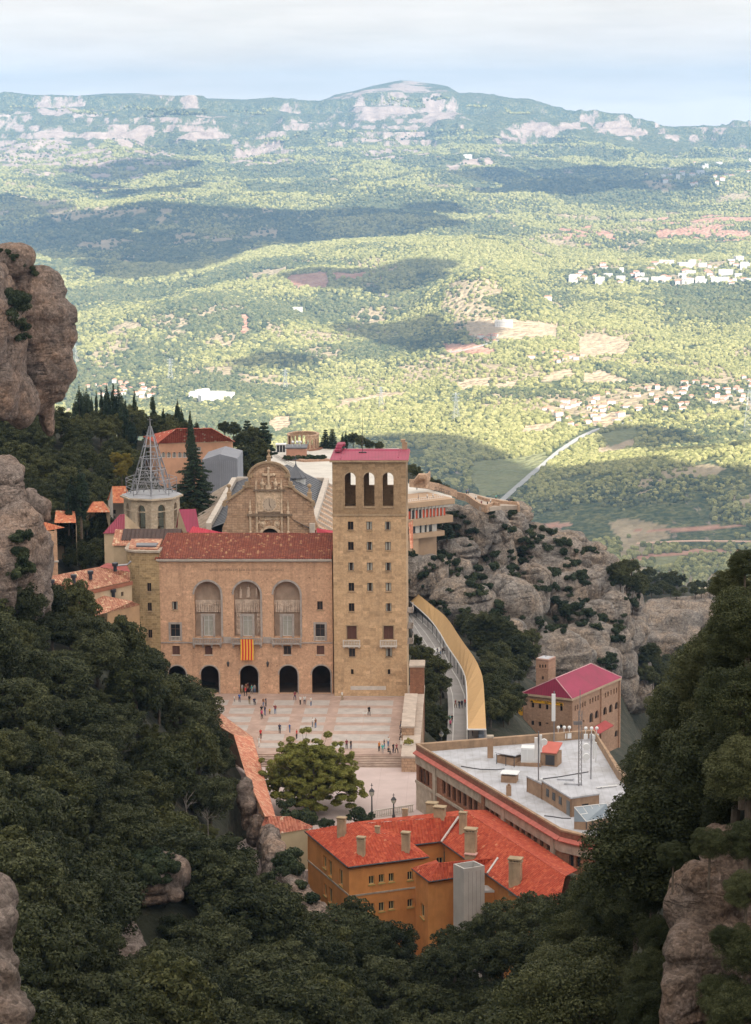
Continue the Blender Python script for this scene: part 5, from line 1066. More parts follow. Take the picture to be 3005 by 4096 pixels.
mb = MB(); mb.tile([d_, c_, b_]); mb.tile([d_, b_, a_]); mb.tile([d_, a_, e_]); mb.tile([c_, g_, b_]); mb.tube([a_, b_], .14, 5); mb.tube([b_, c_], .14, 5); mb.build('roof', T_LEFT, la)
mb = MB(); mb.tile([b_, g_, pz(ZJ(1200, 740), zr_ - .4), f_]); mb.build('ridge_cap', plain('dull_red_sheet', (.30, .075, .065), .7), la)
W1 = Wall(d_ + (d_ - c_).normalized() * -.4 + Vector((0, .35, 0)), c_ - d_); L1 = (c_ - d_).length; q = W1.rect(ZJ, 1145, 985, 1168, 1028); mb = MB(); wall_face(mb, W1, rect_pts(0, L1, 8, za_ - .05), [(rect_pts(*q), .25)]); mb.build('wall', M_CREAM, la); window(la, W1, *q, d=.25, kind_='dark', mull=0)
mb = MB(); mb.wbox(W1, 0, L1, za_ - .75, za_ - .1, .003, .22); mb.build('eave_band', plain('eave_terracotta', (.33, .13, .08), .9), la)
lb = thing('cloister_wing', 'lower low wing with a hipped weathered roof and skylight, nearest the dense wood', 'building', pz(ZJ(900, 1100), 18))
zl, zh = 18.0, 20.4
r_, r0 = pz(ZJ(770, 985), zh), pz(ZJ(440, 990), zh); e1, e0 = pz(ZJ(1327, 1108), zl), pz(ZJ(1000, 1188), zl); k_ = pz(ZJ(1255, 1078), zl + 1.0); l_ = pz(ZJ(700, 1260), zl - .4); m_ = pz(ZJ(380, 1160), zl)
mb = MB(); mb.tile([r_, e0, k_]); mb.tile([r_, l_, e0]); mb.tile([r_, r0, m_]); mb.tile([r_, m_, l_]); mb.tile([e0, e1, k_]); mb.tube([r_, l_], .14, 5); mb.tube([r0, r_], .14, 5); mb.tube([r_, k_], .12, 5); mb.build('roof', T_LEFT, lb)
W2 = Wall(e0 + Vector((.2, .5, 0)), e1 - e0); L2 = (e1 - e0).length * .93; q = W2.rect(ZJ, 1160, 1205, 1195, 1240); mb = MB(); wall_face(mb, W2, rect_pts(0, L2, 3, zl - .05), [(rect_pts(*q), .2)]); mb.face([W2.P(L2, 3, 0), W2.P(L2, 3, -8), W2.P(L2, zl, -8), W2.P(L2, zl, 0)]); mb.build('wall', plain('tan_wall', (.44, .28, .16), .92, .15), lb); window(lb, W2, *q, d=.2, kind_='dark')
p0 = pz(ZJ(650, 1030), zh - .6); mb = MB(); mb.hexa([p0 + Vector(v) for v in ((-.9, -.6, -.2), (.9, -.6, -.2), (1.0, .6, .2), (-.8, .6, .2))], [p0 + Vector(v) for v in ((-.9, -.6, .1), (.9, -.6, .1), (1.0, .6, .5), (-.8, .6, .5))]); mb.build('skylight', plain('sky_glass', (.25, .3, .36), .15), lb)
def vent(par, p):
 mb = MB(); mb.lathe(p, [(.32, -.6), (.32, .35), (.52, .37), (.55, .85), (.5, .95)], 12); mb.build('roof_vent', plain('black_vent', (.03, .033, .045), .4), par, smooth=False)
for x, y, z in ((490, 920, 23.2), (698, 872, 23.4), (856, 836, 23.6), (738, 955, 22.2)): vent(la, pz(ZJ(x, y), z))
for x, y, z in ((528, 998, 20.2), (1072, 1008, 19.8)): vent(lb, pz(ZJ(x, y), z))
p0 = pz(ZJ(1088, 760), 24.6); vent(la, p0); mb = MB(); mb.tube([p0 + UP * .4, p0 + Vector((2.2, 0, .6)), p0 + Vector((2.8, 0, 1.2))], .18, 6); mb.build('duct', M_STEEL, la)
lh = thing('tiled_house', 'narrow stone house with an orange tiled roof peeping out behind the left outcrop', 'house', py(ZJ(470, 760), 452))
ze_ = py(ZJ(500, 400), 452).z; P1, P2, P3, P4 = pz(ZJ(395, 418), ze_), pz(ZJ(612, 378), ze_), pz(ZJ(340, 305), ze_ + 2.2), pz(ZJ(200, 330), ze_ + 2)
mb = MB(); mb.tile([P1, P2, P3]); mb.tile([P1, P3, P4]); mb.build('roof', T_SMALL, lh)
Wq = Wall(P1 + Vector((.3, .5, 0)), Vector((P2.x - P1.x, .2 * (P2.x - P1.x), 0))); q = Wq.rect(ZJ, 430, 425, 458, 475); s1 = Wq.at(ZJ(542, 560))[0]; mb = MB(); wall_face(mb, Wq, rect_pts(-5, s1, ze_ - 16, ze_), [(rect_pts(*q), .25)]); mb.face([Wq.P(s1, ze_ - 16, 0), Wq.P(s1, ze_ - 16, -7), Wq.P(s1, ze_, -7), Wq.P(s1, ze_, 0)]); mb.build('wall', M_FAC, lh); window(lh, Wq, *q, d=.25, kind_='void', mull=0); mb = MB(); zz = Wq.at(ZJ(500, 690))[1]; mb.wbox(Wq, -5, s1 + .2, zz - .3, zz, .003, .25); mb.build('string_course', M_LTRIM, lh)
def hut(name, label, cat, z, roof_px, Y, rise, wallmat, roofmat, drop_, win=None):
 """roof_px: eave left, eave right, ridge right, ridge left"""
 e0 = py(z(*roof_px[0]), Y); e1 = py(z(*roof_px[1]), Y); e1.z = e0.z = (e0.z + e1.z) / 2
 r1 = pz(z(*roof_px[2]), e0.z + rise); r0 = pz(z(*roof_px[3]), e0.z + rise); th = thing(name, label, cat, e0 - UP * drop_)
 mb = MB(); nn = (e1 - e0).cross(r0 - e0).normalized(); r1 = r1 - nn * (r1 - e0).dot(nn) / max(.2, 1) ; mb.tile([e0, e1, r1, r0], 0, .44, .1)
 bk = Vector(((r0 + r1) / 2 * 2 - (e0 + e1) / 2)); off = bk - (e0 + e1) / 2; g0, g1 = e0 + Vector((off.x, off.y, 0)), e1 + Vector((off.x, off.y, 0)); mb.face([r0, r1, g1, g0]); mb.build('roof', roofmat, th)
 W = Wall(e0 + Vector((.2, .35, 0)), e1 - e0); L = (e1 - e0).length - .3; hs_ = [W.rect(z, *win)] if win else []
 mb = MB(); wall_face(mb, W, rect_pts(0, L, e0.z - drop_, e0.z - .02), [(rect_pts(*h), .25) for h in hs_]); mb.face([W.P(L, e0.z - drop_, 0), g1 - UP * drop_, g1, r1, W.P(L, e0.z, 0)]); mb.face([g0 - UP * drop_, W.P(0, e0.z - drop_, 0), W.P(0, e0.z, 0), r0, g0]); mb.build('wall', wallmat, th)
 for h in hs_: window(th, W, *h, d=.25, kind_='dark')
 return th
hut('tiled_house', 'white walled house with an orange roof left of the bell tower', 'house', ZJ, ((1012, 122), (1190, 118), (1190, -10), (1060, -10)), 505, 3.2, M_WHT, T_SMALL, 9, (1070, 212, 1094, 250))
hut('tiled_hut', 'low hut with a bright orange roof among trees left of the white walled house', 'hut', ZJ, ((820, 200), (1042, 196), (975, 134), (880, 134)), 498, 1.8, M_CREAM, T_SMALL, 5)
hut('tiled_hut', 'grey walled hut with a bright orange roof beside the twin tall cypresses', 'hut', ZJ, ((522, 250), (725, 268), (708, 204), (528, 216)), 480, 1.8, M_CREAM, T_SMALL, 9)
hut('red_roofed_annex', 'annex with a dull dark red metal roof at the foot of the bell tower', 'annex', ZJ, ((972, 436), (1180, 432), (1180, 254), (1130, 256)), 470, 3.4, M_CREAM, plain('dark_red_metal', (.30, .05, .085), .6, .1, .4), 8)
hut('red_roofed_annex', 'annex with a steep pink metal roof right of the bell tower', 'annex', ZA, ((420, 762), (505, 762), (552, 640), (440, 640)), 466, 4.0, M_CREAM, M_MAG, 6)
hut('flat_red_roof', 'low red metal roof between the bell tower and the clock gable', 'roof', ZA, ((500, 800), (722, 800), (732, 764), (532, 752)), 452, 1.2, M_CREAM, plain('crimson_metal', (.48, .04, .07), .6, .1, .4), 4)
hut('flat_red_roof', 'small crimson metal roof squeezed between the clock gable and the square tower', 'roof', ZA, ((1335, 800), (1460, 800), (1460, 757), (1350, 765)), 452, 1.2, M_CREAM, MATS['crimson_metal'], 4)
bt = thing('bell_tower', 'octagonal pale stone bell tower topped by an open steel lattice spire', 'bell tower', py(ZA(259, 775), 490))
bc = py(ZA(259, 552), 490); bx, by, bz = bc; k = scale_at(490, bz); R = 184 / 1.652 / k; zc0 = py(ZA(259, 800), 490).z - 4; ang = [math.radians(-90 + 4 + 45 * i) for i in range(8)]
oc = [Vector((bx + R * math.cos(a), by + R * math.sin(a), 0)) for a in ang]; za1 = py(ZA(259, 612), 485).z; za0 = py(ZA(259, 770), 485).z - 2
mb = MB()
for i in range(8):
 a, b = oc[i], oc[(i + 1) % 8]; W = Wall(a, b - a); L = (b - a).length; wall_face(mb, W, rect_pts(0, L, zc0, bz), [(arch_pts(L / 2 - .85, L / 2 + .85, za0, za1, 12, pointed=True), 1.0)])
 mb.wbox(W, -.05, L + .05, za1 - 1.5, za1 - 1.3, .003, .1)
mb.face([(bx + (R - 1) * math.cos(a), by + (R - 1) * math.sin(a), za0 + .1) for a in ang]); mb.build('belfry_wall', M_BEL, bt)
mb = MB(); mb.lathe((bx, by, bz), [(R + .1, -.3), (R + .75, -.05), (R + .75, .25), (R + .5, .3)], 8, rot=ang[0]); mb.build('cornice', M_BEL, bt)
mb = MB(); mb.lathe((bx, by, bz + .3), [(R + .45, 0), (R + .4, .12), (4.0, .5)], 8, rot=ang[0]); mb.build('lead_deck', plain('lead_deck', (.34, .35, .38), .5, .15), bt)
for dx, dy, dz, r in ((-.9, -1.6, .9, .55), (1.5, -1.2, 1.1, .5), (0, .6, 2.2, .8)):
 mb = MB(); p = Vector((bx + dx, by + dy, za0 + dz)); mb.lathe(p, [(r, 0), (r * .95, r * .2), (r * .65, r * .8), (r * .5, r * 1.3), (r * .15, r * 1.5)], 10); mb.tube([p + Vector((-1.6, 0, r * 1.6)), p + Vector((1.6, 0, r * 1.6))], .09, 5); mb.build('bell', plain('bell_bronze', (.10, .075, .04), .45, .2, metal=.7), bt)
sb = bz + .8; lv = [(0, 4.25), (2.6, 3.5), (4.8, 2.85), (7.1, 2.15), (9.4, 1.45), (11.5, .8)]
def op(h, r, i): return Vector((bx + r * math.cos(ang[i % 8]), by + r * math.sin(ang[i % 8]), sb + h))
mb = MB()
for i in range(8): mb.tube([op(0, 4.25, i), op(11.5, .8, i), op(13.2, .3, i)], [.13, .10, .05], 5)
mb.build('lattice_spire', M_STEEL, bt)
mb = MB()
for h, r in lv[1:]:
 for i in range(8): mb.tube([op(h, r + .05, i), op(h, r + .05, i + 1)], .09 if h > 3 else .06, 4)
for (h0, r0), (h1, r1) in zip(lv[:3], lv[1:4]):
 for i in range(8): m2 = (op(h1, r1, i) + op(h1, r1, i + 1)) / 2; mb.tube([op(h0, r0, i), m2], .05, 4); mb.tube([op(h0, r0, i + 1), m2], .05, 4)
for i in range(0, 8, 2): mb.tube([op(0, 1.6, i), op(8.2, .9, i)], .07, 4); mb.tube([op(4, 1.3, i), op(4, 1.3, i + 2)], .06, 4); mb.tube([op(8.2, .9, i), op(8.2, .9, i + 2)], .06, 4); mb.tube([op(0, 1.6, i), op(4, 1.3, i + 2)], .05, 4); mb.tube([op(4, 1.3, i), op(8.2, .9, i + 2)], .05, 4)
mb.build('bracing', M_STEEL, bt)
mb = MB(); mb.tube([(bx, by, sb + 11.3), (bx, by, sb + 14.0), (bx, by, sb + 15.3)], [.3, .12, .04], 6); mb.box(bx - .5, by - .04, sb + 14.7, bx + .5, by + .04, sb + 14.8)
for i in range(8): mb.tube([op(11.5, .7, i), op(13.4, .28, i)], .07, 4)
mb.build('finial', M_STEEL, bt)
mb = MB();
for i in range(8):
 mb.tube([op(-.2, 5.0, i), op(3.0, 5.15, i)], .07, 4)
 for h in (.15, 1.2, 2.3, 3.0): mb.tube([op(h, 5.05 + .03 * h, i), op(h, 5.05 + .03 * h, i + 1)], .05, 4)
mb.build('guard_rail', M_STEEL, bt)
ba = thing('basilica', 'brown stone basilica with a carved clock gable and dark slate roofs', 'church', py(ZS(411, 740), 486))
WG = Wall(py(ZS(411, 700), 486), UX); G = lambda x, y: WG.at(ZS(x, y))
right = [(835, 742), (832, 690), (806, 640), (790, 585), (783, 515), (792, 490), (760, 470), (690, 425), (640, 392), (605, 362)]
top = [(575, 345), (577, 262)] + [(411 + 166 * math.cos(math.pi * i / 14), 268 - 118 * math.sin(math.pi * i / 14)) for i in range(15)] + [(247, 345)]
left = [(215, 362), (180, 392), (130, 425), (78, 470), (52, 490), (68, 515), (62, 585), (45, 640), (22, 690), (18, 742)]
ol = [G(*p) for p in right + top + left]; zg = min(z for s, z in ol)
ol = [(ol[0][0], 1.0)] + ol + [(ol[-1][0], 1.0)]
mb = MB(); q0, q1, a0, a1 = WG.rect(ZS, 345, 702, 500, 742); portal = arch_pts(q0, q1, a0 - 3, a1, 12); wall_face(mb, WG, ol, [(portal, .9)]); n = len(ol)
for i in range(n): mb.face([WG.P(*ol[i], 0), WG.P(*ol[i], -1.3), WG.P(*ol[(i + 1) % n], -1.3), WG.P(*ol[(i + 1) % n], 0)])
fill(mb, WG, ol, -1.3); mb.build('gable_wall', M_BAS, ba)
mb = MB(); fill(mb, WG, portal, -.88); mb.build('doorway', M_DARK, ba)
mb = MB(); arc = [G(411 + 164 * math.cos(math.pi * i / 16), 270 - 118 * math.sin(math.pi * i / 16)) for i in range(17)]; ring(mb, WG, arc, .42, -.2, .42); ring(mb, WG, [G(411 + 146 * math.cos(math.pi * i / 16), 272 - 100 * math.sin(math.pi * i / 16)) for i in range(17)], .15, .003, .22)
for sg in (1, -1):
 X = lambda x: 411 + sg * x
 ln = [G(X(380), 485), G(X(348), 468), G(X(280), 425), G(X(230), 392), G(X(194), 358)]; ring(mb, WG, ln if sg > 0 else ln[::-1], .38, -.15, .5)
 c = G(X(372), 495); mb.tube([WG.P(*c, -.2), WG.P(*c, .6)], .48, 10); c = G(X(150), 256); mb.tube([WG.P(*c, -.1), WG.P(*c, .55)], .42, 10)
 s0, s1 = sorted((G(X(132), 346)[0], G(X(218), 346)[0])); z = G(411, 346)[1]; mb.wbox(WG, s0, s1, z - .16, z + .16, -.3, .6)
 c = G(X(185), 322); mb.tube([WG.P(*c, -.2), WG.P(*c, .5)], .45, 8); sa, sb_ = sorted((G(X(165), 300)[0], G(X(172), 300)[0])); mb.wbox(WG, sa, sb_ + .1, z + .17, G(411, 262)[1], -.1, .42)
mb.build('cornice_moulding', M_BTRIM, ba)
def finial(x, ybase, ytop, r):
 s, z0 = G(x, ybase); z1 = G(x, ytop)[1]; H = z1 - z0; mb = MB(); mb.lathe(WG.P(s, z0, -.5), [(r, 0), (r, H * .42), (r * 1.15, H * .44), (r * 1.15, H * .48), (r * .75, H * .52), (r * .35, H * .72), (r * .25, H * .76)], 4, rot=math.pi / 4 - TH); mb.ball(WG.P(s, z0 + H * .88, -.5), H * .13, 10, 8); mb.build('finial', M_BTRIM, ba)
finial(410, 150, 42, .55); finial(752, 470, 330, .6); finial(77, 470, 330, .6)
def W2(x0, y0, x1, y1): return WG.rect(ZS, x0, y0, x1, y1)
mb = MB()
for x0, y0, x1, y1, d in ((228, 578, 606, 596, .62), (285, 372, 545, 386, .5), (296, 560, 530, 575, .25), (240, 730, 275, 742, .5)): mb.wbox(WG, *W2(x0, y0, x1, y1), .003, d)
mb.build('ledge', plain('dark_ledge_stone', (.21, .155, .11), .9, .25, 1.0), ba)
mb = MB(); mb.wbox(WG, *W2(300, 388, 528, 558), .003, .12); mb.wbox(WG, *W2(330, 600, 504, 628), .003, .14)
for x in (308, 519):
 s, z0 = G(x, 575); z1 = G(x, 388)[1]; mb.lathe(WG.P(s, z0, .28), [(.26, 0), (.26, .3), (.17, .4), (.17, (z1 - z0) * .45), (.22, (z1 - z0) * .5), (.16, (z1 - z0) * .55), (.15, z1 - z0 - .4), (.28, z1 - z0)], 8)
for x in (258, 313, 522, 577):
 s, z0 = G(x, 740); z1 = G(x, 598)[1]; mb.lathe(WG.P(s, z0, .3), [(.3, 0), (.3, .3), (.2, .45), (.24, (z1 - z0) * .4), (.18, (z1 - z0) * .7), (.3, z1 - z0)], 8)
for x in (256, 573):
 s, z0 = G(x, 576); z1 = G(x, 455)[1]; mb.lathe(WG.P(s, z0, .25), [(.34, 0), (.34, .5), (.2, .6), (.28, (z1 - z0) * .45), (.1, (z1 - z0) * .6), (.16, (z1 - z0) * .7), (.04, z1 - z0)], 8)
for x in (305, 516):
 s, z0 = G(x, 370); z1 = G(x, 280)[1]; mb.lathe(WG.P(s, z0, .2), [(.26, 0), (.26, .5), (.16, .6), (.2, (z1 - z0) * .55), (.05, z1 - z0)], 8)
for x in (356, 468):
 s, z0 = G(x, 370); mb.lathe(WG.P(s, z0, .2), [(.3, 0), (.2, .3), (.46, .9), (.5, 1.2), (.2, 1.6), (.26, 1.8), (.05, 2.2)], 8)
s, z0 = G(411, 370); z1 = G(411, 195)[1]; mb.wbox(WG, s - .5, s + .5, z0, z0 + .9, .003, .4); mb.wbox(WG, s - .2, s + .2, z0 + .9, z1, .003, .34); zx = G(411, 248)[1]; mb.wbox(WG, s - 1.05, s + 1.05, zx - .2, zx + .2, .003, .32)
for a, b in ((-1.05, 0), (1.05, 0), (0, z1 - zx)): mb.ball(WG.P(s + a, zx + b, .2), (.33, .25, .33), 7, 5)
ring(mb, WG, arch_pts(q0 - .1, q1 + .1, a0 - 3, a1 + .1, 16)[1:], .5, .003, .3)
rr = random.Random(5)
for k_ in range(46):
 x = rr.uniform(320, 505); y = rr.choice((rr.uniform(600, 625), rr.uniform(640, 700), rr.uniform(300, 368), rr.uniform(392, 420))); c = G(x, y); mb.ball(WG.P(*c, .1), (rr.uniform(.12, .24), .16, rr.uniform(.12, .24)), 6, 5)
for sg in (-1, 1):
 for k_ in range(5): c = G(411 + sg * (84 + rr.uniform(-14, 14)), 440 + k_ * 24); mb.ball(WG.P(*c, .1), (.2, .15, .22), 6, 5)
mb.build('carving', M_CARV, ba)
for x in (361, 478):
 c = G(x, 660); mb = MB(); P0 = WG.P(*c, .003); mb.tube([P0, P0 + WG.n * .18], .62, 14); mb.ball(P0 + WG.n * .2, (.3, .2, .34), 8, 6); mb.build('medallion', M_CARV, ba)
cs, cz = G(416, 497); P0 = WG.P(cs, cz, .1); clk = MB(); cr = 55 / 2.1 / scale_at(486, cz)
clk.tube([P0, P0 + WG.n * .25], cr * 1.2, 24); clk = clk.build('clock', M_CARV, ba)
mb = MB(); mb.tube([P0 + WG.n * .24, P0 + WG.n * .28], cr, 28); mb.build('dial', plain('clock_dial', (.50, .40, .31), .8, .1), clk)
mb = MB()
for k_ in range(12): a = k_ * math.pi / 6; u_, v_ = math.sin(a), math.cos(a); mb.tube([P0 + (WG.ux * u_ + UP * v_) * cr * .78 + WG.n * .3, P0 + (WG.ux * u_ + UP * v_) * cr * .95 + WG.n * .3], .035, 4)
for hr, ln, wd_ in ((0, .8, .05), (5, .55, .07)): a = hr * math.pi / 6; mb.tube([P0 + WG.n * .33, P0 + (WG.ux * math.sin(a) + UP * math.cos(a)) * cr * ln + WG.n * .33], [wd_, wd_ * .6], 4)
mb.build('clock_hand', M_IRON, clk)
zp = 22.0; Ar, Br = pz(ZA(1338, 735), zp), pz(ZA(1432, 432), zp); Al = pz(ZA(617, 730), zp); ax = (Br - Ar).normalized(); nrm = Vector((ax.y, -ax.x, 0)); LN = (Br - Ar).length; Bl = Al + ax * LN
cen = WG.P(0, 0, -1.3); axis0 = Vector((cen.x, cen.y, 0)); zrid = G(411, 300)[1]
mb = MB()
for P_, sg in ((Ar, -1), (Al, 1)):
 b4 = [P_, P_ + ax * LN, P_ + ax * LN + nrm * sg * 1.1, P_ + nrm * sg * 1.1]
 if sg > 0: b4 = b4[::-1]
 mb.hexa([Vector((p.x, p.y, 2)) for p in b4], [Vector((p.x, p.y, zp)) for p in b4])
e1, e2 = Br + nrm * -1.1, Bl + nrm * 1.1; b4 = [e2, e1, e1 + ax * 1, e2 + ax * 1]; mb.hexa([Vector((p.x, p.y, 2)) for p in b4], [Vector((p.x, p.y, zp)) for p in b4]); mb.build('parapet', plain('pale_parapet', (.52, .46, .40), .9, .15, .8, dirt=(.36, .31, .27)), ba)
mb = MB(); P1, P2 = Ar - nrm * 1.1, Br - nrm * 1.1; L1, L2 = Al + nrm * 1.1, Bl + nrm * 1.1; zrid = zp + 3.2; r0 = Vector((axis0.x, axis0.y, zrid)); r1 = r0 + ax * (LN - 3); r1.z = zrid
zz = zp - 1.0; D = lambda p: Vector((p.x, p.y, zz)); mb.face([D(P1), D(P2), r1, r0]); mb.face([D(L2), D(L1), r0, r1]); mb.face([D(P2), D(L2), r1])
for k_ in range(1, 26):
 f = k_ / 26; mb.tube([D(P1).lerp(D(P2), f) + UP * .06, r0.lerp(r1, f) + UP * .06], .07, 4); mb.tube([D(L1).lerp(D(L2), f) + UP * .06, r0.lerp(r1, f) + UP * .06], .07, 4)
mb.build('slate_roof', M_SLATE, ba)
lc = py(ZA(1213, 470), 532); mb = MB(); kr = 75 / 1.652 / scale_at(532, 22); mb.lathe((lc.x, lc.y, lc.z - 3), [(kr * .85, 0), (kr * .85, 4.2)], 12); o = mb.build('lantern', plain('lantern_panes', (.40, .40, .39), .5, .25, 2.0), ba)
mb = MB(); zt_ = py(ZA(1213, 425), 532).z; mb.lathe((lc.x, lc.y, zt_), [(kr * 1.08, -.15), (kr * 1.08, .1), (kr * .15, 2.3), (.1, 3.0)], 12)
for i in range(12): a = i * math.pi / 6; mb.tube([(lc.x + kr * 1.08 * math.cos(a), lc.y + kr * 1.08 * math.sin(a), zt_ + .14), (lc.x, lc.y, zt_ + 2.5)], .06, 4)
mb.box(lc.x - .08, lc.y - .08, zt_ + 2.8, lc.x + .08, lc.y + .08, zt_ + 4.6); mb.box(lc.x - .6, lc.y - .06, zt_ + 3.8, lc.x + .6, lc.y + .06, zt_ + 3.95); mb.build('lantern_roof', M_SLATE, o)
mb, rb = MB(), MB()
for P_, sg in ((Ar, 1), (Al, -1)):
 a_, b_ = P_ + nrm * sg * .02, P_ + ax * LN + nrm * sg * .02; z1, z2 = zp - 1.2, zp - 5.5; o_ = nrm * sg * 7.5
 q = [Vector((a_.x, a_.y, z1)), Vector((b_.x, b_.y, z1)), Vector((*(b_ + o_).xy, z2)), Vector((*(a_ + o_).xy, z2))]; mb.hexa([Vector((p.x, p.y, 2)) for p in (q if sg < 0 else q)], q) if sg < 0 else mb.hexa([Vector((p.x, p.y, 2)) for p in q[::-1]], q[::-1])
 for k_ in range(11): f = (k_ + .5) / 11; u_, v_ = q[0].lerp(q[1], f), q[3].lerp(q[2], f); rb.hexa([u_ - ax * .25, u_ + ax * .25, v_ + ax * .25, v_ - ax * .25] if sg < 0 else [v_ - ax * .25, v_ + ax * .25, u_ + ax * .25, u_ - ax * .25], [p + UP * .55 for p in ([u_ - ax * .25, u_ + ax * .25, v_ + ax * .25, v_ - ax * .25] if sg < 0 else [v_ - ax * .25, v_ + ax * .25, u_ + ax * .25, u_ - ax * .25])])
mb.build('aisle', M_BAS, ba); rb.build('aisle_rib', MATS['pale_parapet'], ba)
pe = thing('peach_building', 'peach rendered building with a red hipped roof behind the bell tower', 'building', pz(ZA(550, 320), 12)); ze = 22.7
E0, E1, E2 = pz(ZA(203, 160), ze), pz(ZA(297, 206), ze), pz(ZA(808, 192), ze); R0, R1 = pz(ZA(425, 107), ze + 4.0), pz(ZA(655, 105), ze + 4.0); E3 = E2 + (E0 - E1) * 1.5
mb = MB(); mb.tile([E1, E2, R1, R0], 0, .5, .12); mb.tile([E1, R0, E0], 0, .5, .12); mb.tile([E2, E3, R1], 0, .5, .12); mb.face([E3, E0, R0, R1]); mb.tube([R0, R1], .15, 5); mb.tube([E1, R0], .15, 5); mb.tube([E2, R1], .15, 5); mb.build('roof', T_PEA, pe)
W = Wall(E1 + Vector((.3, .5, 0)), E2 - E1); L = (E2 - E1).length - .8; hs_ = [(W.rect(ZA, x, 262, x + 27, 300), 'curtain', True) for x in (324, 360, 396, 432, 464)] + [(W.rect(ZA, 553, 227, 587, 258), 'curtain', False), (W.rect(ZA, 555, 312, 588, 340), 'dark', False)]
mb = MB(); wall_face(mb, W, rect_pts(0, L, 2, ze - .05), [((arch_pts if h[2] else rect_pts)(*h[0]), .3) for h in hs_]); mb.face([W.P(L, 2, 0), W.P(L, 2, -12), W.P(L, ze, -12), W.P(L, ze, 0)]); v0 = E0 + (E2 - E1).normalized() * .5; mb.face([Vector((v0.x, v0.y, 2)), W.P(0, 2, 0), W.P(0, ze, 0), Vector((v0.x, v0.y, ze))]); mb.build('wall', M_PEACH, pe)
for h in hs_: window(pe, W, *h[0], d=.3, kind_=h[1], arch=h[2], fmat=M_WMET, opened=.3)
gr = thing('grey_gable_hall', 'tall hall with a plain blue grey gable end right of the big conifer', 'hall', py(ZA(710, 540), 575)); W = Wall(py(ZA(710, 500), 575), UX); pts = [W.at(ZA(*p)) for p in ((590, 562), (832, 562), (826, 305), (710, 275), (592, 314))]; pts[0] = (pts[4][0], 0.0); pts[1] = (pts[2][0], 0.0)
mb = MB(); fill(mb, W, pts, 0)
for i in range(5): mb.face([W.P(*pts[i], 0), W.P(*pts[i], -14), W.P(*pts[(i + 1) % 5], -14), W.P(*pts[(i + 1) % 5], 0)])
mb.build('gable_wall', M_GSHEET, gr); mb = MB(); c = pts[3][0]; mb.wbox(W, c - .05, c + .05, 6, pts[3][1] - .1, .003, .08)
for i in range(18): s = pts[0][0] + (pts[1][0] - pts[0][0]) * (i + .5) / 18; mb.wbox(W, s - .03, s + .03, 2, pts[4][1] - .2, .003, .04)
mb.build('sheet_seam', plain('seam_grey', (.30, .31, .34), .5), gr)
zt = -8.0; TC = [pz(ZC(1252, 610), zt), pz(ZC(1242, 580), zt), pz(ZC(888, 478), zt)]
mb = MB(); mb.prism([(-44, 690), (8.6, 694.5), (TC[0].x, TC[0].y), (TC[1].x, TC[1].y), (TC[2].x, TC[2].y), (8, 812), (-44, 812)], zt - 2, zt); o = mb.build('terrace_square', plain('pale_concrete_paving', (.58, .55, .50), .9, .10, .2, dirt=(.45, .41, .37))); kind(o, 'structure'); o['label'] = 'pale paved terrace square behind the church'
ar = thing('arcade', 'curved brown stone arcade at the edge of the terrace square', 'arcade', pz(ZA(1258, 262), zt)); ac = pz(ZA(1262, 236), zt); Rr = 5.3; NSEG = 16
mb = MB()
for i in range(NSEG):
 a0_, a1_ = (math.radians(205 - 285 * j / NSEG) for j in (i, i + 1)); p0, p1 = (Vector((ac.x + Rr * math.cos(a), ac.y + Rr * 1.25 * math.sin(a), 0)) for a in (a0_, a1_))
 for rr_, sg in ((1.0, 1), (.9, -1)):
  u_, v_ = Vector((ac.x + (p0.x - ac.x) * rr_, ac.y + (p0.y - ac.y) * rr_, 0)), Vector((ac.x + (p1.x - ac.x) * rr_, ac.y + (p1.y - ac.y) * rr_, 0))
  if sg > 0: u_, v_ = v_, u_
  W = Wall(u_, v_ - u_); L = (v_ - u_).length; wall_face(mb, W, rect_pts(0, L, zt, zt + 4.6), [] if i == 0 else [(arch_pts(L * .2, L * .8, zt + .5, zt + 3.6, 8), .25)])
 q = [Vector((ac.x + Rr * f * math.cos(a), ac.y + Rr * f * 1.25 * math.sin(a), zt + 4.6)) for a, f in ((a0_, 1.03), (a1_, 1.03), (a1_, .87), (a0_, .87))]; mb.hexa([p for p in q[::-1]], [p + UP * .4 for p in q[::-1]])
mb.build('arched_wall', M_BAS, ar); mb = MB(); mb.prism([(ac.x + Rr * 1.25 * math.cos(math.radians(a)), ac.y + Rr * 1.5 * math.sin(math.radians(a))) for a in range(-70, 90, 12)] + [(ac.x, ac.y)], zt - 3, zt + .3); mb.build('base', M_BRICK, ar)
kb = thing('brick_cabin', 'square brick cabin with a flat dark roof before the curved arcade', 'cabin', pz(ZA(1216, 300), zt)); p = pz(ZA(1216, 296), zt); k = 1.652 * scale_at(p.y, zt); hw = 66 / k
mb = MB(); mb.box(p.x - hw, p.y - 1, zt, p.x + hw, p.y + 7, zt + 3.0); mb.build('wall', plain('pink_brick', (.42, .22, .15), .9, .15), kb); mb = MB(); mb.box(p.x - hw - .3, p.y - 1.3, zt + 3.0, p.x + hw + .3, p.y + 7.3, zt + 3.35); mb.build('roof', M_SLATE, kb)
for dx in (-1.2, .2, 1.3): mb = MB(); mb.tube([(p.x + dx, p.y + 2, zt + 3.35), (p.x + dx, p.y + 2, zt + 4.4)], .06, 5); mb.ball((p.x + dx, p.y + 1.9, zt + 4.8), .45, 9, 7); mb.build('dish', M_WMET, kb)
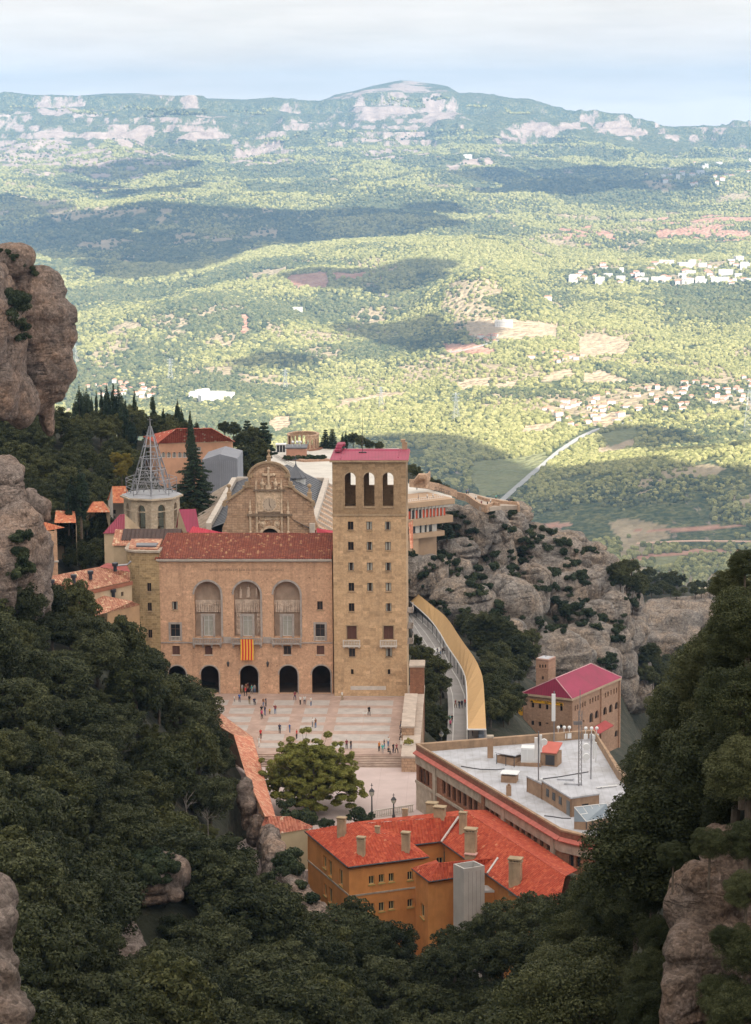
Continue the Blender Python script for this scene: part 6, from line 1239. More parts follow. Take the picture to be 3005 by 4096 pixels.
ki = thing('glass_kiosk', 'small glazed booth on the terrace square by its railing', 'kiosk', pz(ZA(1114, 262), zt)); p = pz(ZA(1114, 262), zt); mb = MB(); mb.box(p.x - 1.5, p.y, zt, p.x + 1.5, p.y + 2.6, zt + 2.4); mb.build('glazing', M_GLASS, ki); mb = MB(); mb.box(p.x - 1.8, p.y - .3, zt + 2.4, p.x + 1.8, p.y + 2.9, zt + 2.7)
for dx in (-1.5, -.5, .5, 1.4): mb.box(p.x + dx, p.y - .05, zt, p.x + dx + .1, p.y - .01, zt + 2.4)
mb.build('roof', M_WMET, ki)
pl = thing('planter', 'long low stone planter with reddish shrubs on the terrace square', 'planter', pz(ZA(1290, 330), zt)); p = pz(ZA(1288, 325), zt); mb = MB(); mb.prism([(p.x - 8.5, p.y + 6), (p.x - 1, p.y - 1), (p.x + 8, p.y + 1), (p.x + 4, p.y + 6)], zt, zt + .6); mb.build('border', M_STAT, pl); PLANTER = p
def railing(label, pts, h, posts, name='railing', mat=M_IRON, mesh_=True):
 r = thing(name, label, 'railing', pts[0]); mb = MB()
 for a, b in zip(pts[:-1], pts[1:]):
  for f in (h, h * .5): mb.tube([a + UP * f, b + UP * f], .04, 4)
 mb.build('rail', mat, r); mb = MB(); tot = sum((b - a).length for a, b in zip(pts[:-1], pts[1:]))
 for a, b in zip(pts[:-1], pts[1:]):
  n = max(1, int(posts * (b - a).length / tot))
  for i in range(n + 1): p = a.lerp(b, i / n); mb.tube([p, p + UP * h], .035, 4)
 mb.build('baluster', mat, r); return r
railing('green railing along the terrace edge right of the square tower', [pz(ZC(890, 482), zt), pz(ZC(1050, 528), zt), pz(ZC(1230, 580), zt)], 1.3, 26)
railing('dark railing on the terrace square beside the clock gable', [pz(ZA(1065, 292), zt), pz(ZA(1145, 340), zt), pz(ZA(1200, 368), zt)], 1.3, 26)
railing('brown railing in front of the far trees left of the arcade', [pz(ZA(1035, 240), zt), pz(ZA(1155, 232), zt)], 1.3, 20, mat=plain('rail_brown', (.2, .12, .08)))
railing('low glass rail on the front of the terrace building', [pz(ZC(888, 640), zt), pz(ZC(1180, 605), zt)], 1.1, 16, mat=M_WMET)
tb = thing('terrace_building', 'modern tan building under the terrace with a row of red panels', 'building', pz(ZC(1050, 640), zt - 12)); P0, P1 = pz(ZC(860, 652), zt), pz(ZC(1252, 610), zt); W = Wall(P0, P1 - P0); L = (P1 - P0).length; Zc = lambda x, y: W.at(ZC(x, y))
zA0, zA1 = Zc(1060, 612)[1] , Zc(1060, 664)[1]; zB1 = Zc(1060, 757)[1]; zC1 = Zc(1060, 812)[1]; zD1 = Zc(1060, 878)[1]; zE1 = Zc(1060, 918)[1]
ptan = plain('tan_concrete', (.42, .29, .19), .9, .1, .3, dirt=(.33, .22, .15)); mb = MB(); mb.wbox(W, -3, L + .4, zA1, zt + .35, -14, .5); mb.wbox(W, -3, L - .3, zC1, zB1, -12, .6); mb.wbox(W, -3, L - 3, zE1, zD1, -12, .2); mb.build('floor_band', ptan, tb)
mb = MB(); mb.wbox(W, -3, L - 2.2, zB1 + .003, zA1 - .003, -12, -.6); mb.wbox(W, -3, L - 5, zD1 + .003, zC1 - .003, -12, -.8); mb.build('glazing', M_GLASS, tb)
red = plain('red_panel', (.55, .09, .035), .7, .1); sA_ = Zc(888, 710)[0]; sB_ = Zc(1202, 710)[0]
for i in range(11):
 s0 = sA_ + (sB_ - sA_) * i / 11; s1 = sA_ + (sB_ - sA_) * (i + 1) / 11; mb = MB(); mb.wbox(W, s0 - .12, s0 + .12, zB1 + .003, zA1 - .003, -.6, -.1); mb.build('mullion', plain('pale_mullion', (.5, .47, .43), .8), tb)
 if i not in (1, 3): mb = MB(); mb.wbox(W, s0 + .15, s1 - .15, zB1 + .1, zB1 + (zA1 - zB1) * .68, -.6, -.5); mb.build('panel', red, tb)
for x0, x1 in ((905, 935), (955, 990), (1005, 1030), (1048, 1065), (1092, 1130)): s0, s1, _, _ = W.rect(ZC, x0, 820, x1, 880); mb = MB(); mb.wbox(W, s0, s1, zD1 + .003, zC1 - .003, -.8, -.55); mb.build('pier', MATS['pale_mullion'], tb)
mb = MB(); s0 = Zc(950, 930)[0]; mb.wbox(W, s0 - 6, s0 + 1.2, zE1 - 9, zE1 - .003, -6, -.5); mb.wbox(W, s0 + 3, L - 3, zE1 - 10, zE1 - .003, -12, -4); mb.build('pier', ptan, tb)
hut('tiled_roof_strip', 'steep salmon tile roof edge showing right behind the square tower', 'roof', ZC, ((890, 955), (912, 935), (926, 815), (890, 805)), 520, 4.5, M_CREAM, T_PORT, 1.0)
lk = thing('lookout_wall', 'winding stone parapet of the lookout on top of the crag', 'wall', pz(ZH(500, 345), -14)); LKZ = -12.0
def lowwall(par, pts, h, th, mat, drop_=1.3, name='parapet'):
 mb = MB()
 for a, b in zip(pts[:-1], pts[1:]): d = (b - a).normalized(); nn = Vector((d.y, -d.x, 0)) * th / 2; q = [a - nn, a + nn, b + nn, b - nn]; q = q if (q[1] - q[0]).cross(q[3] - q[0]).z > 0 else q[::-1]; mb.hexa([p - UP * drop_ for p in q], [p + UP * h for p in q])
 return mb.build(name, mat, par)
lowwall(lk, [pz(ZH(*p), LKZ) for p in ((340, 268), (400, 282), (440, 310), (482, 338), (520, 350), (560, 330), (600, 335))], .9, .6, M_BAS); lowwall(lk, [pz(ZH(*p), LKZ) for p in ((470, 290), (520, 308), (570, 312), (610, 322), (660, 325), (708, 330), (715, 345))], .9, .6, M_BAS)
mb = MB(); mb.prism([(p.x, p.y) for p in (pz(ZH(*q), LKZ) for q in ((340, 262), (400, 285), (482, 342), (540, 345), (610, 335), (708, 335), (640, 300), (520, 282), (430, 258)))], LKZ - 1.2, LKZ); mb.build('platform', plain('path_stone', (.42, .35, .29), .95), lk)
s2 = thing('stair_wall', 'stone steps with side walls climbing to a lookout right of the square tower', 'steps', pz(ZH(130, 210), -6)); mb = MB()
p0, p1 = pz(ZH(118, 190), -4.5), pz(ZH(150, 150), -2)
for i in range(8): f = i / 8; c = p0.lerp(p1, f); mb.box(c.x - 1.6, c.y, c.z - .9, c.x + 1.6, c.y + 3, c.z + .3)
mb.build('step', M_BAS, s2); lowwall(s2, [pz(ZH(158, 185), -3), pz(ZH(180, 150), -1.5)], 1.2, .6, M_BAS, name='side_wall'); lowwall(s2, [pz(ZH(60, 195), -5), pz(ZH(150, 205), -5), pz(ZH(230, 220), -7), pz(ZH(340, 262), -10)], 1.0, .6, M_BAS, name='side_wall')
mb = MB()
for i in range(len(RK_) - 1):
 e0, e1 = (RK_[j] + (RK_[j] - RL_[j])  .normalized() * 3.6 for j in (i, i + 1)); l0, l1 = RL_[i], RL_[i + 1]; q = [l0, l1, Vector((e1.x, e1.y, RK_[i + 1].z)), Vector((e0.x, e0.y, RK_[i].z))]; q = q if (q[1] - q[0]).cross(q[2] - q[0]).z > 0 else q[::-1]; mb.hexa([p - UP * 3 for p in q], q)
o = mb.build('road', plain('worn_asphalt', (.30, .28, .27), .9, .12, .25, dirt=(.22, .2, .19))); kind(o, 'structure')
mb = MB()
def stripe(P, wd):
 for a, b in zip(P[:-1], P[1:]): d = (b - a).normalized(); nn = Vector((d.y, -d.x, 0)) * wd / 2; q = [a - nn, a + nn, b + nn, b - nn]; q = q if (q[1] - q[0]).cross(q[2] - q[0]).z > 0 else q[::-1]; mb.face([p + UP * .03 for p in q])
stripe(RK_, .22); stripe([a.lerp(b, .62) for a, b in zip(RL_, RK_)][:5], .14); stripe([a.lerp(b, .3) for a, b in zip(RL_, RK_)], .14)
for f in (.55, .68, .81): p = RL_[3].lerp(RK_[3], f); p1 = RL_[4].lerp(RK_[4], f); stripe([p.lerp(p1, .2), p.lerp(p1, .5)], .5)
o = mb.build('road_markings', plain('road_paint', (.62, .61, .59), .8, .2, 1.0)); kind(o, 'structure')
cl = [(66, 172), (110, 208), (150, 243), (185, 276), (215, 310), (242, 345), (265, 381), (288, 420), (310, 460), (333, 495), (357, 530), (381, 565), (403, 602), (420, 636), (432, 670), (438, 705), (441, 742), (443, 790), (444, 850), (445, 930), (447, 1017)]; crr = [(72, 90), (112, 120), (150, 150), (190, 183), (230, 215), (262, 237), (290, 262), (312, 285), (333, 312), (355, 345), (377, 381), (403, 420), (432, 462), (462, 502), (490, 542), (512, 582), (531, 625), (545, 668), (553, 720), (560, 830), (570, 1017)]
zc_ = lambda y: road_z(y + 88) + 3.3
CLp, CRp = [pz(ZD(x, y), zc_(y)) for x, y in cl], []
for (x, y), (xl, yl) in zip(crr, cl): CRp.append(pz(ZD(x, y), zc_(yl) + .25))
cn_ = thing('stall_canopy', 'long curving tan roofed canopy over market stalls beside the road', 'canopy', RK_[6]); mb = MB(); eg = MB(); po = MB()
for i in range(len(cl) - 1): q = [CLp[i], CRp[i], CRp[i + 1], CLp[i + 1]]; q = q if (q[1] - q[0]).cross(q[2] - q[0]).z > 0 else q[::-1]; mb.hexa([p - UP * .12 for p in q], q); eg.tube([CLp[i] - UP * .1, CLp[i + 1] - UP * .1], .18, 5)
eg.tube([CLp[-1] - UP * .1, CRp[-1] - UP * .1], .16, 5)
cm, t, b = new_mat('tan_roofing'); p_ = geo(t); t.put(b, 'Base Color', t.mix(t.mapr(t.noise(p_, .6, 4), .4, .65, 0, .35), (.58, .36, .155, 1), (.46, .28, .12, 1))); b.inputs['Roughness'].default_value = .8; uvv = t.add('ShaderNodeSeparateXYZ', ins={0: uvn(t)}).outputs[1]; t.put(b, 'Normal', t.add('ShaderNodeBump', ins={'Strength': .35, 'Distance': .05, 'Height': t.math('FRACT', t.math('MULTIPLY', uvv, 2.2))}).outputs[0])
mb.build('roof', cm, cn_); eg.build('roof_edge', M_WMET, cn_)
for i in range(0, len(cl), 1):
 for p in ((CLp[i] + (CRp[i] - CLp[i]) * .06),) + (((CRp[i] + (CLp[i] - CRp[i]) * .06),) if i == len(cl) - 1 else ()): mb = MB(); mb.tube([p - UP * 3.4, p - UP * .1], .07, 5); mb.build('post', M_IRON, cn_)
mb = MB()
for i in range(len(cl) - 1): a, b_ = CRp[i].lerp(CLp[i], .25), CRp[i + 1].lerp(CLp[i + 1], .25); d = (b_ - a).normalized(); nn = Vector((d.y, -d.x, 0)) * .5; q = [a - nn, a + nn, b_ + nn, b_ - nn]; q = q if (q[1] - q[0]).cross(q[2] - q[0]).z > 0 else q[::-1]; mb.hexa([p - UP * 3.8 for p in q], [p - UP * 1.1 for p in q])
mb.build('stall_back', plain('stall_blue_grey', (.10, .12, .15), .7, .3, .7), cn_)
st = thing('cable_car_station', 'tan stone station with a magenta hipped roof and yellow sign below the crag', 'building', py(ZT(480, 640), 545)); ze = py(ZT(480, 392), 545).z
C0, CL_, CR_ = py(ZT(480, 392), 545), pz(ZT(72, 345), ze), pz(ZT(880, 220), ze); R0, R1 = pz(ZT(345, 226), ze + 4.2), pz(ZT(632, 108), ze + 4.2)
BK = CL_ + (CR_ - C0); mb = MB(); mb.face([CL_, C0, R0]); mb.face([C0, CR_, R1, R0]); mb.face([CR_, BK, R1]); mb.face([BK, CL_, R0, R1]); mb.build('roof', M_MAG, st)
mb = MB(); mb.tube([C0, R0], .12, 5); mb.tube([R0, R1], .12, 5); mb.tube([CL_, R0], .12, 5); mb.tube([CR_, R1], .12, 5); mb.build('ridge_flashing', plain('pink_flashing', (.62, .35, .38), .5), st)
mb = MB(); mb.prism([(p.x, p.y) for p in (CL_, C0, CR_, BK)], ze - .55, ze - .02); mb.build('cornice', plain('station_cornice', (.50, .37, .26), .9), st)
WA, WBq = Wall(CL_ + Vector((.45, .25, 0)), C0 - CL_), Wall(C0 + Vector((-.25, .45, 0)), CR_ - C0); LA, LB = (C0 - CL_).length - .35, (CR_ - C0).length - .5; zb0 = ze - 17
hA = [(WA.rect(ZT, x, y, x + 23, y + 42), True) for x, y in ((152, 423), (209, 430), (266, 438), (324, 445), (381, 450))] + [(WA.rect(ZT, *r), False) for r in ((150, 570, 174, 606), (208, 577, 232, 614), (266, 584, 288, 596), (378, 600, 402, 630))]
hB = [(WBq.rect(ZT, x, y, x + 11, y + 44), True) for x, y in ((501, 446), (520, 437), (541, 428), (560, 419), (579, 411), (620, 391), (641, 381), (663, 371), (684, 363), (743, 341), (764, 331), (788, 320), (812, 310), (833, 301))] + [(WBq.rect(ZT, *r), True) for r in ((620, 506, 650, 585), (664, 486, 694, 552), (731, 458, 760, 524), (777, 438, 806, 505), (824, 418, 852, 478), (822, 646, 850, 700))] + [(WBq.rect(ZT, *r), False) for r in ((509, 588, 521, 608), (538, 575, 550, 594), (568, 562, 580, 580))]
mb = MB()
for W, L, hh in ((WA, LA, hA), (WBq, LB, hB)): wall_face(mb, W, rect_pts(0, L, zb0, ze - .3), [((arch_pts if a else rect_pts)(*r), .35) for r, a in hh])
sx_ = WBq.at(ZT(710, 400))[0]; mb.wbox(WBq, sx_ - .25, sx_ + .25, zb0, ze - .56, .003, .35); mb.wbox(WBq, LB - .5, LB, zb0, ze - .56, .003, .35); mb.wbox(WA, 0, .4, zb0, ze - .56, .003, .12)
mb.build('wall', M_STAT, st)
for W, hh in ((WA, hA), (WBq, hB)):
 for r, a in hh: window(st, W, *r, d=.35, arch=a, kind_='dark', mull=0 if r[1] - r[0] < 1.2 else 1, trans=.6 if r[3] - r[2] > 2.5 else None)
s0, s1, z0, z1 = WBq.rect(ZT, 618, 580, 735, 615); mb = MB(); q = [WBq.P(s0, z1 - .7, .4), WBq.P(s0, z1 - 1.6, 2.6), WBq.P(s1, z1 - 1.2, 2.6), WBq.P(s1, z1 - .3, .4)]; q = q[::-1]; mb.hexa([p - UP * .2 for p in q], q) if (q[1] - q[0]).cross(q[2] - q[0]).z > 0 else mb.hexa([p - UP * .2 for p in q[::-1]], q[::-1]); mb.build('porch_roof', plain('porch_red', (.40, .07, .07), .7), st)
sg = [WA.at(ZT(*p)) for p in ((145, 394), (410, 428), (410, 449), (145, 416))]; ts = math.atan2(sg[1][1] - sg[0][1], sg[1][0] - sg[0][0]); sl_, sr_ = sg[0][0], sg[1][0]; zm_ = (sg[0][1] + sg[2][1]) / 2; hh_ = (sg[0][1] - sg[3][1]) / 2
zc2 = sum(q[1] for q in sg) / 4; hh_ = abs(sg[0][1] - sg[3][1]) / 2; mb = MB(); mb.wbox(WA, sl_, sr_, zc2 - hh_, zc2 + hh_, .003, .14); sgn = mb.build('sign', plain('sign_yellow', (.82, .42, .015), .6, .04), st); blk = plain('sign_black', (.02, .02, .02), .6)
wS = sr_ - sl_; text_mesh('TELEFERIC DE MONTSERRAT', .55, blk, sgn, WA, (sl_ + sr_) / 2, zc2 + hh_ * .02, .16, 'lettering', .02, width=wS * .80); text_mesh('AERI', .42, blk, sgn, WA, (sl_ + sr_) / 2, zc2 - hh_ * .8, .16, 'lettering', .02)
for f in (.05, .95):
 s = sl_ + wS * f; mb = MB(); mb.tube([WA.P(s - .35, zc2 + hh_ * .7, .17), WA.P(s + .35, zc2 + hh_ * .8, .17)], .04, 4); mb.wbox(WA, s - .04, s + .04, zc2, zc2 + hh_ * .7, .15, .19); mb.wbox(WA, s - .3, s + .3, zc2 - hh_ * .8, zc2 + .05, .15, .2); mb.build('emblem', blk, sgn)
TL_, TC_, TR_ = py(ZT(190, 76), 572), None, None; zt_ = TL_.z; TC_, TR_ = pz(ZT(290, 86), zt_), pz(ZT(348, 62), zt_); TB_ = TL_ + (TR_ - TC_)
Wm, Wn = Wall(TL_, TC_ - TL_), Wall(TC_, TR_ - TC_); lm, ln_ = (TC_ - TL_).length, (TR_ - TC_).length; hm = [(Wm.rect(ZT, x, 116, x + 13, 145), True) for x in (214, 236, 259)] + [(Wm.rect(ZT, 236, 212, 252, 240), False)]
stt = thing('station_tower', 'small square tan tower with a white flat top behind the magenta roofed station', 'tower', (TL_.x, TL_.y, zt_ - 12)); mb = MB(); wall_face(mb, Wm, rect_pts(0, lm, zt_ - 22, zt_), [((arch_pts if a else rect_pts)(*r), .3) for r, a in hm]); fill(mb, Wn, rect_pts(0, ln_, zt_ - 22, zt_), 0); zz = Wm.at(ZT(240, 148))[1]; mb.wbox(Wm, -.1, lm + .1, zz - .1, zz + .1, .003, .12); mb.wbox(Wn, -.1, ln_, zz - .1, zz + .1, .003, .12); mb.build('wall', M_STAT, stt)
for r, a in hm: window(stt, Wm, *r, d=.3, arch=a, kind_='void', mull=0)
mb = MB(); mb.prism([(p.x, p.y) for p in (TL_, TC_, TR_, TB_)], zt_ - .3, zt_ + .3); mb.build('coping', plain('pink_coping', (.52, .34, .27), .9), stt); c = (TL_ + TR_) / 2; mb = MB(); mb.prism([(c.x + (p.x - c.x) * .85, c.y + (p.y - c.y) * .85) for p in (TL_, TC_, TR_, TB_)], zt_ + .3, zt_ + .36); mb.build('roof', M_WROOF, stt); mb = MB(); mb.tube([c + UP * .3, c + UP * 4], .05, 4); mb.build('mast', M_IRON, stt)
yk = thing('yellow_kiosk', 'narrow bright yellow ticket booth left of the magenta roofed station', 'kiosk', py(ZT(66, 492), 552)); p = py(ZT(66, 492), 552); mb = MB(); mb.box(p.x - .85, p.y, p.z - 1, p.x + .85, p.y + 1.6, p.z + 4.2); mb.build('body', MATS['sign_yellow'], yk); mb = MB(); mb.box(p.x - .6, p.y - .06, p.z + 1.0, p.x + .6, p.y - .01, p.z + 2.4); mb.build('window', M_GLASS, yk); mb = MB(); mb.ball((p.x, p.y - .06, p.z + 1.9), (.5, .05, .4), 10, 8); mb.build('emblem', M_WMET, yk)
yd = [pz(ZD(*q), ze - 11.2) for q in ((690, 1060), (735, 900), (815, 905), (870, 1040), (880, 1150), (690, 1150))]; mb = MB(); mb.prism([(p.x, p.y) for p in yd], ze - 18, ze - 11.2); o = mb.build('station_forecourt_pavement', plain('pale_forecourt', (.50, .48, .45), .9)); kind(o, 'structure'); STZ = ze - 11.2
for lbl, a, b_ in (('steel railing beside the road bend left of the station', (690, 905), (745, 1010)), ('steel railing in front of the station forecourt', (750, 1010), (880, 1005))):
 railing(lbl, [pz(ZD(*a), STZ + .0), pz(ZD(*b_), STZ)], 1.6, 16, mat=M_STEEL)
RZ = 9.0
FP = [pz(ZF(*q), RZ) for q in ((108, 205), (1062, 772), (1310, 832))] + [Vector((41.5, 318, RZ))] + [pz(ZF(*q), RZ) for q in ((1460, 380), (1283, 112))]
fb = thing('flat_roofed_building', 'large brown brick building with a white flat roof carrying antennas and sheds', 'building', (22, 340, -6))
WAB, WBC = Wall(FP[0], FP[1] - FP[0]), Wall(FP[1], FP[2] - FP[1]); LAB, LBC = (FP[1] - FP[0]).length, (FP[2] - FP[1]).length
win1 = [(137, 358, 465), (159, 370, 478), (183, 385, 490), (290, 445, 540), (323, 465, 565), (358, 487, 590), (393, 505, 605), (429, 530, 625), (465, 550, 645), (501, 570, 665), (578, 625, 715), (610, 642, 735), (641, 662, 755), (737, 715, 760), (776, 738, 783), (815, 765, 808), (855, 788, 835), (894, 812, 862), (937, 838, 890), (980, 865, 915), (160, 535, 622), (112, 655, 690), (132, 660, 695)]
hA = [WAB.rect(ZF, x - 11, y0, x + 11, y1) for x, y0, y1 in win1]
hB = [WBC.rect(ZF, x - 15, y0, x + 15, y1) for x, y0, y1 in ((1133, 940, 1020), (1178, 953, 1025))]
hB = [h for h in hB if h[0] > .1 and h[1] < LBC - .1]
mb = MB()
for W, L, hh in ((WAB, LAB, hA), (WBC, LBC, hB)): wall_face(mb, W, rect_pts(0, L, -14, 5.95), [(arch_pts(*h, 8), .35) for h in hh])
for i in range(2, 6):
 a, b = FP[i], FP[(i + 1) % 6]; W = Wall(a, b - a); fill(mb, W, rect_pts(0, (b - a).length, -30, 5.95), 0)
mb.build('wall', M_BRICK, fb)
for W, hh in ((WAB, hA), (WBC, hB)):
 for h in hh: window(fb, W, *h, d=.35, arch=True, kind_='dark', mull=0, frame=.05)
def band(W, L, z0, z1, d, name, mat, d0=.003, ex=0.0):
 mb = MB(); mb.wbox(W, -ex, L + ex, z0, z1, d0, d); mb.build(name, mat, fb)
for W, L in ((WAB, LAB), (WBC, LBC)):
 band(W, L, 5.95, 7.5, .18, 'concrete_band', M_CONC, -.3); band(W, L, 2.95, 3.35, .22, 'string_course', M_CONC)
 mb = MB(); q = [W.P(0, 7.62, .6), W.P(L, 7.62, .6), W.P(L, 8.05, -.1), W.P(0, 8.05, -.1)]; mb.hexa([p - UP * .12 for p in q], q); mb.build('tile_ledge', plain('rose_tile_ledge', (.45, .13, .10), .85, .2, 1.5), fb)
 band(W, L, 7.9, 8.75, .02, 'parapet', ashlar('dark_red_brick', (.22, .085, .055), (.26, .11, .07), (.16, .07, .05), .5, .2, .02, dark=.2, stain=(.30, .21, .15), sf=.5), -.4)
for x in (236, 560, 690, 1020):
 s = WAB.at(ZF(x, 400))[0]; mb = MB(); mb.wbox(WAB, s - .5, s + .5, -14, 7.5, .003, .32); mb.build('pilaster', M_BRICK if x == 560 else M_CONC, fb)
mb = MB(); mb.wbox(WAB, .02, LAB * .12, -1.5, 2.9, .003, .06); mb.build('grey_render_panel', M_CONC, fb)
cen = sum(FP, Vector()) / 6; ins = [p + (cen - p).normalized() * .75 for p in FP]
mb = MB()
for i in range(6):
 a, b, A_, B_ = FP[i], FP[(i + 1) % 6], ins[i], ins[(i + 1) % 6]; ext = [a + (a - cen).normalized() * .15, b + (b - cen).normalized() * .15, B_, A_]
 mb.hexa([Vector((p.x, p.y, 8.75)) for p in ext], [Vector((p.x, p.y, RZ)) for p in ext])
 mb.face([Vector((B_.x, B_.y, 7.6)), Vector((A_.x, A_.y, 7.6)), Vector((A_.x, A_.y, 8.75)), Vector((B_.x, B_.y, 8.75))])
 if i >= 2: mb.face([Vector((a.x, a.y, 5.95)), Vector((b.x, b.y, 5.95)), Vector((b.x, b.y, 8.75)), Vector((a.x, a.y, 8.75))])
mb.build('coping', plain('brown_coping', (.33, .22, .14), .9, .25, .8, dirt=(.16, .12, .09)), fb)
RF = 7.8; mb = MB(); mb.ngon([Vector((p.x, p.y, RF)) for p in ins]); mb.build('roof', M_WROOF, fb)
R_ = lambda x, y, h=0.0: pz(ZF(x, y), RF + h)
M_SHED = plain('shed_brown', (.33, .215, .14), .9, .25, .8, dirt=(.2, .13, .09))
def roofbox(par, name, a, b, dep, h, mat, z0=RF):      # a, b: roof-level front corners
 d = (b - a); n = Vector((-d.y, d.x, 0)).normalized() * dep; mb = MB(); q = [a, b, b + n, a + n]; mb.hexa([Vector((p.x, p.y, z0)) for p in q], [Vector((p.x, p.y, z0 + h)) for p in q]); return mb.build(name, mat, par)
def on(a): return Vector((a.x, a.y, RF))
c = thing('roof_pillar', 'lone brown square pillar on the white roof', 'pillar', R_(598, 302)); p = R_(598, 302); mb = MB(); mb.box(p.x - .42, p.y, RF, p.x + .42, p.y + .8, RF + 3.1); mb.build('shaft', M_SHED, c); mb = MB(); mb.box(p.x - .5, p.y - .1, RF + 3.1, p.x + .5, p.y + .9, RF + 3.4); mb.build('cap', M_CONC, c)
c = thing('roof_shed', 'open low shed with a flat pale lid left of the white cabinet on the roof', 'shed', R_(690, 355)); roofbox(c, 'wall', R_(640, 330), R_(755, 355), 2.4, 1.1, M_SHED); roofbox(c, 'roof', R_(628, 333), R_(760, 356), 2.8, .12, M_WROOF, RF + 1.5)
for x, y in ((640, 338), (700, 352), (755, 362)): p = R_(x, y); mb = MB(); mb.tube([p, p + UP * 1.5], .06, 4); mb.build('post', M_IRON, c)
c = thing('equipment_cabinet', 'white metal equipment cabinet on a platform on the roof', 'cabinet', R_(860, 365)); roofbox(c, 'platform', R_(770, 352), R_(930, 362), 3.2, .5, M_SHED); roofbox(c, 'body', R_(800, 352), R_(925, 355), 2.0, 2.2, M_WMET, RF + .5)
for k_ in range(3): mb = MB(); a, b = R_(800, 352), R_(925, 355); W = Wall(a, b - a); L = (b - a).length; mb.wbox(W, L * (k_ + .08) / 3, L * (k_ + .92) / 3, RF + .75, RF + 2.5, .003, .05); mb.build('door', plain('cabinet_door', (.64, .65, .66), .4, .05), c)
c = thing('roof_hut', 'small brown roof hut with a red roof beside the white cabinet', 'hut', R_(985, 358)); a, b = R_(930, 350), R_(1038, 360); roofbox(c, 'wall', a, b, 2.4, 2.0, M_SHED); n = Vector((-(b - a).y, (b - a).x, 0)).normalized(); mb = MB(); q = [on(a) + UP * 2.0 - n * .25, on(b) + UP * 2.0 - n * .25, on(b) + UP * 2.9 + n * 2.8, on(a) + UP * 2.9 + n * 2.8]; mb.hexa(q, [p + UP * .14 for p in q]); mb.build('roof', plain('rose_roof', (.50, .13, .10), .8, .12, .6), c); W = Wall(a, b - a); mb = MB(); L = (b - a).length; mb.wbox(W, L * .3, L * .85, RF + .2, RF + 1.7, .003, .06); mb.build('door', M_IRON, c)
c = thing('vent_box', 'low square vent box with a raised white lid on the roof', 'vent', R_(718, 466)); roofbox(c, 'body', R_(668, 462), R_(768, 468), 1.8, 1.0, M_SHED); roofbox(c, 'lid', R_(660, 463), R_(776, 470), 2.2, .1, M_WMET, RF + 1.25)
for x, y in ((675, 462), (760, 466)): p = R_(x, y); mb = MB(); mb.tube([on(p) + UP * 1 + Vector((0, .4, 0)), on(p) + UP * 1.25 + Vector((0, .4, 0))], .05, 4); mb.build('leg', M_IRON, c)
c = thing('roof_stub', 'small brown stub chimney at the near parapet of the white roof', 'chimney', R_(720, 548)); p = R_(720, 552); mb = MB(); mb.box(p.x - .35, p.y, RF, p.x + .35, p.y + .7, RF + 1.4); mb.box(p.x - .15, p.y + .2, RF + 1.4, p.x + .2, p.y + .5, RF + 1.7); mb.build('shaft', M_SHED, c)
c = thing('penthouse', 'long white topped penthouse with brown walls and doors on the roof', 'penthouse', R_(1050, 640)); h = 2.7; T_ = lambda x, y: pz(ZF(x, y), RF + h); tp = [T_(935, 452), T_(1130, 568), T_(1320, 540), T_(1178, 418)]; tp2 = [T_(835, 402), T_(935, 452), T_(1105, 425), T_(1000, 378)]
for tq in (tp, tp2):
 mb = MB(); hh = 0 if tq is tp else -.45
 for i in range(4): a, b = tq[i], tq[(i + 1) % 4]; W = Wall(a, b - a); fill(mb, W, rect_pts(0, (b - a).length, RF, RF + h + hh - .1), -.12)
 mb.build('wall', M_SHED, c); mb = MB(); mb.hexa([p + UP * (hh - .1) for p in tq], [p + UP * (hh + .12) for p in tq]) if (tq[1] - tq[0]).cross(tq[3] - tq[0]).z > 0 else mb.hexa([p + UP * (hh - .1) for p in tq[::-1]], [p + UP * (hh + .12) for p in tq[::-1]]); mb.build('roof', M_WROOF, c)
W = Wall(tp[0], tp[1] - tp[0]); L = (tp[1] - tp[0]).length
for f in (.15, .36, .58): mb = MB(); mb.wbox(W, L * f, L * f + .9, RF + .9, RF + 2.0, -.10, -.06); mb.build('window', M_GLASS, c)
mb = MB(); mb.wbox(W, L * .84, L * .95, RF + .05, RF + 2.1, -.10, -.06); mb.build('door', plain('grey_door', (.16, .17, .18), .6), c); W = Wall(tp[1], tp[2] - tp[1]); L = (tp[2] - tp[1]).length; mb = MB(); mb.wbox(W, L * .4, L * .62, RF + .5, RF + 1.6, -.10, -.06); mb.build('window', M_GLASS, c)
for q in ((1085, 445), (1130, 475)): p = T_(*q); mb = MB(); mb.hexa([p + Vector(v) for v in ((-1, -.6, .12), (1.2, -1.0, .12), (1.4, -.4, .12), (-.8, .1, .12))], [p + Vector(v) for v in ((-1, -.6, .35), (1.2, -1.0, .35), (1.4, -.4, .35), (-.8, .1, .35))]); mb.build('roof_upstand', M_WROOF, c)
c = thing('sloped_skylight', 'big sloping glazed skylight on the near end of the white roof', 'skylight', R_(1270, 760)); lo = [pz(ZF(1232, 722), RF + 1.2), pz(ZF(1395, 692), RF + 1.2)]; hi = [pz(ZF(1152, 628), RF + 3.0), pz(ZF(1366, 602), RF + 3.0)]
mb = MB(); mb.face([lo[0], lo[1], hi[1], hi[0]]); mb.face([lo[1], Vector((*hi[1].xy, RF + 1)), hi[1]]); mb.face([lo[0], hi[0], Vector((*hi[0].xy, RF + 1))]); mb.build('glazing', plain('skylight_glass', (.30, .36, .42), .12, .1, .5), c)
mb = MB()
for i in range(5): f = i / 4; mb.tube([lo[0].lerp(lo[1], f) + UP * .04, hi[0].lerp(hi[1], f) + UP * .04], .06, 4)
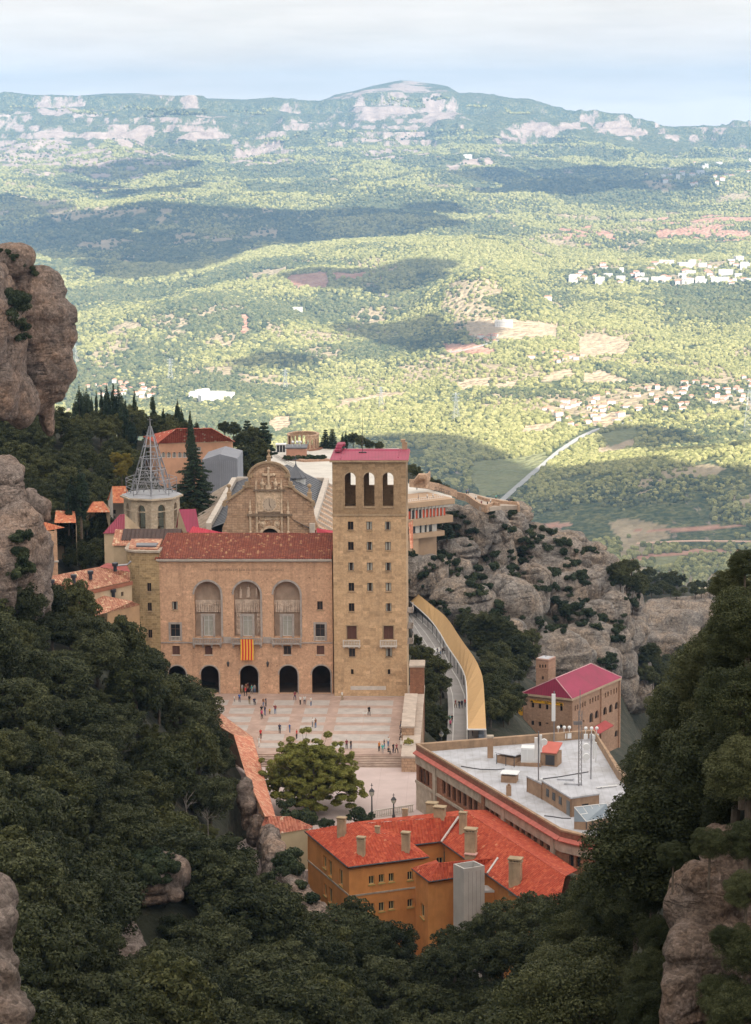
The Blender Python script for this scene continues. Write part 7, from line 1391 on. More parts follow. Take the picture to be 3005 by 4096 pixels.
for g in (0, .5, 1): mb.tube([lo[0].lerp(hi[0], g) + UP * .04, lo[1].lerp(hi[1], g) + UP * .04], .06, 4)
mb.build('glazing_bar', M_WMET, c); q = [lo[0], lo[1], hi[1], hi[0]]; mb = MB(); mb.hexa([Vector((p.x, p.y, RF)) for p in q], [Vector((p.x, p.y, RF + 1.1)) for p in q]); mb.build('curb', M_SHED, c); mb = MB()
for i in range(5): p = lo[0].lerp(lo[1], i / 4); mb.tube([Vector((p.x, p.y - .1, RF + .2)), Vector((p.x, p.y - .1, RF + 1.2))], .07, 4)
mb.build('curb_post', M_IRON, c)
def mast(label, q, h, panels=(), dishes=(), lattice=False, wd=.1):
 p = R_(*q); c = thing('antenna_mast', label, 'antenna', p); mb = MB()
 if lattice:
  for k_ in range(3): a = k_ * 2.094; o_ = Vector((.28 * math.cos(a), .28 * math.sin(a), 0)); mb.tube([p + o_, p + o_ + UP * h * .82], .05, 4)
  n = int(h * 1.2)
  for i in range(n):
   for k_ in range(3): a, b = k_ * 2.094, (k_ + 1) * 2.094; mb.tube([p + Vector((.28 * math.cos(a), .28 * math.sin(a), h * .8 * i / n)), p + Vector((.28 * math.cos(b), .28 * math.sin(b), h * .8 * (i + 1) / n))], .03, 3)
  mb.tube([p + UP * h * .8, p + UP * h], .05, 4); mb.box(p.x - .9, p.y - .05, p.z + h * .7, p.x + .3, p.y + .05, p.z + h * .73)
 else: mb.tube([p, p + UP * h], wd, 6)
 mb.build('pole', M_STEEL if not lattice else plain('weathered_steel', (.22, .21, .22), .5), c)
 for dx, z0, z1, r in panels: mb = MB(); mb.box(p.x + dx - r, p.y - .25, p.z + z0, p.x + dx + r, p.y + .1, p.z + z1); mb.build('panel', M_WMET, c)
 for dx, z_, r in dishes: mb = MB(); mb.tube([p + Vector((dx, -.15, z_)), p + Vector((dx, -.45, z_))], [r, r * .9], 14); mb.tube([p + Vector((dx, -.1, z_)), p + UP * z_], .05, 4); mb.build('dish', M_WMET, c)
mast('tall mast with a long white panel at the far parapet of the roof', (1018, 250), 9.2, [(-.1, 4.6, 8.8, .28)])
mast('mast with white panels standing against the penthouse corner on the roof', (915, 555), 9.5, [(-.35, 5.5, 8.6, .22), (.3, 6.5, 9.0, .18), (.6, 1.6, 2.6, .3)], [(.75, 8.0, .5)])
mast('slim lattice mast with a red tip before the penthouse', (1186, 612), 16.5, lattice=True)
mast('mast with two round dishes and thin panels near the right side of the roof', (1262, 440), 6.8, [(.35, 3.0, 6.6, .14), (.7, 2.5, 5.5, .1)], [(-.7, 4.9, .55), (-.7, 3.4, .55)])
for x, y, lb in ((1085, 130, 'cluster of white floodlights and boxes on the far parapet by the mast'), (1266, 135, 'white floodlights at the rounded far corner of the roof')):
 p = pz(ZF(x, y), RZ); c = thing('floodlight', lb, 'floodlight', p); mb = MB()
 for dx in (-.9, 0, .8): mb.tube([p + Vector((dx, 0, -.8)), p + Vector((dx, 0, .9))], .05, 4); mb.box(p.x + dx - .3, p.y - .45, p.z - .9, p.x + dx + .3, p.y - .15, p.z - .1); mb.ball((p.x + dx, p.y - .2, p.z + .8), .28, 8, 6)
 mb.build('lamp_housing', M_WMET, c)
c = thing('roof_pipe', 'white pipe lying on the roof at the right', 'pipe', R_(1365, 490)); mb = MB(); mb.tube([R_(1298, 498, .15), R_(1435, 482, .15)], .13, 6); mb.build('tube', M_WMET, c); mb = MB(); mb.tube([R_(1330, 496, 0), R_(1330, 496, .2)], .08, 5); mb.build('foot', M_IRON, c)
for pts, lb in ((((405, 355), (470, 366), (530, 375), (640, 378), (690, 372)), 'black cable lying across the roof left of the cabinet'), (((955, 682), (1010, 688), (1070, 698), (1130, 700)), 'black cable lying on the roof below the penthouse'), (((945, 438), (1050, 425), (1150, 408), (1245, 392)), 'thick cable duct across the penthouse roof to the dish mast')):
 mb = MB(); z = 2.85 if pts[0][0] == 945 else .06; mb.tube([R_(*q, z) for q in pts], .09, 5); o = mb.build('cable', M_IRON); tag(o, lb, 'cable')
ob = thing('orange_building', 'orange rendered building with several bright red tiled hip roofs and chimneys', 'building', pz(ZG(463, 700), -10)); ze, zr1 = 4.8, 7.4
g = lambda x, y, z: pz(ZG(x, y), z)
Lw, Cw, Rw, Ap, Aq = g(260, 207, ze), g(463, 376, ze), g(845, 327, ze), g(578, 222, zr1), g(508, 165, zr1)
mb = MB(); mb.tile([Lw, Cw, Ap]); mb.tile([Lw, Ap, Aq]); mb.tile([Cw, Rw, Ap]); mb.tile([Ap, Aq, g(545, 170, zr1 + .1), g(690, 215, zr1 - .6)]); mb.tile([Rw, g(770, 268, ze + .2), g(690, 215, zr1 - .6), Ap]); mb.tube([Cw, Ap], .13, 5); mb.tube([Aq, Ap], .13, 5); mb.tube([Ap, Rw], .13, 5); mb.build('roof', T_ORA, ob)
zr2 = 7.6; B0, B1, B2, B3 = g(775, 270, ze), g(905, 254, ze), g(985, 138, zr2), g(545, 170, zr2 - .2)
mb = MB(); mb.tile([B0, B1, B2, B3]); bk = g(500, 165, zr2 - .3); mb.tile([B3, B2, g(985, 112, zr2 + .1), bk]); mb.tile([Lw, Aq, bk]); mb.tube([bk, g(985, 112, zr2 + .1)], .12, 5); mb.build('roof', T_ORA, ob)
zr3 = 7.9; D0, D1, D2, D3 = g(1012, 109, zr3), g(1490, 420, zr3), g(1118, 108, ze + .6), g(1545, 392, ze + .6); V0, V1, V2 = g(903, 256, ze), g(1112, 408, ze), g(1440, 640, ze)
mb = MB(); mb.tile([V0, V2, D1, D0]); mb.tile([D0, D1, D3, D2]); mb.tile([V0, D0, g(985, 138, zr2)]); mb.tube([D0, D1], .14, 5); mb.build('roof', T_ORA, ob)
mb = MB(); mb.tube([g(985, 138, zr2 + .1), g(903, 256, ze + .15)], .16, 5); mb.tube([g(1170, 332, ze + 1.6), g(1120, 405, ze + .2)], .16, 5); mb.build('valley_gutter', plain('pale_lead', (.55, .53, .5), .6), ob)
ze4 = ze - .6; X0, X1, X2, X3, X4 = g(765, 382, ze4), g(845, 443, ze4), g(1112, 402, ze4), g(1172, 332, ze4 + 1.9), g(893, 358, ze4 + 1.9)
mb = MB(); mb.tile([X0, X1, X4]); mb.tile([X1, X2, X3, X4]); mb.tile([X0, X4, g(880, 345, ze4 + .6)]); mb.tube([X4, X3], .12, 5); mb.tube([X1, X4], .12, 5); mb.build('roof', T_ORA, ob)
def wl(a, b, wins_, name='wall', z0=-16, z1=None, trim_=None):
 z1 = z1 if z1 is not None else a.z - .06; W = Wall(a, b - a); L = (Vector((b.x, b.y, 0)) - Vector((a.x, a.y, 0))).length; hs_ = [W.rect(ZG, *r) for r in wins_]; mb = MB(); wall_face(mb, W, rect_pts(0, L, z0, z1), [(rect_pts(*h), .22) for h in hs_])
 mb.build(name, M_ORAN, ob)
 for i, h in enumerate(hs_): window(ob, W, *h, d=.22, kind_='dark', sill=1, trim=plain('olive_trim', (.40, .30, .10), .9), mull=1, frame=.14, fmat=plain('pale_yellow_frame', (.52, .44, .22), .8))
 return W, L
inn = lambda p, q, f=.5: p + (q - p).normalized() * f
cX = (Lw + Rw) / 2
W_, L_ = wl(inn(Lw, cX, .45), inn(Cw, cX, .55), [(346, 325, 360, 380), (371, 345, 387, 420), (421, 388, 438, 462), (349, 455, 361, 510), (372, 475, 388, 545)])
mb = MB(); zz = W_.at(ZG(400, 450))[1]; mb.wbox(W_, 0, L_, zz - .12, zz + .1, .003, .1); mb.build('string_course', M_CONC, ob)
W_, L_ = wl(inn(Cw, cX, .55), inn(Rw, cX, .6), [(562, 417, 587, 457), (609, 410, 634, 450), (656, 405, 680, 445), (744, 396, 769, 437), (562, 547, 587, 590), (609, 542, 635, 585), (656, 536, 681, 575), (744, 527, 769, 565), (744, 655, 769, 700)])
mb = MB(); zz = W_.at(ZG(640, 490))[1]; mb.wbox(W_, 0, L_, zz - .12, zz + .1, .003, .1); mb.build('string_course', M_CONC, ob)
wl(inn(Rw, cX, .6), B0 + Vector((-.3, .6, 0)), []); wl(B0 + Vector((-.2, .6, 0)), B1 + Vector((.3, .6, 0)), [(880, 330, 912, 362)], z1=ze - .05); wl(V0 + Vector((.5, .3, 0)), V2 + Vector((.5, .3, 0)), [], z1=ze - .05)
wl(X0 + Vector((.45, .3, 0)), X1 + Vector((-.1, .55, 0)), [(806, 550, 824, 615)], z1=ze4 - .05); wl(X1 + Vector((-.1, .55, 0)), X2 + Vector((-.3, .5, 0)), [], z1=ze4 - .05); wl(D1 + Vector((1, -1, -3)), D3, [], z1=ze + .5); wl(V2 + Vector((.3, .3, 0)), D1 + Vector((.5, -.5, -3)), [], z1=ze)
mb = MB()
for a, b in ((Lw, Cw), (Cw, Rw), (B0, B1), (V0, V2), (X0, X1), (X1, X2)): mb.tube([a - UP * .06, b - UP * .06], .13, 5)
mb.build('gutter', M_IRON, ob)
S0, S1, S2 = g(960, 364, 6.8), g(1010, 388, 6.8), g(1108, 372, 6.8); S3 = S0 + (S2 - S1); shl = thing('lift_shaft', 'plain grey concrete lift shaft against the orange building', 'tower', pz(ZG(1030, 640), -8)); mb = MB(); mb.prism([(p.x, p.y) for p in (S0, S1, S2, S3)], -16, 6.5, top=False); c = (S0 + S2) / 2
for i, (a, b) in enumerate(((S0, S1), (S1, S2), (S2, S3), (S3, S0))): A_, B_ = a + (c - a) * .16, b + (c - b) * .16; q = [a, b, B_, A_]; mb.hexa([Vector((p.x, p.y, 6.5)) for p in q], [Vector((p.x, p.y, 6.9)) for p in q]); mb.face([Vector((B_.x, B_.y, 6.0)), Vector((A_.x, A_.y, 6.0)), Vector((A_.x, A_.y, 6.5)), Vector((B_.x, B_.y, 6.5))])
mb.build('concrete_wall', plain('bare_concrete', (.42, .40, .38), .9, .12, .5, dirt=(.36, .33, .30), bump=.2, bscale=1.5), shl); mb = MB(); mb.ngon([Vector((*(p + (c - p) * .16).xy, 6.02)) for p in (S0, S1, S2, S3)]); mb.build('roof', plain('blue_grey_membrane', (.30, .32, .36), .7), shl)
W = Wall(S1, S2 - S1); L = (S2 - S1).length; mb = MB()
for f in (.22, .41, .6, .8): mb.wbox(W, L * f - .02, L * f + .02, -16, 6.4, .003, .012)
mb.build('panel_joint', plain('joint_grey', (.22, .21, .2)), shl)
sb_ = thing('roof_lantern', 'small glazed roof light between the lift shaft and the long red roof', 'skylight', g(1140, 490, 3)); p = g(1140, 488, 2.8); mb = MB(); mb.box(p.x - 1.1, p.y, 1.0, p.x + 1.1, p.y + 2.2, 2.6); mb.build('base', M_ORAN, sb_); mb = MB(); mb.box(p.x - 1.0, p.y - .1, 2.6, p.x + 1.0, p.y + 2.1, 2.9); mb.build('glazing', M_WMET, sb_)
def chimney(x0, y0, x1, y1, z, lb, mat=None, capm=None):
 p = g((x0 + x1) / 2, y1, z); k = 1.18 * scale_at(p.y, z); hw = (x1 - x0) / 2 / k / 1.12; H = (y1 - y0) / k * 1.0; c = thing('chimney', lb, 'chimney', p, math.radians(-18)); m_ = mat or plain('chimney_stone', (.42, .32, .21), .9, .2, 1.2, dirt=(.27, .2, .13)); mb = MB(); mb.box(-hw, -hw * .7, -2, hw, hw * .7, H * .80); mb.build('shaft', m_, c, origin=(0, 0, 0)).location = (0, 0, 0)
 mb = MB(); mb.box(-hw * 1.12, -hw * .8, H * .80, hw * 1.12, hw * .8, H * .85)
 for a in (-.85, -.28, .28, .85): mb.box(hw * a - .09, -hw * .7, H * .85, hw * a + .09, hw * .7, H * .93)
 mb.build('vent_collar', m_, c, origin=(0, 0, 0)).location = (0, 0, 0); mb = MB(); mb.box(-hw * 1.18, -hw * .88, H * .93, hw * 1.18, hw * .88, H); mb.build('cap', capm or plain('chimney_cap', (.36, .27, .17), .9, .2), c, origin=(0, 0, 0)).location = (0, 0, 0)
for r in ((412, 137, 455, 212, 6.6, 'stone chimney on the left hip roof of the orange building, nearest the big tree'), (506, 228, 546, 328, 5.4, 'tall stone chimney on the front slope of the left hip roof'), (716, 205, 757, 305, 5.4, 'tall stone chimney near the right corner of the left hip roof'), (590, 180, 615, 228, 6.9, 'thin stone chimney between the two left roofs'), (988, 112, 1025, 192, 7.0, 'stone chimney beside the pale valley gutter'), (1014, 188, 1072, 290, 6.2, 'broad chimney high on the long right roof'), (1222, 327, 1285, 436, 6.0, 'broad chimney low on the long right roof'), (868, 86, 925, 142, 7.5, 'wide short chimney on the rear roof before the brick wall'), (833, 68, 887, 112, 7.5, 'flat capped chimney behind the wide short one'), (720, 98, 746, 138, 7.4, 'small chimney at the rear ridge near the lamp posts')):
 chimney(*r)
chimney(1016, 309, 1071, 352, 4.6, 'chimney with a pink slab cap behind the lift shaft', capm=plain('pink_cap', (.55, .33, .29), .9))
e5 = lambda x, y, z: pz(ZE(x, y), z)
sh = thing('gatehouse', 'small cream house with a brownish tiled roof between the rocks and the orange building', 'house', pz(ZG(200, 480), -6)); r0, r1, q0_, q1_ = e5(432, 1020, 6.2), e5(600, 1022, 6.2), e5(482, 1138, 4.6), e5(740, 1098, 4.6)
mb = MB(); mb.tile([q0_, q1_, r1, r0], 0, .44, .14); mb.tile([q1_, e5(745, 1085, 4.6), r1], 0, .44, .12); mb.tile([q0_, r0, e5(400, 1110, 4.8)], 0, .44, .12); mb.tube([r0, r1], .13, 5); mb.build('roof', T_PORT if False else tiles('brown_tiles', [(.45, .16, .10), (.53, .22, .14), (.37, .11, .07)], .08, (.62, .42, .3), .42, .44, .3), sh)
W = Wall(q0_ + Vector((.4, .4, 0)), q1_ - q0_); L = (q1_ - q0_).length - .9; mb = MB(); fill(mb, W, rect_pts(-1.5, L, -14, 4.55), 0); mb.face([W.P(L, -14, 0), W.P(L, -14, -7), W.P(L, 4.55, -7), W.P(L, 4.55, 0)]); mb.build('wall', plain('cream_render_wall', (.52, .42, .27), .92, .1, .4, dirt=(.43, .34, .22)), sh)
po_ = thing('arcade_roof', 'long salmon tiled roof of the arcade along the left edge of the square', 'building', e5(420, 900, 0)); RA, RB, LA_, LB_, LC_, HA = e5(347, 495, 5), e5(497, 1020, 5), e5(222, 480, 7.0), e5(300, 740, 7.0), e5(428, 1020, 7.0), e5(20, 255, 5)
mb = MB(); mb.tile([RA, RB, LC_, LB_], 0, .5, .12); mb.tile([RA, LB_, LA_], 0, .5, .12); mb.build('roof', T_PORT, po_); mb = MB(); mb.tile([HA, RA, LA_], 0, .44, .12); mb.tile([HA, LA_, e5(120, 420, 6.6)], 0, .44, .12); mb.build('roof', T_LEFT, po_)
W = Wall(RB + Vector((-.5, .3, 0)), RA - RB); L = (RA - RB).length; mb = MB(); wall_face(mb, W, rect_pts(0, L, -3, 4.9), [(arch_pts(L * (i + .2) / 9, L * (i + .8) / 9, .05, 4.0, 8), .5) for i in range(9)]); mb.build('arcade_wall', M_FAC, po_); W = Wall(RA + Vector((-.3, -.3, 0)), HA - RA); mb = MB(); fill(mb, W, rect_pts(0, (HA - RA).length, -1, 4.9), -.3); mb.build('wall', M_FAC, po_); W = Wall(LC_ + Vector((.3, 0, 0)), RB - LC_); mb = MB(); fill(mb, W, rect_pts(0, (RB - LC_).length, -5, 4.9), -.1); mb.build('wall', M_FAC, po_); mb = MB(); mb.tube([RA - UP * .1, RB - UP * .1], .14, 5); mb.build('gutter', M_IRON, po_)
mpv = plain('rosy_paving', (.415, .30, .25), .85, .2, .5, dirt=(.33, .215, .17)); mlt = plain('pale_paving', (.43, .39, .365), .85, .18, .5, dirt=(.37, .325, .30))
F0 = lambda a, d, z=0.0: WF.P(a, z, d)       # square coordinates: along the front, distance in front of it
def sd(q): p = pz(q, 0.0); return (p - WF.o).dot(WF.ux), (p - WF.o).dot(WF.n)
yst = sd(ZE(1200, 608))[1]; sE = sd(ZE(1365, 300))[0]; sW = sd(ZE(160, 300))[0] - 30
mb = MB(); P8 = [F0(sW, -.85), F0(sW, yst), F0(sE + 1.5, yst), F0(sE + 1.5, -.85)]; mb.hexa([p - UP * 2 for p in P8], P8, 0)
cols = [(-60, 20), (30, 165), (195, 358), (469, 608), (690, 845), (912, 1272)]; rows = [(250, 284), (303, 340), (360, 396), (416, 452), (474, 516), (534, 566)]
for ya, yb in rows:
 d0, d1 = sd(ZE(900, ya))[1], sd(ZE(900, yb))[1]
 for xa, xb in cols:
  s0, s1 = sd(ZE(xa, 320))[0], sd(ZE(xb, 320))[0]; n = max(1, round((s1 - s0) / 4.2))
  for k_ in range(n): a, b = s0 + (s1 - s0) * k_ / n + .03, s0 + (s1 - s0) * (k_ + 1) / n - .03; mb.face([F0(a, d1, .006), F0(b, d1, .006), F0(b, d0, .006), F0(a, d0, .006)], 1)
mb.face([F0(t0, 2.0, .006), F0(sE + 1, 2.0, .006), F0(sE + 1, 1.65, .006), F0(t0, 1.65, .006)], 1)
o = mb.build('square_pavement', None, mats=[mpv, mlt]); kind(o, 'structure'); o['label'] = 'broad paved square of rosy and pale slabs before the monastery front'
zl_ = -1.25; db = (pz(ZE(1200, 696), zl_) - WF.o).dot(WF.n); NS = 8; mb = MB(); s0_, s1_ = sW + 28, sd(ZE(1412, 640))[0] + 1.5
for i in range(NS): a, b = yst + (db - yst) * i / NS + .003, db + .3; z1_ = -(i + 1) * 1.25 / (NS + 0) + 1.25 / NS - .02; mb.wbox(WF, s0_, s1_, -2.2 - i * .01, z1_ - (1.25 / NS), a, yst + (db - yst) * (i + 1) / NS)
o = thing('flight_of_steps', 'broad flight of stone steps from the upper square down to the lower one', 'steps', F0((s0_ + s1_) / 2, yst)); mb.build('treads', plain('step_stone', (.47, .36, .30), .9, .2, .8, dirt=(.30, .22, .18)), o); mb = MB()
for i in range(NS): z1_ = -(i + 1) * 1.25 / NS; mb.wbox(WF, s0_, s1_, z1_ - .035 - .02, z1_ - .018, yst + (db - yst) * (i + 1) / NS + .002, yst + (db - yst) * (i + 1) / NS + .05)
mb.build('nosing', plain('dark_nosing', (.20, .14, .115), .9), o)
mlo = plain('pink_concrete', (.52, .42, .40), .85, .08, .3, dirt=(.46, .36, .335)); mb = MB(); c4 = [F0(s0_ - 6, db - .1, zl_), F0(s0_ - 6, 100, zl_), F0(s1_ + 1, 100, zl_), F0(s1_ + 1, db - .1, zl_)]; mb.hexa([p - UP * 2 for p in c4], c4)
for k_ in range(1, 9):
 d = db + k_ * 4.5; mb.face([F0(s0_, d + .05, zl_ + .005), F0(s1_, d + .05, zl_ + .005), F0(s1_, d, zl_ + .005), F0(s0_, d, zl_ + .005)], 1)
for k_ in range(8): a = s0_ + 4 + k_ * 4.5; mb.face([F0(a, 98, zl_ + .004), F0(a + .05, 98, zl_ + .004), F0(a + .05, db, zl_ + .004), F0(a, db, zl_ + .004)], 1)
o = mb.build('lower_square_pavement', None, mats=[mlo, plain('paving_joint', (.40, .31, .29))]); kind(o, 'structure')
rw = thing('boundary_wall', 'thick stone wall with a pale coping along the right side of the square', 'wall', F0(sE + 2, yst / 2)); mb = MB(); w0, w1 = sE + .2, sE + 2.9
mb.wbox(WF, w0, w1, -16, 1.0, -1, yst + 6); mb.build('stone_wall', M_BAS, rw); mb = MB(); mb.wbox(WF, w0 - .1, w1 + .15, 1.003, 1.35, -1, yst + 6.1); mb.build('coping', plain('wall_coping', (.46, .38, .32), .9, .2, .7, dirt=(.34, .27, .22)), rw)
d0, d1 = sd(ZE(1390, 330))[1], sd(ZE(1390, 585))[1]; mb = MB(); mb.wbox(WF, w0 - .35, w1 - 1.0, 0, 2.6, d0 - 2, d1 - 5); mb.build('raised_pier', M_BAS, rw); mb = MB(); mb.wbox(WF, w0 - .45, w1 - .9, 2.603, 2.9, d0 - 2.1, d1 - 4.9); mb.build('coping', MATS['wall_coping'], rw)
mb = MB(); mb.wbox(WF, w0 + .3, w1 + .1, -10, 6.2, 1.2, 5.5); mb.build('gate_block', M_BRICK, rw); mb = MB(); mb.wbox(WF, w0 + .15, w1 + .25, 6.203, 6.55, 1.1, 5.7); mb.build('coping', MATS['wall_coping'], rw)
p = pz(ZE(1380, 600), 0); up = thing('stone_urn', 'stone planter box with a yellow green shrub at the top of the steps', 'planter', p); mb = MB(); mb.box(p.x - .55, p.y - .1, 0, p.x + .55, p.y + 1, 1.3); mb.box(p.x - .7, p.y - .25, 1.3, p.x + .7, p.y + 1.15, 1.5); mb.build('box', M_LTRIM, up); mb = MB()
for k_ in range(50): a, b_ = random.uniform(0, 6.28), random.uniform(.1, .9); mb.ball((p.x + math.cos(a) * b_ * .9, p.y + .45 + math.sin(a) * b_ * .8, 1.6 + random.uniform(0, .9) * (1 - b_ * .6)), random.uniform(.12, .22), 5, 4)
mb.build('shrub', plain('yellow_shrub', (.22, .20, .05), .9, .3, 3.0), up)
mb = MB(); ba0, ba1 = e5(1145, 1030, zl_), e5(1412, 988, zl_); rl = thing('stone_railing', 'pale stone railing at the near edge of the lower square', 'railing', ba0); W = Wall(ba0, ba1 - ba0); balustrade(mb, W, 0, (ba1 - ba0).length, zl_, zl_ + 1.2, 0, 22, .1); mb.build('balustrade', M_LTRIM, rl)
def lamp(px, lb, z, h=3.6):
 p = pz(px, z); c = thing('lamp_post', lb, 'lamp post', p); mb = MB(); mb.lathe(p, [(.26, 0), (.24, .5), (.12, .7), (.10, h * .62), (.16, h * .64)], 8); mb.build('post', M_IRON, c); mb = MB(); mb.lathe(p + UP * h * .64, [(.16, 0), (.34, .25), (.40, h * .16), (.44, h * .165)], 6); mb.build('lantern_glass', plain('lantern_glass', (.42, .42, .36), .3, .1), c); mb = MB(); mb.lathe(p + UP * (h * .64 + h * .165), [(.46, 0), (.2, .35), (.05, .5)], 6); mb.box(p.x - .04, p.y - .04, p.z + h * .9, p.x + .04, p.y + .04, p.z + h * 1.08); mb.box(p.x - .17, p.y - .03, p.z + h * 1.0, p.x + .17, p.y + .03, p.z + h * 1.02); mb.build('lantern_cap', M_IRON, c)
lamp(ZE(1137, 1008), 'iron lamp post with a cross finial right of the big tree on the lower square', zl_, 4.6); lamp(ZE(1281, 1030), 'iron lamp post with a cross finial by the pale railing', zl_, 3.6); lamp(ZE(1596, 560), 'lamp post with a white lantern among trees behind the flat roofed building', -6, 3.0)
def leafmat(name, c0, c1, c2, tr=.22):
 m = bpy.data.materials.new(name); m.use_nodes = True; t = NT(m.node_tree); b = t.n['Principled BSDF']; MATS[name] = m
 ri = t.add('ShaderNodeNewGeometry').outputs['Random Per Island']; oi = t.add('ShaderNodeObjectInfo').outputs['Random']; p = geo(t)
 f = t.math('ADD', t.math('MULTIPLY', ri, .45), t.math('ADD', t.math('MULTIPLY', oi, .42), t.math('MULTIPLY', t.mapr(t.noise(p, .35, 3), .3, .7), .25)))
 colr = t.ramp(f, [(.1, c0), (.5, c1), (.95, c2)]); t.put(b, 'Base Color', colr); b.inputs['Roughness'].default_value = .6; b.inputs['Specular IOR Level'].default_value = .18
 tl = t.add('ShaderNodeBsdfTranslucent', ins={0: colr}); mx = t.add('ShaderNodeMixShader', ins={0: tr, 1: b.outputs[0], 2: tl.outputs[0]}); t.l.new(mx.outputs[0], t.n['Material Output'].inputs[0]); return m
LM_OAK = leafmat('holm_oak_leaves', (.014, .020, .008), (.037, .046, .018), (.105, .112, .05)); LM_NEAR = leafmat('near_oak_leaves', (.015, .021, .008), (.038, .048, .018), (.12, .125, .055))
LM_CYP = leafmat('cypress_leaves', (.012, .024, .014), (.024, .04, .02), (.045, .065, .03), .1); LM_PIN = leafmat('conifer_needles', (.014, .027, .016), (.027, .044, .023), (.055, .075, .035), .1)
LM_WAL = leafmat('walnut_leaves', (.085, .10, .025), (.19, .20, .045), (.34, .33, .09), .45); LM_YEL = leafmat('yellowing_leaves', (.10, .085, .015), (.19, .15, .025), (.30, .24, .05), .3); LM_BSH = leafmat('scrub_leaves', (.016, .028, .014), (.034, .05, .023), (.08, .095, .042))
BARK = plain('grey_bark', (.11, .085, .065), .95, .3, 3.0, bump=.6, bscale=8)
def leaves(lobes_, n, size, rng, flat=.55, jit=.9, zb=.15, up=.12):
 """lobes_: array (x,y,z,rx,rz); leaf-sized diamonds spread over lobe surfaces"""
 L = np.asarray(lobes_, float); w_ = L[:, 3] ** 2; i = rng.choice(len(L), n, p=w_ / w_.sum()); d = rng.normal(size=(n, 3)); d[:, 2] += up; d /= np.linalg.norm(d, axis=1)[:, None]
 rr = rng.uniform(.72, 1.06, n) ** .8; c = L[i, :3] + d * np.stack([L[i, 3], L[i, 3], L[i, 4]], 1) * rr[:, None]
 nn = d + rng.normal(size=(n, 3)) * jit * .6 + np.array([0, 0, zb]); nn /= np.linalg.norm(nn, axis=1)[:, None]
 a = np.cross(nn, rng.normal(size=(n, 3))); a /= np.linalg.norm(a, axis=1)[:, None]; b = np.cross(nn, a); s = size * rng.uniform(.6, 1.35, n)[:, None]
 V = np.stack([c - a * s, c - b * s * flat + nn * s * .12, c + a * s, c + b * s * flat + nn * s * .12], 1).reshape(-1, 3); return V, np.arange(4 * n).reshape(-1, 4)
def tree_obj(name, crown, trunk_mb, lm, cat):
 r = bpy.data.objects.new(name, None); COL.objects.link(r); r['category'] = cat
 V, Fc = crown; me = np_mesh('crown', V, Fc, lm); o = bpy.data.objects.new('crown', me); COL.objects.link(o); o.parent = r
 if trunk_mb: t_ = trunk_mb.build('trunk', BARK, r, origin=(0, 0, 0)); t_.location = (0, 0, 0)
 return r
def oak(seed, R=4.0, H=8.0, nl=34, n=15000, size=.16, name='holm_oak', lm=None, deep=7.0, spread=1.0):
 rng = np.random.default_rng(seed); lb = []; cz = H - R * .85
 for k_ in range(nl):
  a = rng.uniform(0, 6.283); e = math.asin(rng.uniform(-.85, 1)); q = rng.uniform(.5, .9); lb.append((R * q * math.cos(e) * math.cos(a) * spread, R * q * math.cos(e) * math.sin(a) * spread, cz + R * .85 * q * math.sin(e), R * rng.uniform(.13, .26), R * rng.uniform(.11, .2)))
 lb.append((0, 0, cz, R * .42, R * .36)); mb = MB(); mb.tube([(0, 0, -deep), (.05 * R, 0, cz * .5), (0, .04 * R, cz)], [.075 * R, .06 * R, .04 * R], 7)
 for l in lb[:12]: m_ = Vector((l[0] * .5, l[1] * .5, (l[2] + cz * .8) * .5)); mb.tube([(0, 0, cz * .55), m_, l[:3]], [.035 * R, .022 * R, .008 * R], 5)
 return tree_obj(name, leaves(lb, n, size, rng, up=.5), mb, lm or LM_OAK, 'tree')
OAKS = [oak(s, nl=85 + 12 * s) for s in range(4)]; NEARO = [oak(40 + s, 3.4, 7.0, 190, 70000, .068, 'near_holm_oak', LM_NEAR, 4.0, 1.05) for s in range(3)]
BRD = [oak(20 + s, 4.0, 9.0, 80, 14000, .18, 'broadleaf_tree', leafmat('mixed_leaves_%d' % s, (.020, .027, .009), (.048, .056, .019), (.125, .125, .045))) for s in range(3)]
def bush(seed, lm=None, name='bush'):
 rng = np.random.default_rng(90 + seed); lb = [(rng.normal(0, .55), rng.normal(0, .55), rng.uniform(.2, .9), rng.uniform(.35, .6), rng.uniform(.3, .55)) for _ in range(9)]; mb = MB()
 for l in lb[:5]: mb.tube([(0, 0, -.8), l[:3]], [.07, .02], 4)
 return tree_obj(name, leaves(lb, 1500, .15, rng), mb, lm or LM_BSH, 'bush')
BUSH = [bush(i) for i in range(4)]
def cypress(seed, H=11.0, R=1.0):
 rng = np.random.default_rng(200 + seed); lb = []
 for k_ in range(60): f = rng.uniform(.03, .97); r = R * (math.sin(math.pi * min(.97, f * .75 + .22)) ** .8) * (1 if f < .75 else (1 - f) / .25 * .85 + .15); a = rng.uniform(0, 6.28); lb.append((math.cos(a) * r * .55, math.sin(a) * r * .55, f * H, max(.14, r * .5), .9))
 mb = MB(); mb.tube([(0, 0, -4), (0, 0, H * .9)], [.22, .04], 6); return tree_obj('cypress', leaves(lb, 5200, .19, rng, .4, .5), mb, LM_CYP, 'tree')
CYP = [cypress(0), cypress(1, 11, 1.25), cypress(2, 11, .85)]
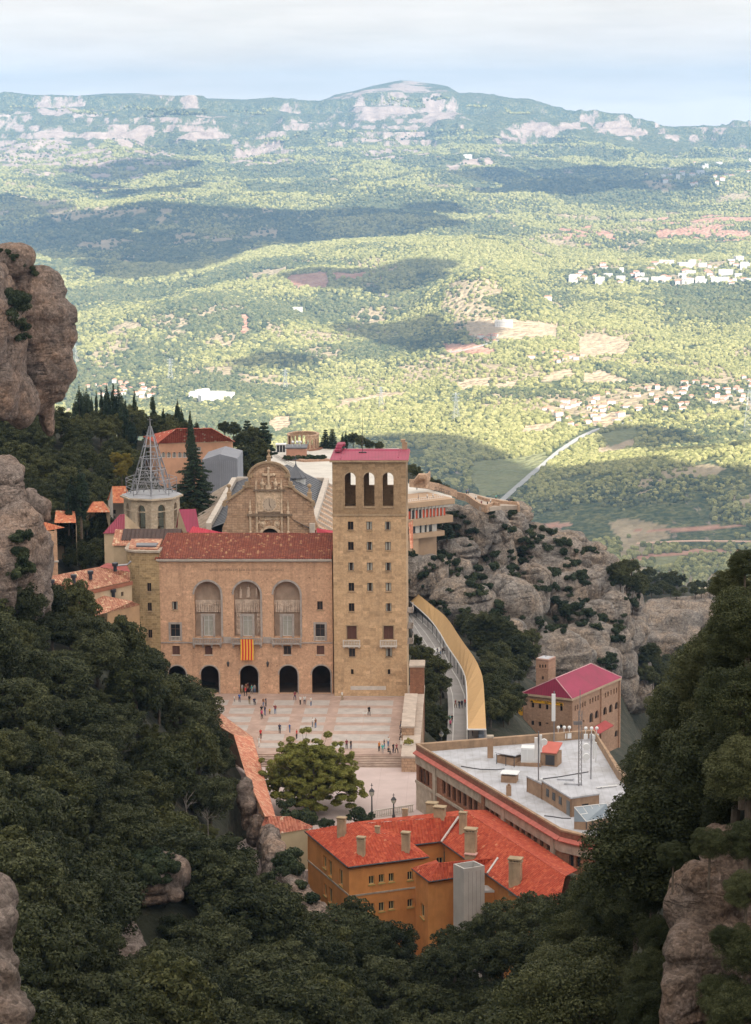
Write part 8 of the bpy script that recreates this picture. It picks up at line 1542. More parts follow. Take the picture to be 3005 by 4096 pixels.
def conifer(seed, H=17.0, R=5.2, tiers=19, lm=None, name='cedar', droop=.12):
 rng = np.random.default_rng(300 + seed); lb = []; mb = MB(); mb.tube([(0, 0, -4), (0, 0, H * .6), (0, 0, H * .98)], [.34, .2, .04], 7)
 for k_ in range(tiers):
  f = (k_ + .4) / tiers; z = H * (.12 + .86 * f); r = R * (1 - f) ** .75 * rng.uniform(.8, 1.12) + .25; nb = 7
  for q in range(nb):
   a = 6.283 * q / nb + rng.uniform(-.4, .4); rr = r * rng.uniform(.7, 1.1); mb.tube([(0, 0, z), (math.cos(a) * rr, math.sin(a) * rr, z - rr * droop)], [.07, .02], 4)
   for g in (.35, .6, .8, 1.0): lb.append((math.cos(a) * rr * g, math.sin(a) * rr * g, z - rr * droop * g + .1, max(.2, .16 * rr + .15), .22))
 return tree_obj(name, leaves(lb, 30000, .21, rng, .35, .5), mb, lm or LM_PIN, 'tree')
CED = conifer(1); PINES = [conifer(5, 9, 2.6, 9, LM_PIN, 'mountain_pine', -.15), conifer(6, 10, 2.2, 11, LM_PIN, 'mountain_pine', .1)]
def walnut():
 rng = np.random.default_rng(77); lb = []; mb = MB(); mb.tube([(0, 0, -1), (.1, 0, 1.6), (.2, 0, 3.2)], [.55, .42, .36], 9)
 for k_ in range(22):
  a = 6.283 * k_ / 22 + rng.uniform(-.3, .3); e = rng.uniform(-.22, 1.35); L_ = 8.0 * rng.uniform(.8, 1.05); tip = Vector((math.cos(a) * math.cos(e) * L_, math.sin(a) * math.cos(e) * L_ * .9, 4.6 + math.sin(e) * 7.0)); mid = Vector((.2, 0, 3)).lerp(tip, .5) + UP * .8
  mb.tube([(.2, 0, 2.8), mid, tip], [.2, .11, .03], 6)
  for q in range(17):
   f = rng.uniform(.38, 1.06); c = (mid.lerp(tip, (f - .5) * 2) if f > .5 else Vector((.2, 0, 3)).lerp(mid, f * 2)) + Vector(rng.normal(size=3)) * 1.15; mb.tube([Vector((.2, 0, 3)).lerp(tip, min(1, f * .8)), c], [.05, .015], 4); lb.append((c.x, c.y, c.z, rng.uniform(.35, .72), rng.uniform(.28, .5)))
 for _ in range(190):
  d = rng.normal(size=3); d[2] = abs(d[2]) * 1.2 - .55; d /= np.linalg.norm(d); q = rng.uniform(.5, .95); lb.append((d[0] * 8 * q, d[1] * 7.5 * q, 5.2 + d[2] * 6.2 * q, rng.uniform(.5, .95), rng.uniform(.35, .6)))
 return tree_obj('walnut_tree', leaves(lb, 62000, .28, rng, .42, .9, .9, .3), mb, LM_WAL, 'tree')
used_first = set()
def plant(src, loc, sc, label, group=None, rz=None):
 if src.name not in used_first: used_first.add(src.name); o = src; o.location = loc; o.rotation_euler = (0, 0, rz or 0); o.scale = sc if isinstance(sc, tuple) else (sc,) * 3; o['label'] = label
 else: o = copy_tree(src, loc, random.uniform(0, 6.28) if rz is None else rz, sc, label)
 if group: o['group'] = group
 return o
def at_px(z, x, y, Y): return py(z(x, y), Y)
def wood(poly, xr, yr, n, gap, srcs, sc, label, group, Hc=4.8, avoid=(), tries=9000):
 pts = []; rg = random.Random(len(poly) * 7 + n)
 cx_ = np.array([rg.uniform(*xr) for _ in range(tries)]); cy_ = np.array([rg.uniform(*yr) for _ in range(tries)]); gz = gval(cx_, cy_); qx, qy = proj(cx_, cy_, gz + Hc); ok = inpoly(qx / 1.819, qy / 1.819, poly)
 for pl_, ymax in avoid: ok &= ~(inpoly(qx / 1.819, qy / 1.819, pl_) & (cy_ < ymax))
 for i in np.nonzero(ok)[0]:
  if len(pts) >= n: break
  if any((cx_[i] - a) ** 2 + ((cy_[i] - b) * .8) ** 2 < gap * gap for a, b in pts): continue
  pts.append((cx_[i], cy_[i])); s = rg.uniform(*sc); z = drop(cx_[i], cy_[i]); plant(rg.choice(srcs), (cx_[i], cy_[i], z), (s * rg.uniform(.9, 1.15), s * rg.uniform(.9, 1.15), s * rg.uniform(.85, 1.1)), label, group)
LEDGE = ([(300, 1865), (500, 1835), (760, 1880), (720, 1985), (430, 2030), (335, 2060), (345, 2195), (220, 2190), (195, 1985)], 256.0)
wood([(-40, 1330), (60, 1318), (130, 1318), (285, 1345), (325, 1415), (380, 1505), (440, 1572), (480, 1655), (490, 1720), (525, 1840), (570, 1900), (640, 2000), (760, 2110), (700, 2330), (-40, 2330)], (-62, 6), (112, 385), 165, 5.0, OAKS + BRD[:1], (.72, 1.22), 'dark green holm oak in the dense wood on the slope left of the square', 'holm oaks on the slope left of the square', avoid=(LEDGE, ([(0, 1900), (60, 2000), (110, 2330), (-60, 2330)], 113)))
wood([(620, 2010), (760, 2070), (900, 2085), (1010, 2100), (1130, 2060), (1230, 2030), (1260, 2330), (600, 2330)], (-16, 32), (120, 285), 60, 4.4, OAKS, (.65, .95), 'rounded holm oak in the ravine below the orange building', 'holm oaks below the orange building')
for i, (x, y, r, Y) in enumerate(((775, 2045, 82, 276), (860, 2075, 62, 272), (1000, 2085, 58, 270), (1105, 2030, 62, 272), (1170, 2015, 64, 266), (1050, 2062, 50, 272), (710, 2090, 60, 268), (1130, 2095, 62, 262), (1205, 2085, 62, 258), (1065, 2115, 60, 262), (960, 2125, 56, 262), (1235, 2035, 50, 262), (620, 1900, 40, 318), (590, 1960, 50, 300))):
 p = py(dpx((x, y))[0], Y); s = r * 1.819 / scale_at(Y, p.z) / 4.0; plant(OAKS[i % 4], (p.x, p.y, p.z - 4.6 * s), s, 'round dark holm oak crowding up against the orange building', 'oaks against the orange building')
for i, (x, y, r, Y) in enumerate(((30, 1355, 46, 322), (90, 1348, 46, 326), (150, 1355, 46, 328), (205, 1368, 46, 332), (255, 1375, 46, 336), (298, 1395, 46, 340), (330, 1440, 44, 348), (362, 1500, 44, 352), (400, 1550, 44, 356), (450, 1610, 42, 352), (480, 1665, 40, 346), (500, 1730, 34, 340))):
 p = nhit(dpx((x, y + r * .75))[0])[0]
 if p is None or p.y > 420: continue
 s = r * 1.819 / scale_at(p.y, p.z) / 4.0; plant(OAKS[i % 4], (p.x, p.y, p.z - 2.2 * s), s, 'dark holm oak on the upper rim of the wood, against the buildings', 'oaks on the rim of the wood')
wood([(-40, 1360), (60, 1345), (130, 1345), (285, 1375), (325, 1440), (380, 1530), (440, 1595), (470, 1655), (480, 1720), (510, 1840), (560, 1900), (620, 2000), (720, 2110), (680, 2330), (-40, 2330)], (-62, 6), (112, 385), 110, 3.4, BRD[1:], (.36, .6), 'smaller dark tree filling gaps in the dense wood on the slope left of the square', 'small trees in the slope wood', Hc=2.0, avoid=(LEDGE, ([(0, 1900), (60, 2000), (110, 2330), (-60, 2330)], 113)))
for i, (x, y, r) in enumerate(((475, 2040, 60), (545, 2030, 66), (600, 2080, 105), (400, 2110, 70), (470, 2125, 80), (385, 2035, 40), (520, 1990, 36), (640, 2010, 60), (425, 2070, 46), (560, 2120, 80))):
 p = nhit(dpx((x, y + r * .7))[0])[0]; s = r * 1.819 / scale_at(p.y, p.z) / 4.0; plant(OAKS[i % 4], (p.x, p.y, p.z - 2.4 * s), s, 'full round holm oak right below the overhanging rock ledge', 'oaks below the rock ledge')
NL = 'big near holm oak with visible glossy leaves on the right hand slope'
for i, (x, y, r, Y) in enumerate(NEARL):
 p = py(dpx((x, y))[0], Y); s = r * 1.819 / scale_at(Y, p.z) / 3.5; plant(NEARO[i % 3], (p.x, p.y, p.z - 4.1 * s), s, NL, 'near holm oaks on the right slope')
wood([(1420, 1640), (1500, 1570), (1560, 1480), (1652, 1400), (1720, 1400), (1720, 1840), (1480, 1860), (1440, 2040), (1430, 2330), (1230, 2330), (1235, 2030), (1330, 1910), (1380, 1800)], (4, 40), (84, 240), 55, 3.6, NEARO, (.75, 1.1), NL, 'near holm oaks on the right slope', Hc=4.5, avoid=(([(1440, 1840), (1720, 1800), (1720, 2330), (1420, 2330)], 105),))
for i, (x, y, r, Y) in enumerate(((1560, 1855, 44, 83), (1640, 1960, 52, 81), (1640, 2090, 66, 80), (1590, 2190, 60, 80), (1625, 2230, 80, 79), (1480, 1880, 36, 84), (1650, 1850, 60, 83), (1590, 2060, 30, 80))):
 p = py(dpx((x, y))[0], Y); s = r * 1.819 / scale_at(Y, p.z) / 3.4; plant(NEARO[i % 3], (p.x, p.y, p.z - 4.1 * s), s, 'leafy bush clinging to the coarse outcrop in the lower right corner', 'bushes on the lower right outcrop')
wood([(-20, 925), (60, 905), (110, 925), (200, 920), (300, 915), (400, 935), (340, 985), (290, 1040), (270, 1110), (235, 1230), (150, 1250), (120, 1150), (60, 1075), (-20, 985)], (-115, -35), (445, 690), 85, 5.2, BRD, (.75, 1.1), 'dark evergreen tree on the garden hill behind the bell tower', 'evergreen trees on the garden hill')
for x, y, hpx, Y, cw in ((652, 1240, 290, 630, 1), (712, 1258, 290, 628, 1.1), (690, 1275, 260, 640, 1.1), (757, 1328, 200, 640, .8), (796, 1285, 250, 635, .8), (836, 1270, 280, 630, .9), (880, 1240, 320, 625, 1), (935, 1230, 320, 625, 1.1), (978, 1250, 310, 625, 1.3), (1010, 1330, 260, 622, 1.1), (620, 1340, 220, 622, 1), (1035, 1372, 330, 615, 1.2), (1110, 1280, 250, 640, .9), (1258, 1288, 200, 655, 1), (1466, 1358, 240, 650, 1.1), (1498, 1420, 170, 648, 1.1), (1570, 1450, 250, 560, .9), (1622, 1520, 90, 640, .9), (1090, 1480, 300, 612, 1.3), (590, 1990, 420, 478, 1.0), (660, 1890, 440, 476, 1.25), (560, 2050, 300, 474, 1.2), (1350, 1420, 150, 640, 1.1)):
 p = py(ZI(x, y), Y); H = hpx / 2.065 / scale_at(Y, p.z); s = H / 11.0; plant(random.choice(CYP), (p.x, p.y, p.z - H), (max(s, .6) * cw * 1.15, max(s, .6) * cw * 1.15, s * 1.06), 'tall dark cypress in the row on the garden hill behind the bell tower', 'cypresses on the garden hill')
p = py(ZJ(1306, 1115), 427); plant(CYP[2], (p.x, p.y, p.z - 9.5), (.55, .55, .86), 'slender lone cypress against the corner tower beside the low tiled roof', rz=1.0)
p = py(ZA(513, 2), 545); plant(CYP[1], (p.x, p.y, p.z - 15), (1.1, 1.1, 1.36), 'very tall cypress rising behind the tiered conifer'); p = py(ZA(537, 195), 522); plant(CED, (p.x, p.y, p.z - 17), 1.0, 'broad tiered dark conifer between the bell tower and the grey hall');
for dx, dz, s in ((-1.5, -19.5, .8), (2.5, -21, .8), (4.5, -22, .72)): plant(BRD[1], (p.x + dx, p.y - 3, p.z + dz), s, 'dense dark tree at the foot of the tiered conifer', 'trees under the tiered conifer')
for i, (x, y, r, Y) in enumerate(((850, 200, 70, 640), (920, 170, 75, 650), (880, 300, 90, 630), (960, 260, 90, 640), (990, 190, 65, 655), (860, 390, 70, 620), (930, 350, 80, 625), (1010, 300, 50, 640), (740, 110, 50, 680), (800, 120, 55, 690))):
 p = py(ZA(x, y), Y); s = r / 1.652 / scale_at(Y, p.z) / 4.0; plant(BRD[i % 3], (p.x, p.y, p.z - 4.6 * s), s, 'leafy tree in the clump between the grey hall and the terrace square', 'trees between the grey hall and the terrace')
for x, y, b_, Y in ((1000, 60, 330, 650), (890, 50, 250, 660)): p = py(ZA(x, y), Y); H = (b_ - y) / 1.652 / scale_at(Y, p.z); plant(PINES[0], (p.x, p.y, p.z - H), H / 9, 'tall ragged pine rising above the clump by the grey hall', 'pines by the grey hall')
for x, y, b_, Y in ((555, 122, 300, 815), (605, 118, 300, 812)): p = py(ZM(x, y), Y); H = (b_ - y) / 1.8356 / scale_at(Y, p.z); plant(PINES[1], (p.x, p.y, p.z - H), (H / 9, H / 9, H / 10), 'dark pointed pine right of the curved arcade', 'pines right of the curved arcade')
for x, y, b_, Y in ((680, 152, 290, 812), (705, 134, 290, 814)): p = py(ZM(x, y), Y); H = (b_ - y) / 1.8356 / scale_at(Y, p.z); plant(CYP[0], (p.x, p.y, p.z - H), (.8, .8, H / 11), 'short cypress behind the left end of the square tower roof', 'cypresses behind the tower roof')
for i, (x, y, r, Y) in enumerate(((760, 200, 50, 818), (820, 225, 55, 815), (880, 245, 40, 812), (950, 250, 38, 812), (1195, 430, 50, 745), (1225, 450, 50, 745), (1320, 510, 38, 770), (1380, 530, 38, 772), (1440, 560, 34, 775))):
 p = py(ZM(x, y), Y); s = r / 1.8356 / scale_at(Y, p.z) / 4.0; plant(BRD[i % 3], (p.x, p.y, p.z - 4.6 * s), s, 'small dark tree at the far edge of the terrace near the square tower', 'trees at the terrace edge')
for i, (x, y, r, Y) in enumerate(((105, 440, 48, 545), (150, 545, 82, 505), (250, 630, 92, 488), (170, 700, 85, 470), (270, 740, 80, 476), (190, 810, 85, 458), (170, 900, 75, 448), (240, 960, 92, 446), (180, 1010, 85, 440), (260, 1060, 80, 436), (90, 520, 45, 480))):
 p = py(ZD(x, y), Y); s = r / 1.652 / scale_at(Y, p.z) / 4.0; plant(BRD[i % 3], (p.x, p.y, p.z - 4.6 * s), s, 'bushy green tree between the wall of the square and the road', 'trees between the square and the road')
def by_hit(z, poly, n, srcs, sc, label, group, gap, lift=0.0, seed=1):
 rg = random.Random(seed); pts = []; xs = [p[0] for p in poly]; ys = [p[1] for p in poly]
 for _ in range(n * 40):
  if len(pts) >= n: break
  q = (rg.uniform(min(xs), max(xs)), rg.uniform(min(ys), max(ys)))
  if not inpoly(np.array([q[0]]), np.array([q[1]]), poly)[0] or any((q[0] - a) ** 2 + (q[1] - b) ** 2 < gap * gap for a, b in pts): continue
  loc, nor = nhit(z(*q))
  if loc is None: continue
  pts.append(q); s = rg.uniform(*sc); plant(rg.choice(srcs), (loc.x, loc.y, loc.z + lift * s), (s, s, s * rg.uniform(.8, 1.1)), label, group)
by_hit(ZD, [(385, 340), (470, 370), (560, 340), (720, 430), (880, 480), (890, 560), (800, 720), (790, 900), (720, 1040), (580, 1030), (575, 760), (545, 620), (480, 500)], 66, BRD, (.5, .85), 'dark tree on the scrubby bank between the canopy and the station', 'trees between canopy and station', 30, seed=3)
by_hit(ZL, [(560, 20), (700, 20), (900, 50), (1120, 90), (1000, 130), (740, 120), (700, 140), (600, 80)], 60, BRD, (.5, .85), 'tree on the green ridge behind the second crag', 'trees on the ridge behind the second crag', 30, seed=4)
by_hit(ZL, [(720, 400), (800, 480), (900, 450), (900, 400), (1000, 380), (980, 520), (800, 620), (720, 560)], 30, BRD, (.6, .9), 'dark tree in the gorge right of the crag', 'trees in the gorge', 28, seed=5)
for i, (x, y, sp_, n) in enumerate(((340, 430, 55, 8), (410, 500, 45, 6), (100, 600, 45, 5), (280, 660, 50, 7), (330, 725, 45, 6), (450, 770, 50, 5), (500, 840, 40, 5), (720, 650, 70, 12), (700, 745, 45, 6), (770, 570, 55, 6), (645, 480, 35, 4), (880, 545, 60, 6), (1040, 650, 65, 8), (960, 560, 45, 4), (1085, 765, 70, 7), (865, 825, 40, 6), (575, 955, 50, 6), (610, 1065, 50, 5), (1100, 985, 80, 14), (1020, 935, 45, 5), (1210, 1050, 40, 4), (960, 1060, 65, 8), (860, 1070, 50, 6), (1255, 1280, 40, 7), (655, 350, 55, 7), (540, 365, 50, 5), (810, 490, 50, 4), (1150, 600, 40, 4), (1290, 800, 35, 3), (1400, 905, 40, 5), (235, 945, 40, 5), (200, 700, 35, 4), (500, 640, 110, 5), (380, 920, 120, 5), (1000, 850, 140, 8), (1350, 1100, 100, 7), (700, 1000, 110, 5), (120, 780, 60, 3))):
 pl_ = [(x + sp_ * math.cos(a * .785) * 1.2, y + sp_ * math.sin(a * .785)) for a in range(8)]; by_hit(ZH, pl_, n, BUSH, (.6, 1.7), 'dark scrub bush growing in the cracks of the crag', 'bushes on the crag', 14, seed=20 + i)
by_hit(ZH, [(200, 440), (290, 420), (290, 560), (190, 560)], 3, PINES, (.8, 1.0), 'tall pine on the slope below the terrace building', 'pines below the terrace building', 40, seed=9)
for z, pl_, n, sc, lb, gp_ in ((ZI, [(60, 480), (190, 480), (230, 620), (130, 660), (220, 860), (170, 860), (80, 620)], 14, (1.0, 1.9), 'dark bush rooted in a crack of the huge left pillar', 'bushes on the left pillar'), (ZI, [(0, 90), (120, 130), (400, 400), (270, 300), (0, 150)], 9, (.5, .9), 'dry tuft on top of the huge left pillar', 'tufts on the left pillar'), (ZJ, [(150, 420), (250, 430), (250, 600), (170, 560), (330, 900), (280, 800), (20, 920), (130, 1080), (60, 1050)], 16, (.6, 1.1), 'green bush in the clefts of the left outcrop', 'bushes on the left outcrop'), (ZK, [(620, 1100), (1050, 1120), (1060, 1250), (800, 1280), (640, 1200)], 26, (.6, 1.2), 'scrub bush on the overhanging rock ledge', 'bushes on the rock ledge'), (ZK, [(560, 1450), (680, 1500), (700, 1700), (640, 1600)], 6, (.6, 1.0), 'bush at the edge of the bare rock slab', 'bushes by the rock slab'), (ZG, [(100, 380), (200, 300), (210, 360), (300, 560), (150, 500)], 8, (.8, 1.4), 'bush along the pale rock rib', 'bushes along the rock rib')):
 by_hit(z, pl_, n, BUSH, sc, lb, gp_, 12, seed=50 + n)
wt = walnut(); p = pz(ZE(742, 985), -1.25); plant(wt, p, (.98, .98, .93), 'large spreading walnut tree with yellow green leaves on the lower square', rz=.4)
for i, (x, y, r, Y) in enumerate(((640, 1010, 90, 345), (740, 1030, 70, 342), (1075, 1010, 75, 345), (830, 1060, 55, 340), (560, 930, 60, 350))):
 p = py(ZE(x, y), Y); s = r / 1.652 / scale_at(Y, p.z) / 1.2; plant(BUSH[i % 4], (p.x, p.y, p.z - .5 * s), s, 'dark shrub at the foot of the walnut tree', 'shrubs under the walnut tree')
for i in range(16): a = i / 16; plant(BUSH[i % 4], (PLANTER.x - 7 + 13 * a, PLANTER.y + 2 + random.uniform(-1, 2), zt + .5), random.uniform(.7, 1.1), 'shrub in the stone planter on the terrace square', 'shrubs in the terrace planter')
YB = oak(70, 4, 8, 70, 12000, .18, 'yellowing_tree', LM_YEL)
for x, y, r, Y in ((90, 320, 60, 560), (20, 300, 45, 562), (60, 380, 55, 556)): p = py(ZA(x, y), Y); s = r / 1.652 / scale_at(Y, p.z) / 4; plant(YB, (p.x, p.y, p.z - 4.6 * s), s, 'yellowing autumn tree left of the steel spire', 'yellowing trees left of the spire')
def dead(q, Y, H, lb, seed):
 rg = random.Random(seed); p = py(q, Y); r = thing('dead_tree', lb, 'tree', p); mb = MB(); mb.tube([p - UP * 4, p + UP * H * .4], [.09, .06], 6); mb.build('trunk', plain('bleached_wood', (.20, .175, .155), .9, .2, 3.0), r)
 for k_ in range(9): a = rg.uniform(-.6, 1.0); b = p + UP * H * rg.uniform(.1, .45); tip = b + Vector((a * H * .6, rg.uniform(-.2, .2) * H, H * rg.uniform(.1, .5))); mb = MB(); mb.tube([b, b.lerp(tip, .5) + UP * .2, tip], [.04, .025, .01], 4); mb.tube([b.lerp(tip, .6), b.lerp(tip, .8) + Vector((.3, 0, .5))], [.03, .01], 4); mb.build('branch', MATS['bleached_wood'], r)
dead(ZK(1120, 830), 300, 3.2, 'leafless grey dead tree sticking out of the dense wood', 3); dead(ZK(1250, 900), 296, 2.6, 'second bare grey dead branchwork lower in the dense wood', 8)
SKIN = plain('skin', (.50, .30, .21), .6, .1); HAIRM = {c: plain('hair_' + c, v, .6, .15) for c, v in (('dark', (.02, .014, .01)), ('brown', (.09, .05, .025)), ('white', (.75, .75, .73)))}
CL = {n: plain('cloth_' + n, c, .85, .12, 3.0) for n, c in dict(black=(.018, .018, .02), white=(.72, .72, .70), red=(.52, .02, .02), blue=(.05, .12, .36), navy=(.03, .04, .09), grey=(.28, .28, .29), teal=(.08, .42, .40), maroon=(.19, .03, .04), pink=(.62, .10, .22), yellow=(.70, .50, .08), brown=(.20, .09, .045), denim=(.12, .19, .32), khaki=(.32, .26, .16), green=(.08, .2, .08), orange=(.55, .2, .04)).items()}
def body(pose):
 """one continuous skin-modifier figure, 1.7 m tall, facing -Y"""
 bm = bmesh.new(); sl_ = bm.verts.layers.skin.verify(); vs = {}
 def v(n, x, y, z, r, par=None):
  q = bm.verts.new((x, y, z)); q[sl_].radius = (r, r * (1.0 if n not in ('chest', 'waist', 'pelvis') else .72)); vs[n] = q
  if par: bm.edges.new((vs[par], q))
  return q
 sit = pose == 'sit'; ph = .48 if sit else .92
 v('pelvis', 0, 0, ph, .15)[sl_].use_root = True; v('waist', 0, .01, ph + .17, .13, 'pelvis'); v('chest', 0, .0, ph + .40, .165, 'waist'); v('neck', 0, .0, ph + .55, .058, 'chest'); v('head', 0, -.015, ph + .66, .088, 'neck'); v('crown', 0, 0, ph + .74, .075, 'head')
 st = {'walk': .2, 'stand': .02, 'sit': 0, 'photo': .04}[pose]
 for s, sd_ in ((-1, 'l'), (1, 'r')):
  v('hip' + sd_, s * .10, 0, ph - .06, .10, 'pelvis')
  if sit: v('knee' + sd_, s * .12, -.42, ph, .075, 'hip' + sd_); v('ank' + sd_, s * .12, -.40, .09, .05, 'knee' + sd_)
  else: v('knee' + sd_, s * .105, -s * st * .9 - .01, .50, .072, 'hip' + sd_); v('ank' + sd_, s * .105, -s * st * .8 + (.12 * st * 2 if s < 0 else 0), .09, .048, 'knee' + sd_)
  a = vs['ank' + sd_].co; v('toe' + sd_, a.x * 1.1, a.y - .15, .04, .042, 'ank' + sd_)
  v('sh' + sd_, s * .185, 0, ph + .46, .068, 'chest')
  if pose == 'photo' and s > 0: v('elb' + sd_, s * .25, -.16, ph + .28, .047, 'sh' + sd_); h = v('wri' + sd_, s * .12, -.34, ph + .50, .036, 'elb' + sd_)
  elif sit: v('elb' + sd_, s * .25, -.05, ph + .2, .047, 'sh' + sd_); h = v('wri' + sd_, s * .14, -.28, ph + .14, .036, 'elb' + sd_)
  else: v('elb' + sd_, s * .245, s * st * .5 + .02, ph + .19, .047, 'sh' + sd_); h = v('wri' + sd_, s * .25, s * st * .9 - .05, ph - .06, .035, 'elb' + sd_)
  d = (vs['wri' + sd_].co - vs['elb' + sd_].co).normalized(); c = h.co + d * .075; v('palm' + sd_, c.x, c.y, c.z, .036, 'wri' + sd_)
 me = bpy.data.meshes.new('person_' + pose); bm.to_mesh(me); hands = [(vs['palm' + k].co.copy(), (vs['palm' + k].co - vs['wri' + k].co).normalized()) for k in 'lr']; hd = vs['head'].co.copy(); bm.free()
 o = bpy.data.objects.new('figure', me); COL.objects.link(o); o.modifiers.new('s', 'SKIN').use_smooth_shade = True; o.modifiers.new('u', 'SUBSURF').levels = 1
 m2 = bpy.data.meshes.new_from_object(o.evaluated_get(bpy.context.evaluated_depsgraph_get())); bpy.data.objects.remove(o)
 B = bmesh.new(); B.from_mesh(m2)
 for f in B.faces:
  c = f.calc_center_median(); arm = abs(c.x) > .21 and c.z > ph - .16; f.smooth = True
  f.material_index = 0 if (c.z > ph + .53 or (arm and c.z < ph + .27)) else 1 if c.z > ph + .02 and not (sit and c.y < -.2) else 3 if c.z < .085 else 2
  if c.z > ph + .53 and (c.z > ph + .72 or (c.y > .02 and c.z > ph + .60)): f.material_index = 3
 tm = bmesh.new();
 for c, d in hands:      # four unequal fingers and a thumb
  sx_ = Vector((0, 1, 0)) if abs(d.y) < .7 else Vector((1, 0, 0))
  for k_, L in enumerate((.07, .082, .076, .06)):
   a = c + d * .02 + sx_ * (-.027 + .018 * k_); b = a + d * L; q = bmesh.ops.create_cone(tm, cap_ends=True, segments=5, radius1=.010, radius2=.007, depth=L); M = Matrix.Translation((a + b) / 2) @ d.to_track_quat('Z', 'Y').to_matrix().to_4x4(); bmesh.ops.transform(tm, matrix=M, verts=q['verts'])
  e = (d + sx_ * -.9).normalized(); q = bmesh.ops.create_cone(tm, cap_ends=True, segments=5, radius1=.012, radius2=.008, depth=.06); bmesh.ops.transform(tm, matrix=Matrix.Translation(c + sx_ * -.03 + e * .03) @ e.to_track_quat('Z', 'Y').to_matrix().to_4x4(), verts=q['verts'])
 for x, y, z, r in ((0, -.105, hd.z + .0, .016), (-.09, .0, hd.z, .02), (.09, 0, hd.z, .02)): q = bmesh.ops.create_icosphere(tm, subdivisions=1, radius=r); bmesh.ops.translate(tm, vec=(x, y, z), verts=q['verts'])
 t2 = bpy.data.meshes.new('x'); tm.to_mesh(t2); B.from_mesh(t2); tm.free(); B.to_mesh(m2); B.free(); bpy.data.meshes.remove(t2); m2.name = 'person_' + pose;
 for _ in range(4): m2.materials.append(SKIN)
 return m2
BOD = {k_: body(k_) for k_ in ('stand', 'walk', 'sit', 'photo')}
def person(q, z, top, bot, pose, label, sc=1.0, hair='dark', rz=None):
 p = pz(q, z) if z is not None else q; o = bpy.data.objects.new('person', BOD[pose]); COL.objects.link(o); o.location = p; o.rotation_euler = (0, 0, random.uniform(0, 6.28) if rz is None else rz); s = sc * random.uniform(.97, 1.06); o.scale = (s, s, s)
 for i, m_ in enumerate((SKIN, CL[top], CL[bot], HAIRM[hair])): o.material_slots[i].link = 'OBJECT'; o.material_slots[i].material = m_
 tag(o, label, 'person'); return o
PE = '''228,258,white,grey,stand,child in white at the far left of the square,.65|262,263,blue,navy,walk,person in a blue top left of the middle arch|328,276,black,khaki,stand,person in black holding a teal bag near the middle arch|360,276,navy,black,sit,person in navy crouching near the middle arch|302,223,red,black,walk,person in a red top and black trousers stepping out of the middle arch
280,205,grey,khaki,stand,person in grey at the left jamb of the middle arch|318,196,maroon,black,stand,person in maroon deep inside the middle arch|306,200,brown,navy,stand,person in brown inside the middle arch|343,206,teal,grey,walk,person in turquoise coming out of the middle arch|362,203,grey,denim,stand,person in grey by the right jamb of the middle arch
420,292,brown,denim,stand,long haired person in brown beside a dark haired companion|436,290,navy,black,stand,dark haired person in navy behind the one in brown|408,345,black,black,stand,tall person in black left of the group in front of the middle arch|430,350,navy,denim,photo,person in navy taking a photo in the group before the middle arch|410,374,pink,black,walk,person with a pink bag nearest in the group before the middle arch
462,341,yellow,brown,stand,small child in yellow beside the group before the middle arch,.6|498,341,maroon,denim,photo,person in maroon and pale jeans taking a picture right of the child in yellow|628,250,maroon,navy,walk,person in maroon in front of the fourth arch|664,279,white,black,stand,person in white with a dark backpack near the fourth arch|692,277,white,navy,photo,person in white and dark trousers right of the backpacker
734,289,white,denim,stand,person in white with white cap and black backpack below the last arch,1,white|940,250,white,khaki,walk,person in white striding past the foot of the square tower|1118,351,black,black,walk,person in black walking a white dog alone on the square|745,426,white,grey,stand,person in white in the pair at the centre of the square|765,433,brown,denim,stand,long haired person in brown in the pair at the centre of the square
528,470,navy,black,stand,person in navy partly hidden behind the walnut tree|594,466,blue,denim,stand,person in blue with a white cap above the walnut tree,1,white|402,502,red,black,stand,person in red at the corner of the salmon tiled roof|390,556,white,white,walk,person all in white beside the salmon tiled roof|640,505,red,black,stand,person in red just above the walnut crown
970,572,maroon,black,stand,person in maroon at the top of the steps by the walnut tree|998,574,black,navy,stand,person in black at the top of the steps by the walnut tree|1185,588,orange,black,stand,person with an orange bag left of the group at the steps|1208,602,teal,grey,stand,person in teal in the group at the top of the steps|1219,572,black,denim,stand,person in black behind the one in teal
1245,556,white,denim,stand,person in white and jeans standing behind the group at the steps|1246,604,black,black,sit,person in black sitting in the group at the top of the steps|1278,599,black,navy,stand,person in black right of the seated one at the steps|1300,601,maroon,black,walk,long haired person in maroon at the right of the group at the steps|1350,597,maroon,khaki,stand,person in maroon beside the stone planter box
1330,440,black,navy,walk,person in black walking along the right hand wall'''
for it in PE.replace('\n', '|').split('|'):
 f = it.split(','); person(ZE(float(f[0]), float(f[1])), 0.01, f[2], f[3], f[4], f[5], float(f[6]) if len(f) > 6 else 1.0, f[7] if len(f) > 7 else random.choice(('dark', 'dark', 'brown')))
for y, t_, lb in ((330, 'white', 'seated person in white, farthest along the right hand wall'), (385, 'black', 'seated person in black, second along the right hand wall'), (425, 'navy', 'seated person in navy between black and pink on the right hand wall'), (455, 'pink', 'seated person in pink on the right hand wall'), (480, 'orange', 'seated person in orange on the right hand wall'), (512, 'black', 'seated person in black, nearest on the right hand wall')):
 p = pz(ZE(1358, y), 0.01); d_ = (p - WF.o).dot(WF.n); person(F0(sE - .1, d_, .02), None, t_, 'black', 'sit', lb, rz=-math.pi / 2)
mb = MB(); mb.wbox(WF, sE - .35, sE + .19, .01, .46, sd(ZE(1358, 320))[1], sd(ZE(1358, 560))[1]); o = mb.build('stone_bench', M_LTRIM); tag(o, 'long low stone bench along the right hand wall of the square', 'bench')
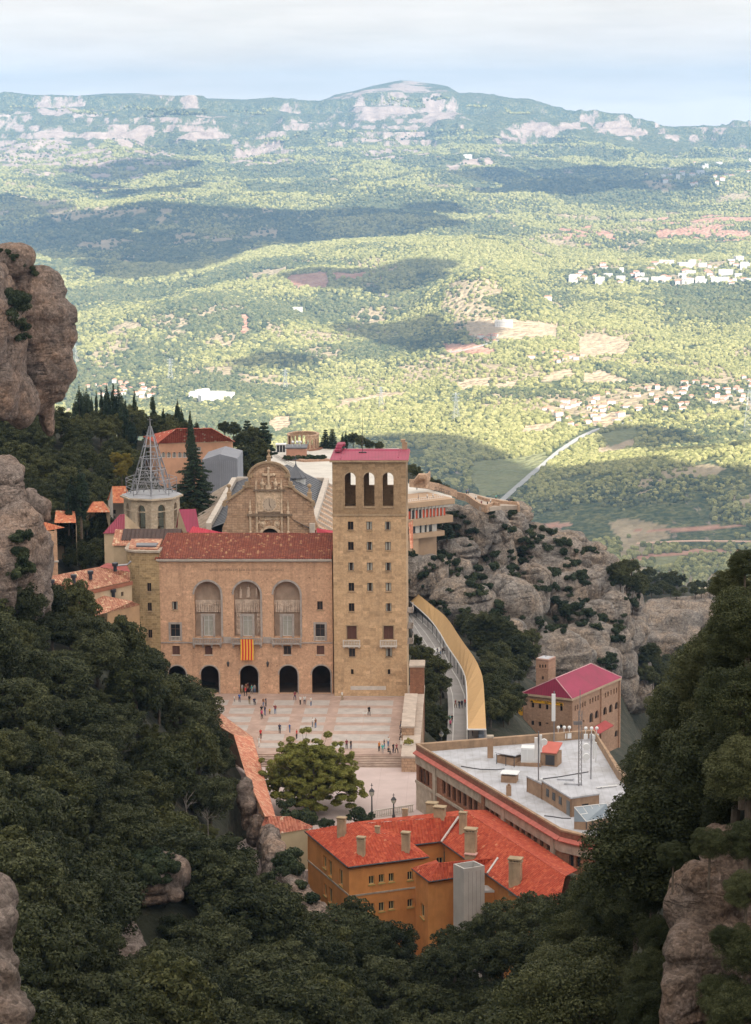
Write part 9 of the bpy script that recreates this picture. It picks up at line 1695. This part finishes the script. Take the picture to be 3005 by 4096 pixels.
person(ZE(1402, 676), -1.1, 'white', 'denim', 'stand', 'small child in white on the steps', .62)
for x, y, t_, b_, lb in ((247, 522, 'navy', 'black', 'person in navy leftmost of four walking down the far road'), (270, 525, 'white', 'denim', 'person in white among four walking on the far road'), (284, 523, 'black', 'black', 'person in black third of four on the far road'), (297, 521, 'grey', 'black', 'person in grey rightmost of four on the far road'), (368, 877, 'maroon', 'brown', 'person in maroon leftmost of three on the near road'), (392, 881, 'black', 'navy', 'person in black middle of three on the near road'), (410, 881, 'navy', 'black', 'person in navy rightmost of three on the near road'), (431, 872, 'red', 'black', 'person in red at the edge of the canopy on the near road'), (330, 985, 'teal', 'denim', 'person in teal lower on the near road'), (345, 978, 'black', 'black', 'person in black beside the one in teal on the near road'), (334, 1012, 'pink', 'black', 'person in pink nearest on the near road'), (480, 1062, 'red', 'navy', 'person in red under the near end of the canopy')):
 person(ZD(x, y), road_z(y) + .03, t_, b_, random.choice(('stand', 'walk')), lb)
for x, y, t_, lb in ((768, 1001, 'black', 'person in black hand in hand on the station forecourt'), (791, 1001, 'navy', 'person in navy hand in hand on the station forecourt'), (740, 916, 'white', 'person in white on the road bend by the yellow booth'), (726, 912, 'grey', 'person in grey on the road bend by the yellow booth')): person(ZD(x, y), STZ + .02, t_, 'black', 'walk', lb)
for x, y, t_, lb in ((958, 532, 'white', 'person in white at the green railing of the terrace'), (970, 614, 'grey', 'person in grey at the glass rail of the terrace'), (1043, 608, 'white', 'person in white with dark trousers on the terrace, middle of three'), (1091, 603, 'white', 'tall person in white at the right end of the terrace')): person(ZC(x, y), zt + .02, t_, 'black', 'stand', lb)
for x, y, t_, lb in ((455, 304, 'white', 'person in white on the lookout path'), (490, 337, 'maroon', 'person in maroon at the first lookout bay'), (526, 339, 'black', 'person in black at the first lookout bay'), (545, 326, 'white', 'person in white near the lookout steps'), (577, 302, 'teal', 'person in teal at the lookout bush'), (655, 324, 'navy', 'person in navy at the far lookout bay'), (668, 324, 'black', 'person in black at the far lookout bay'), (400, 268, 'blue', 'person in blue at the start of the lookout path'), (410, 266, 'denim', 'person in pale denim at the start of the lookout path')): person(ZH(x, y), LKZ + .02, t_, 'black', random.choice(('stand', 'photo')), lb)
p = pz(ZE(1090, 350), .01); dg_ = thing('dog', 'small white dog walked by the person in black', 'dog', p); mb = MB(); mb.tube([p + Vector((-.3, 0, .36)), p + Vector((-.12, 0, .38)), p + Vector((.1, 0, .36)), p + Vector((.28, 0, .38)), p + Vector((.38, 0, .50)), p + Vector((.46, 0, .56)), p + Vector((.60, 0, .52))], [.07, .12, .11, .12, .07, .09, .035], 8)
for x, y in ((-.24, -.07), (-.24, .07), (.26, -.06), (.26, .06)): mb.tube([p + Vector((x, y, .34)), p + Vector((x + (-.05 if x < 0 else .0), y, .17)), p + Vector((x + .01, y, .02))], [.06, .03, .028], 6)
mb.tube([p + Vector((-.3, 0, .4)), p + Vector((-.42, 0, .55)), p + Vector((-.36, 0, .64))], [.03, .025, .01], 5); mb.tube([p + Vector((.45, -.06, .6)), p + Vector((.44, -.08, .70))], [.035, .01], 4); mb.tube([p + Vector((.45, .06, .6)), p + Vector((.44, .08, .70))], [.035, .01], 4); mb.build('body', CL['white'], dg_, smooth=True)
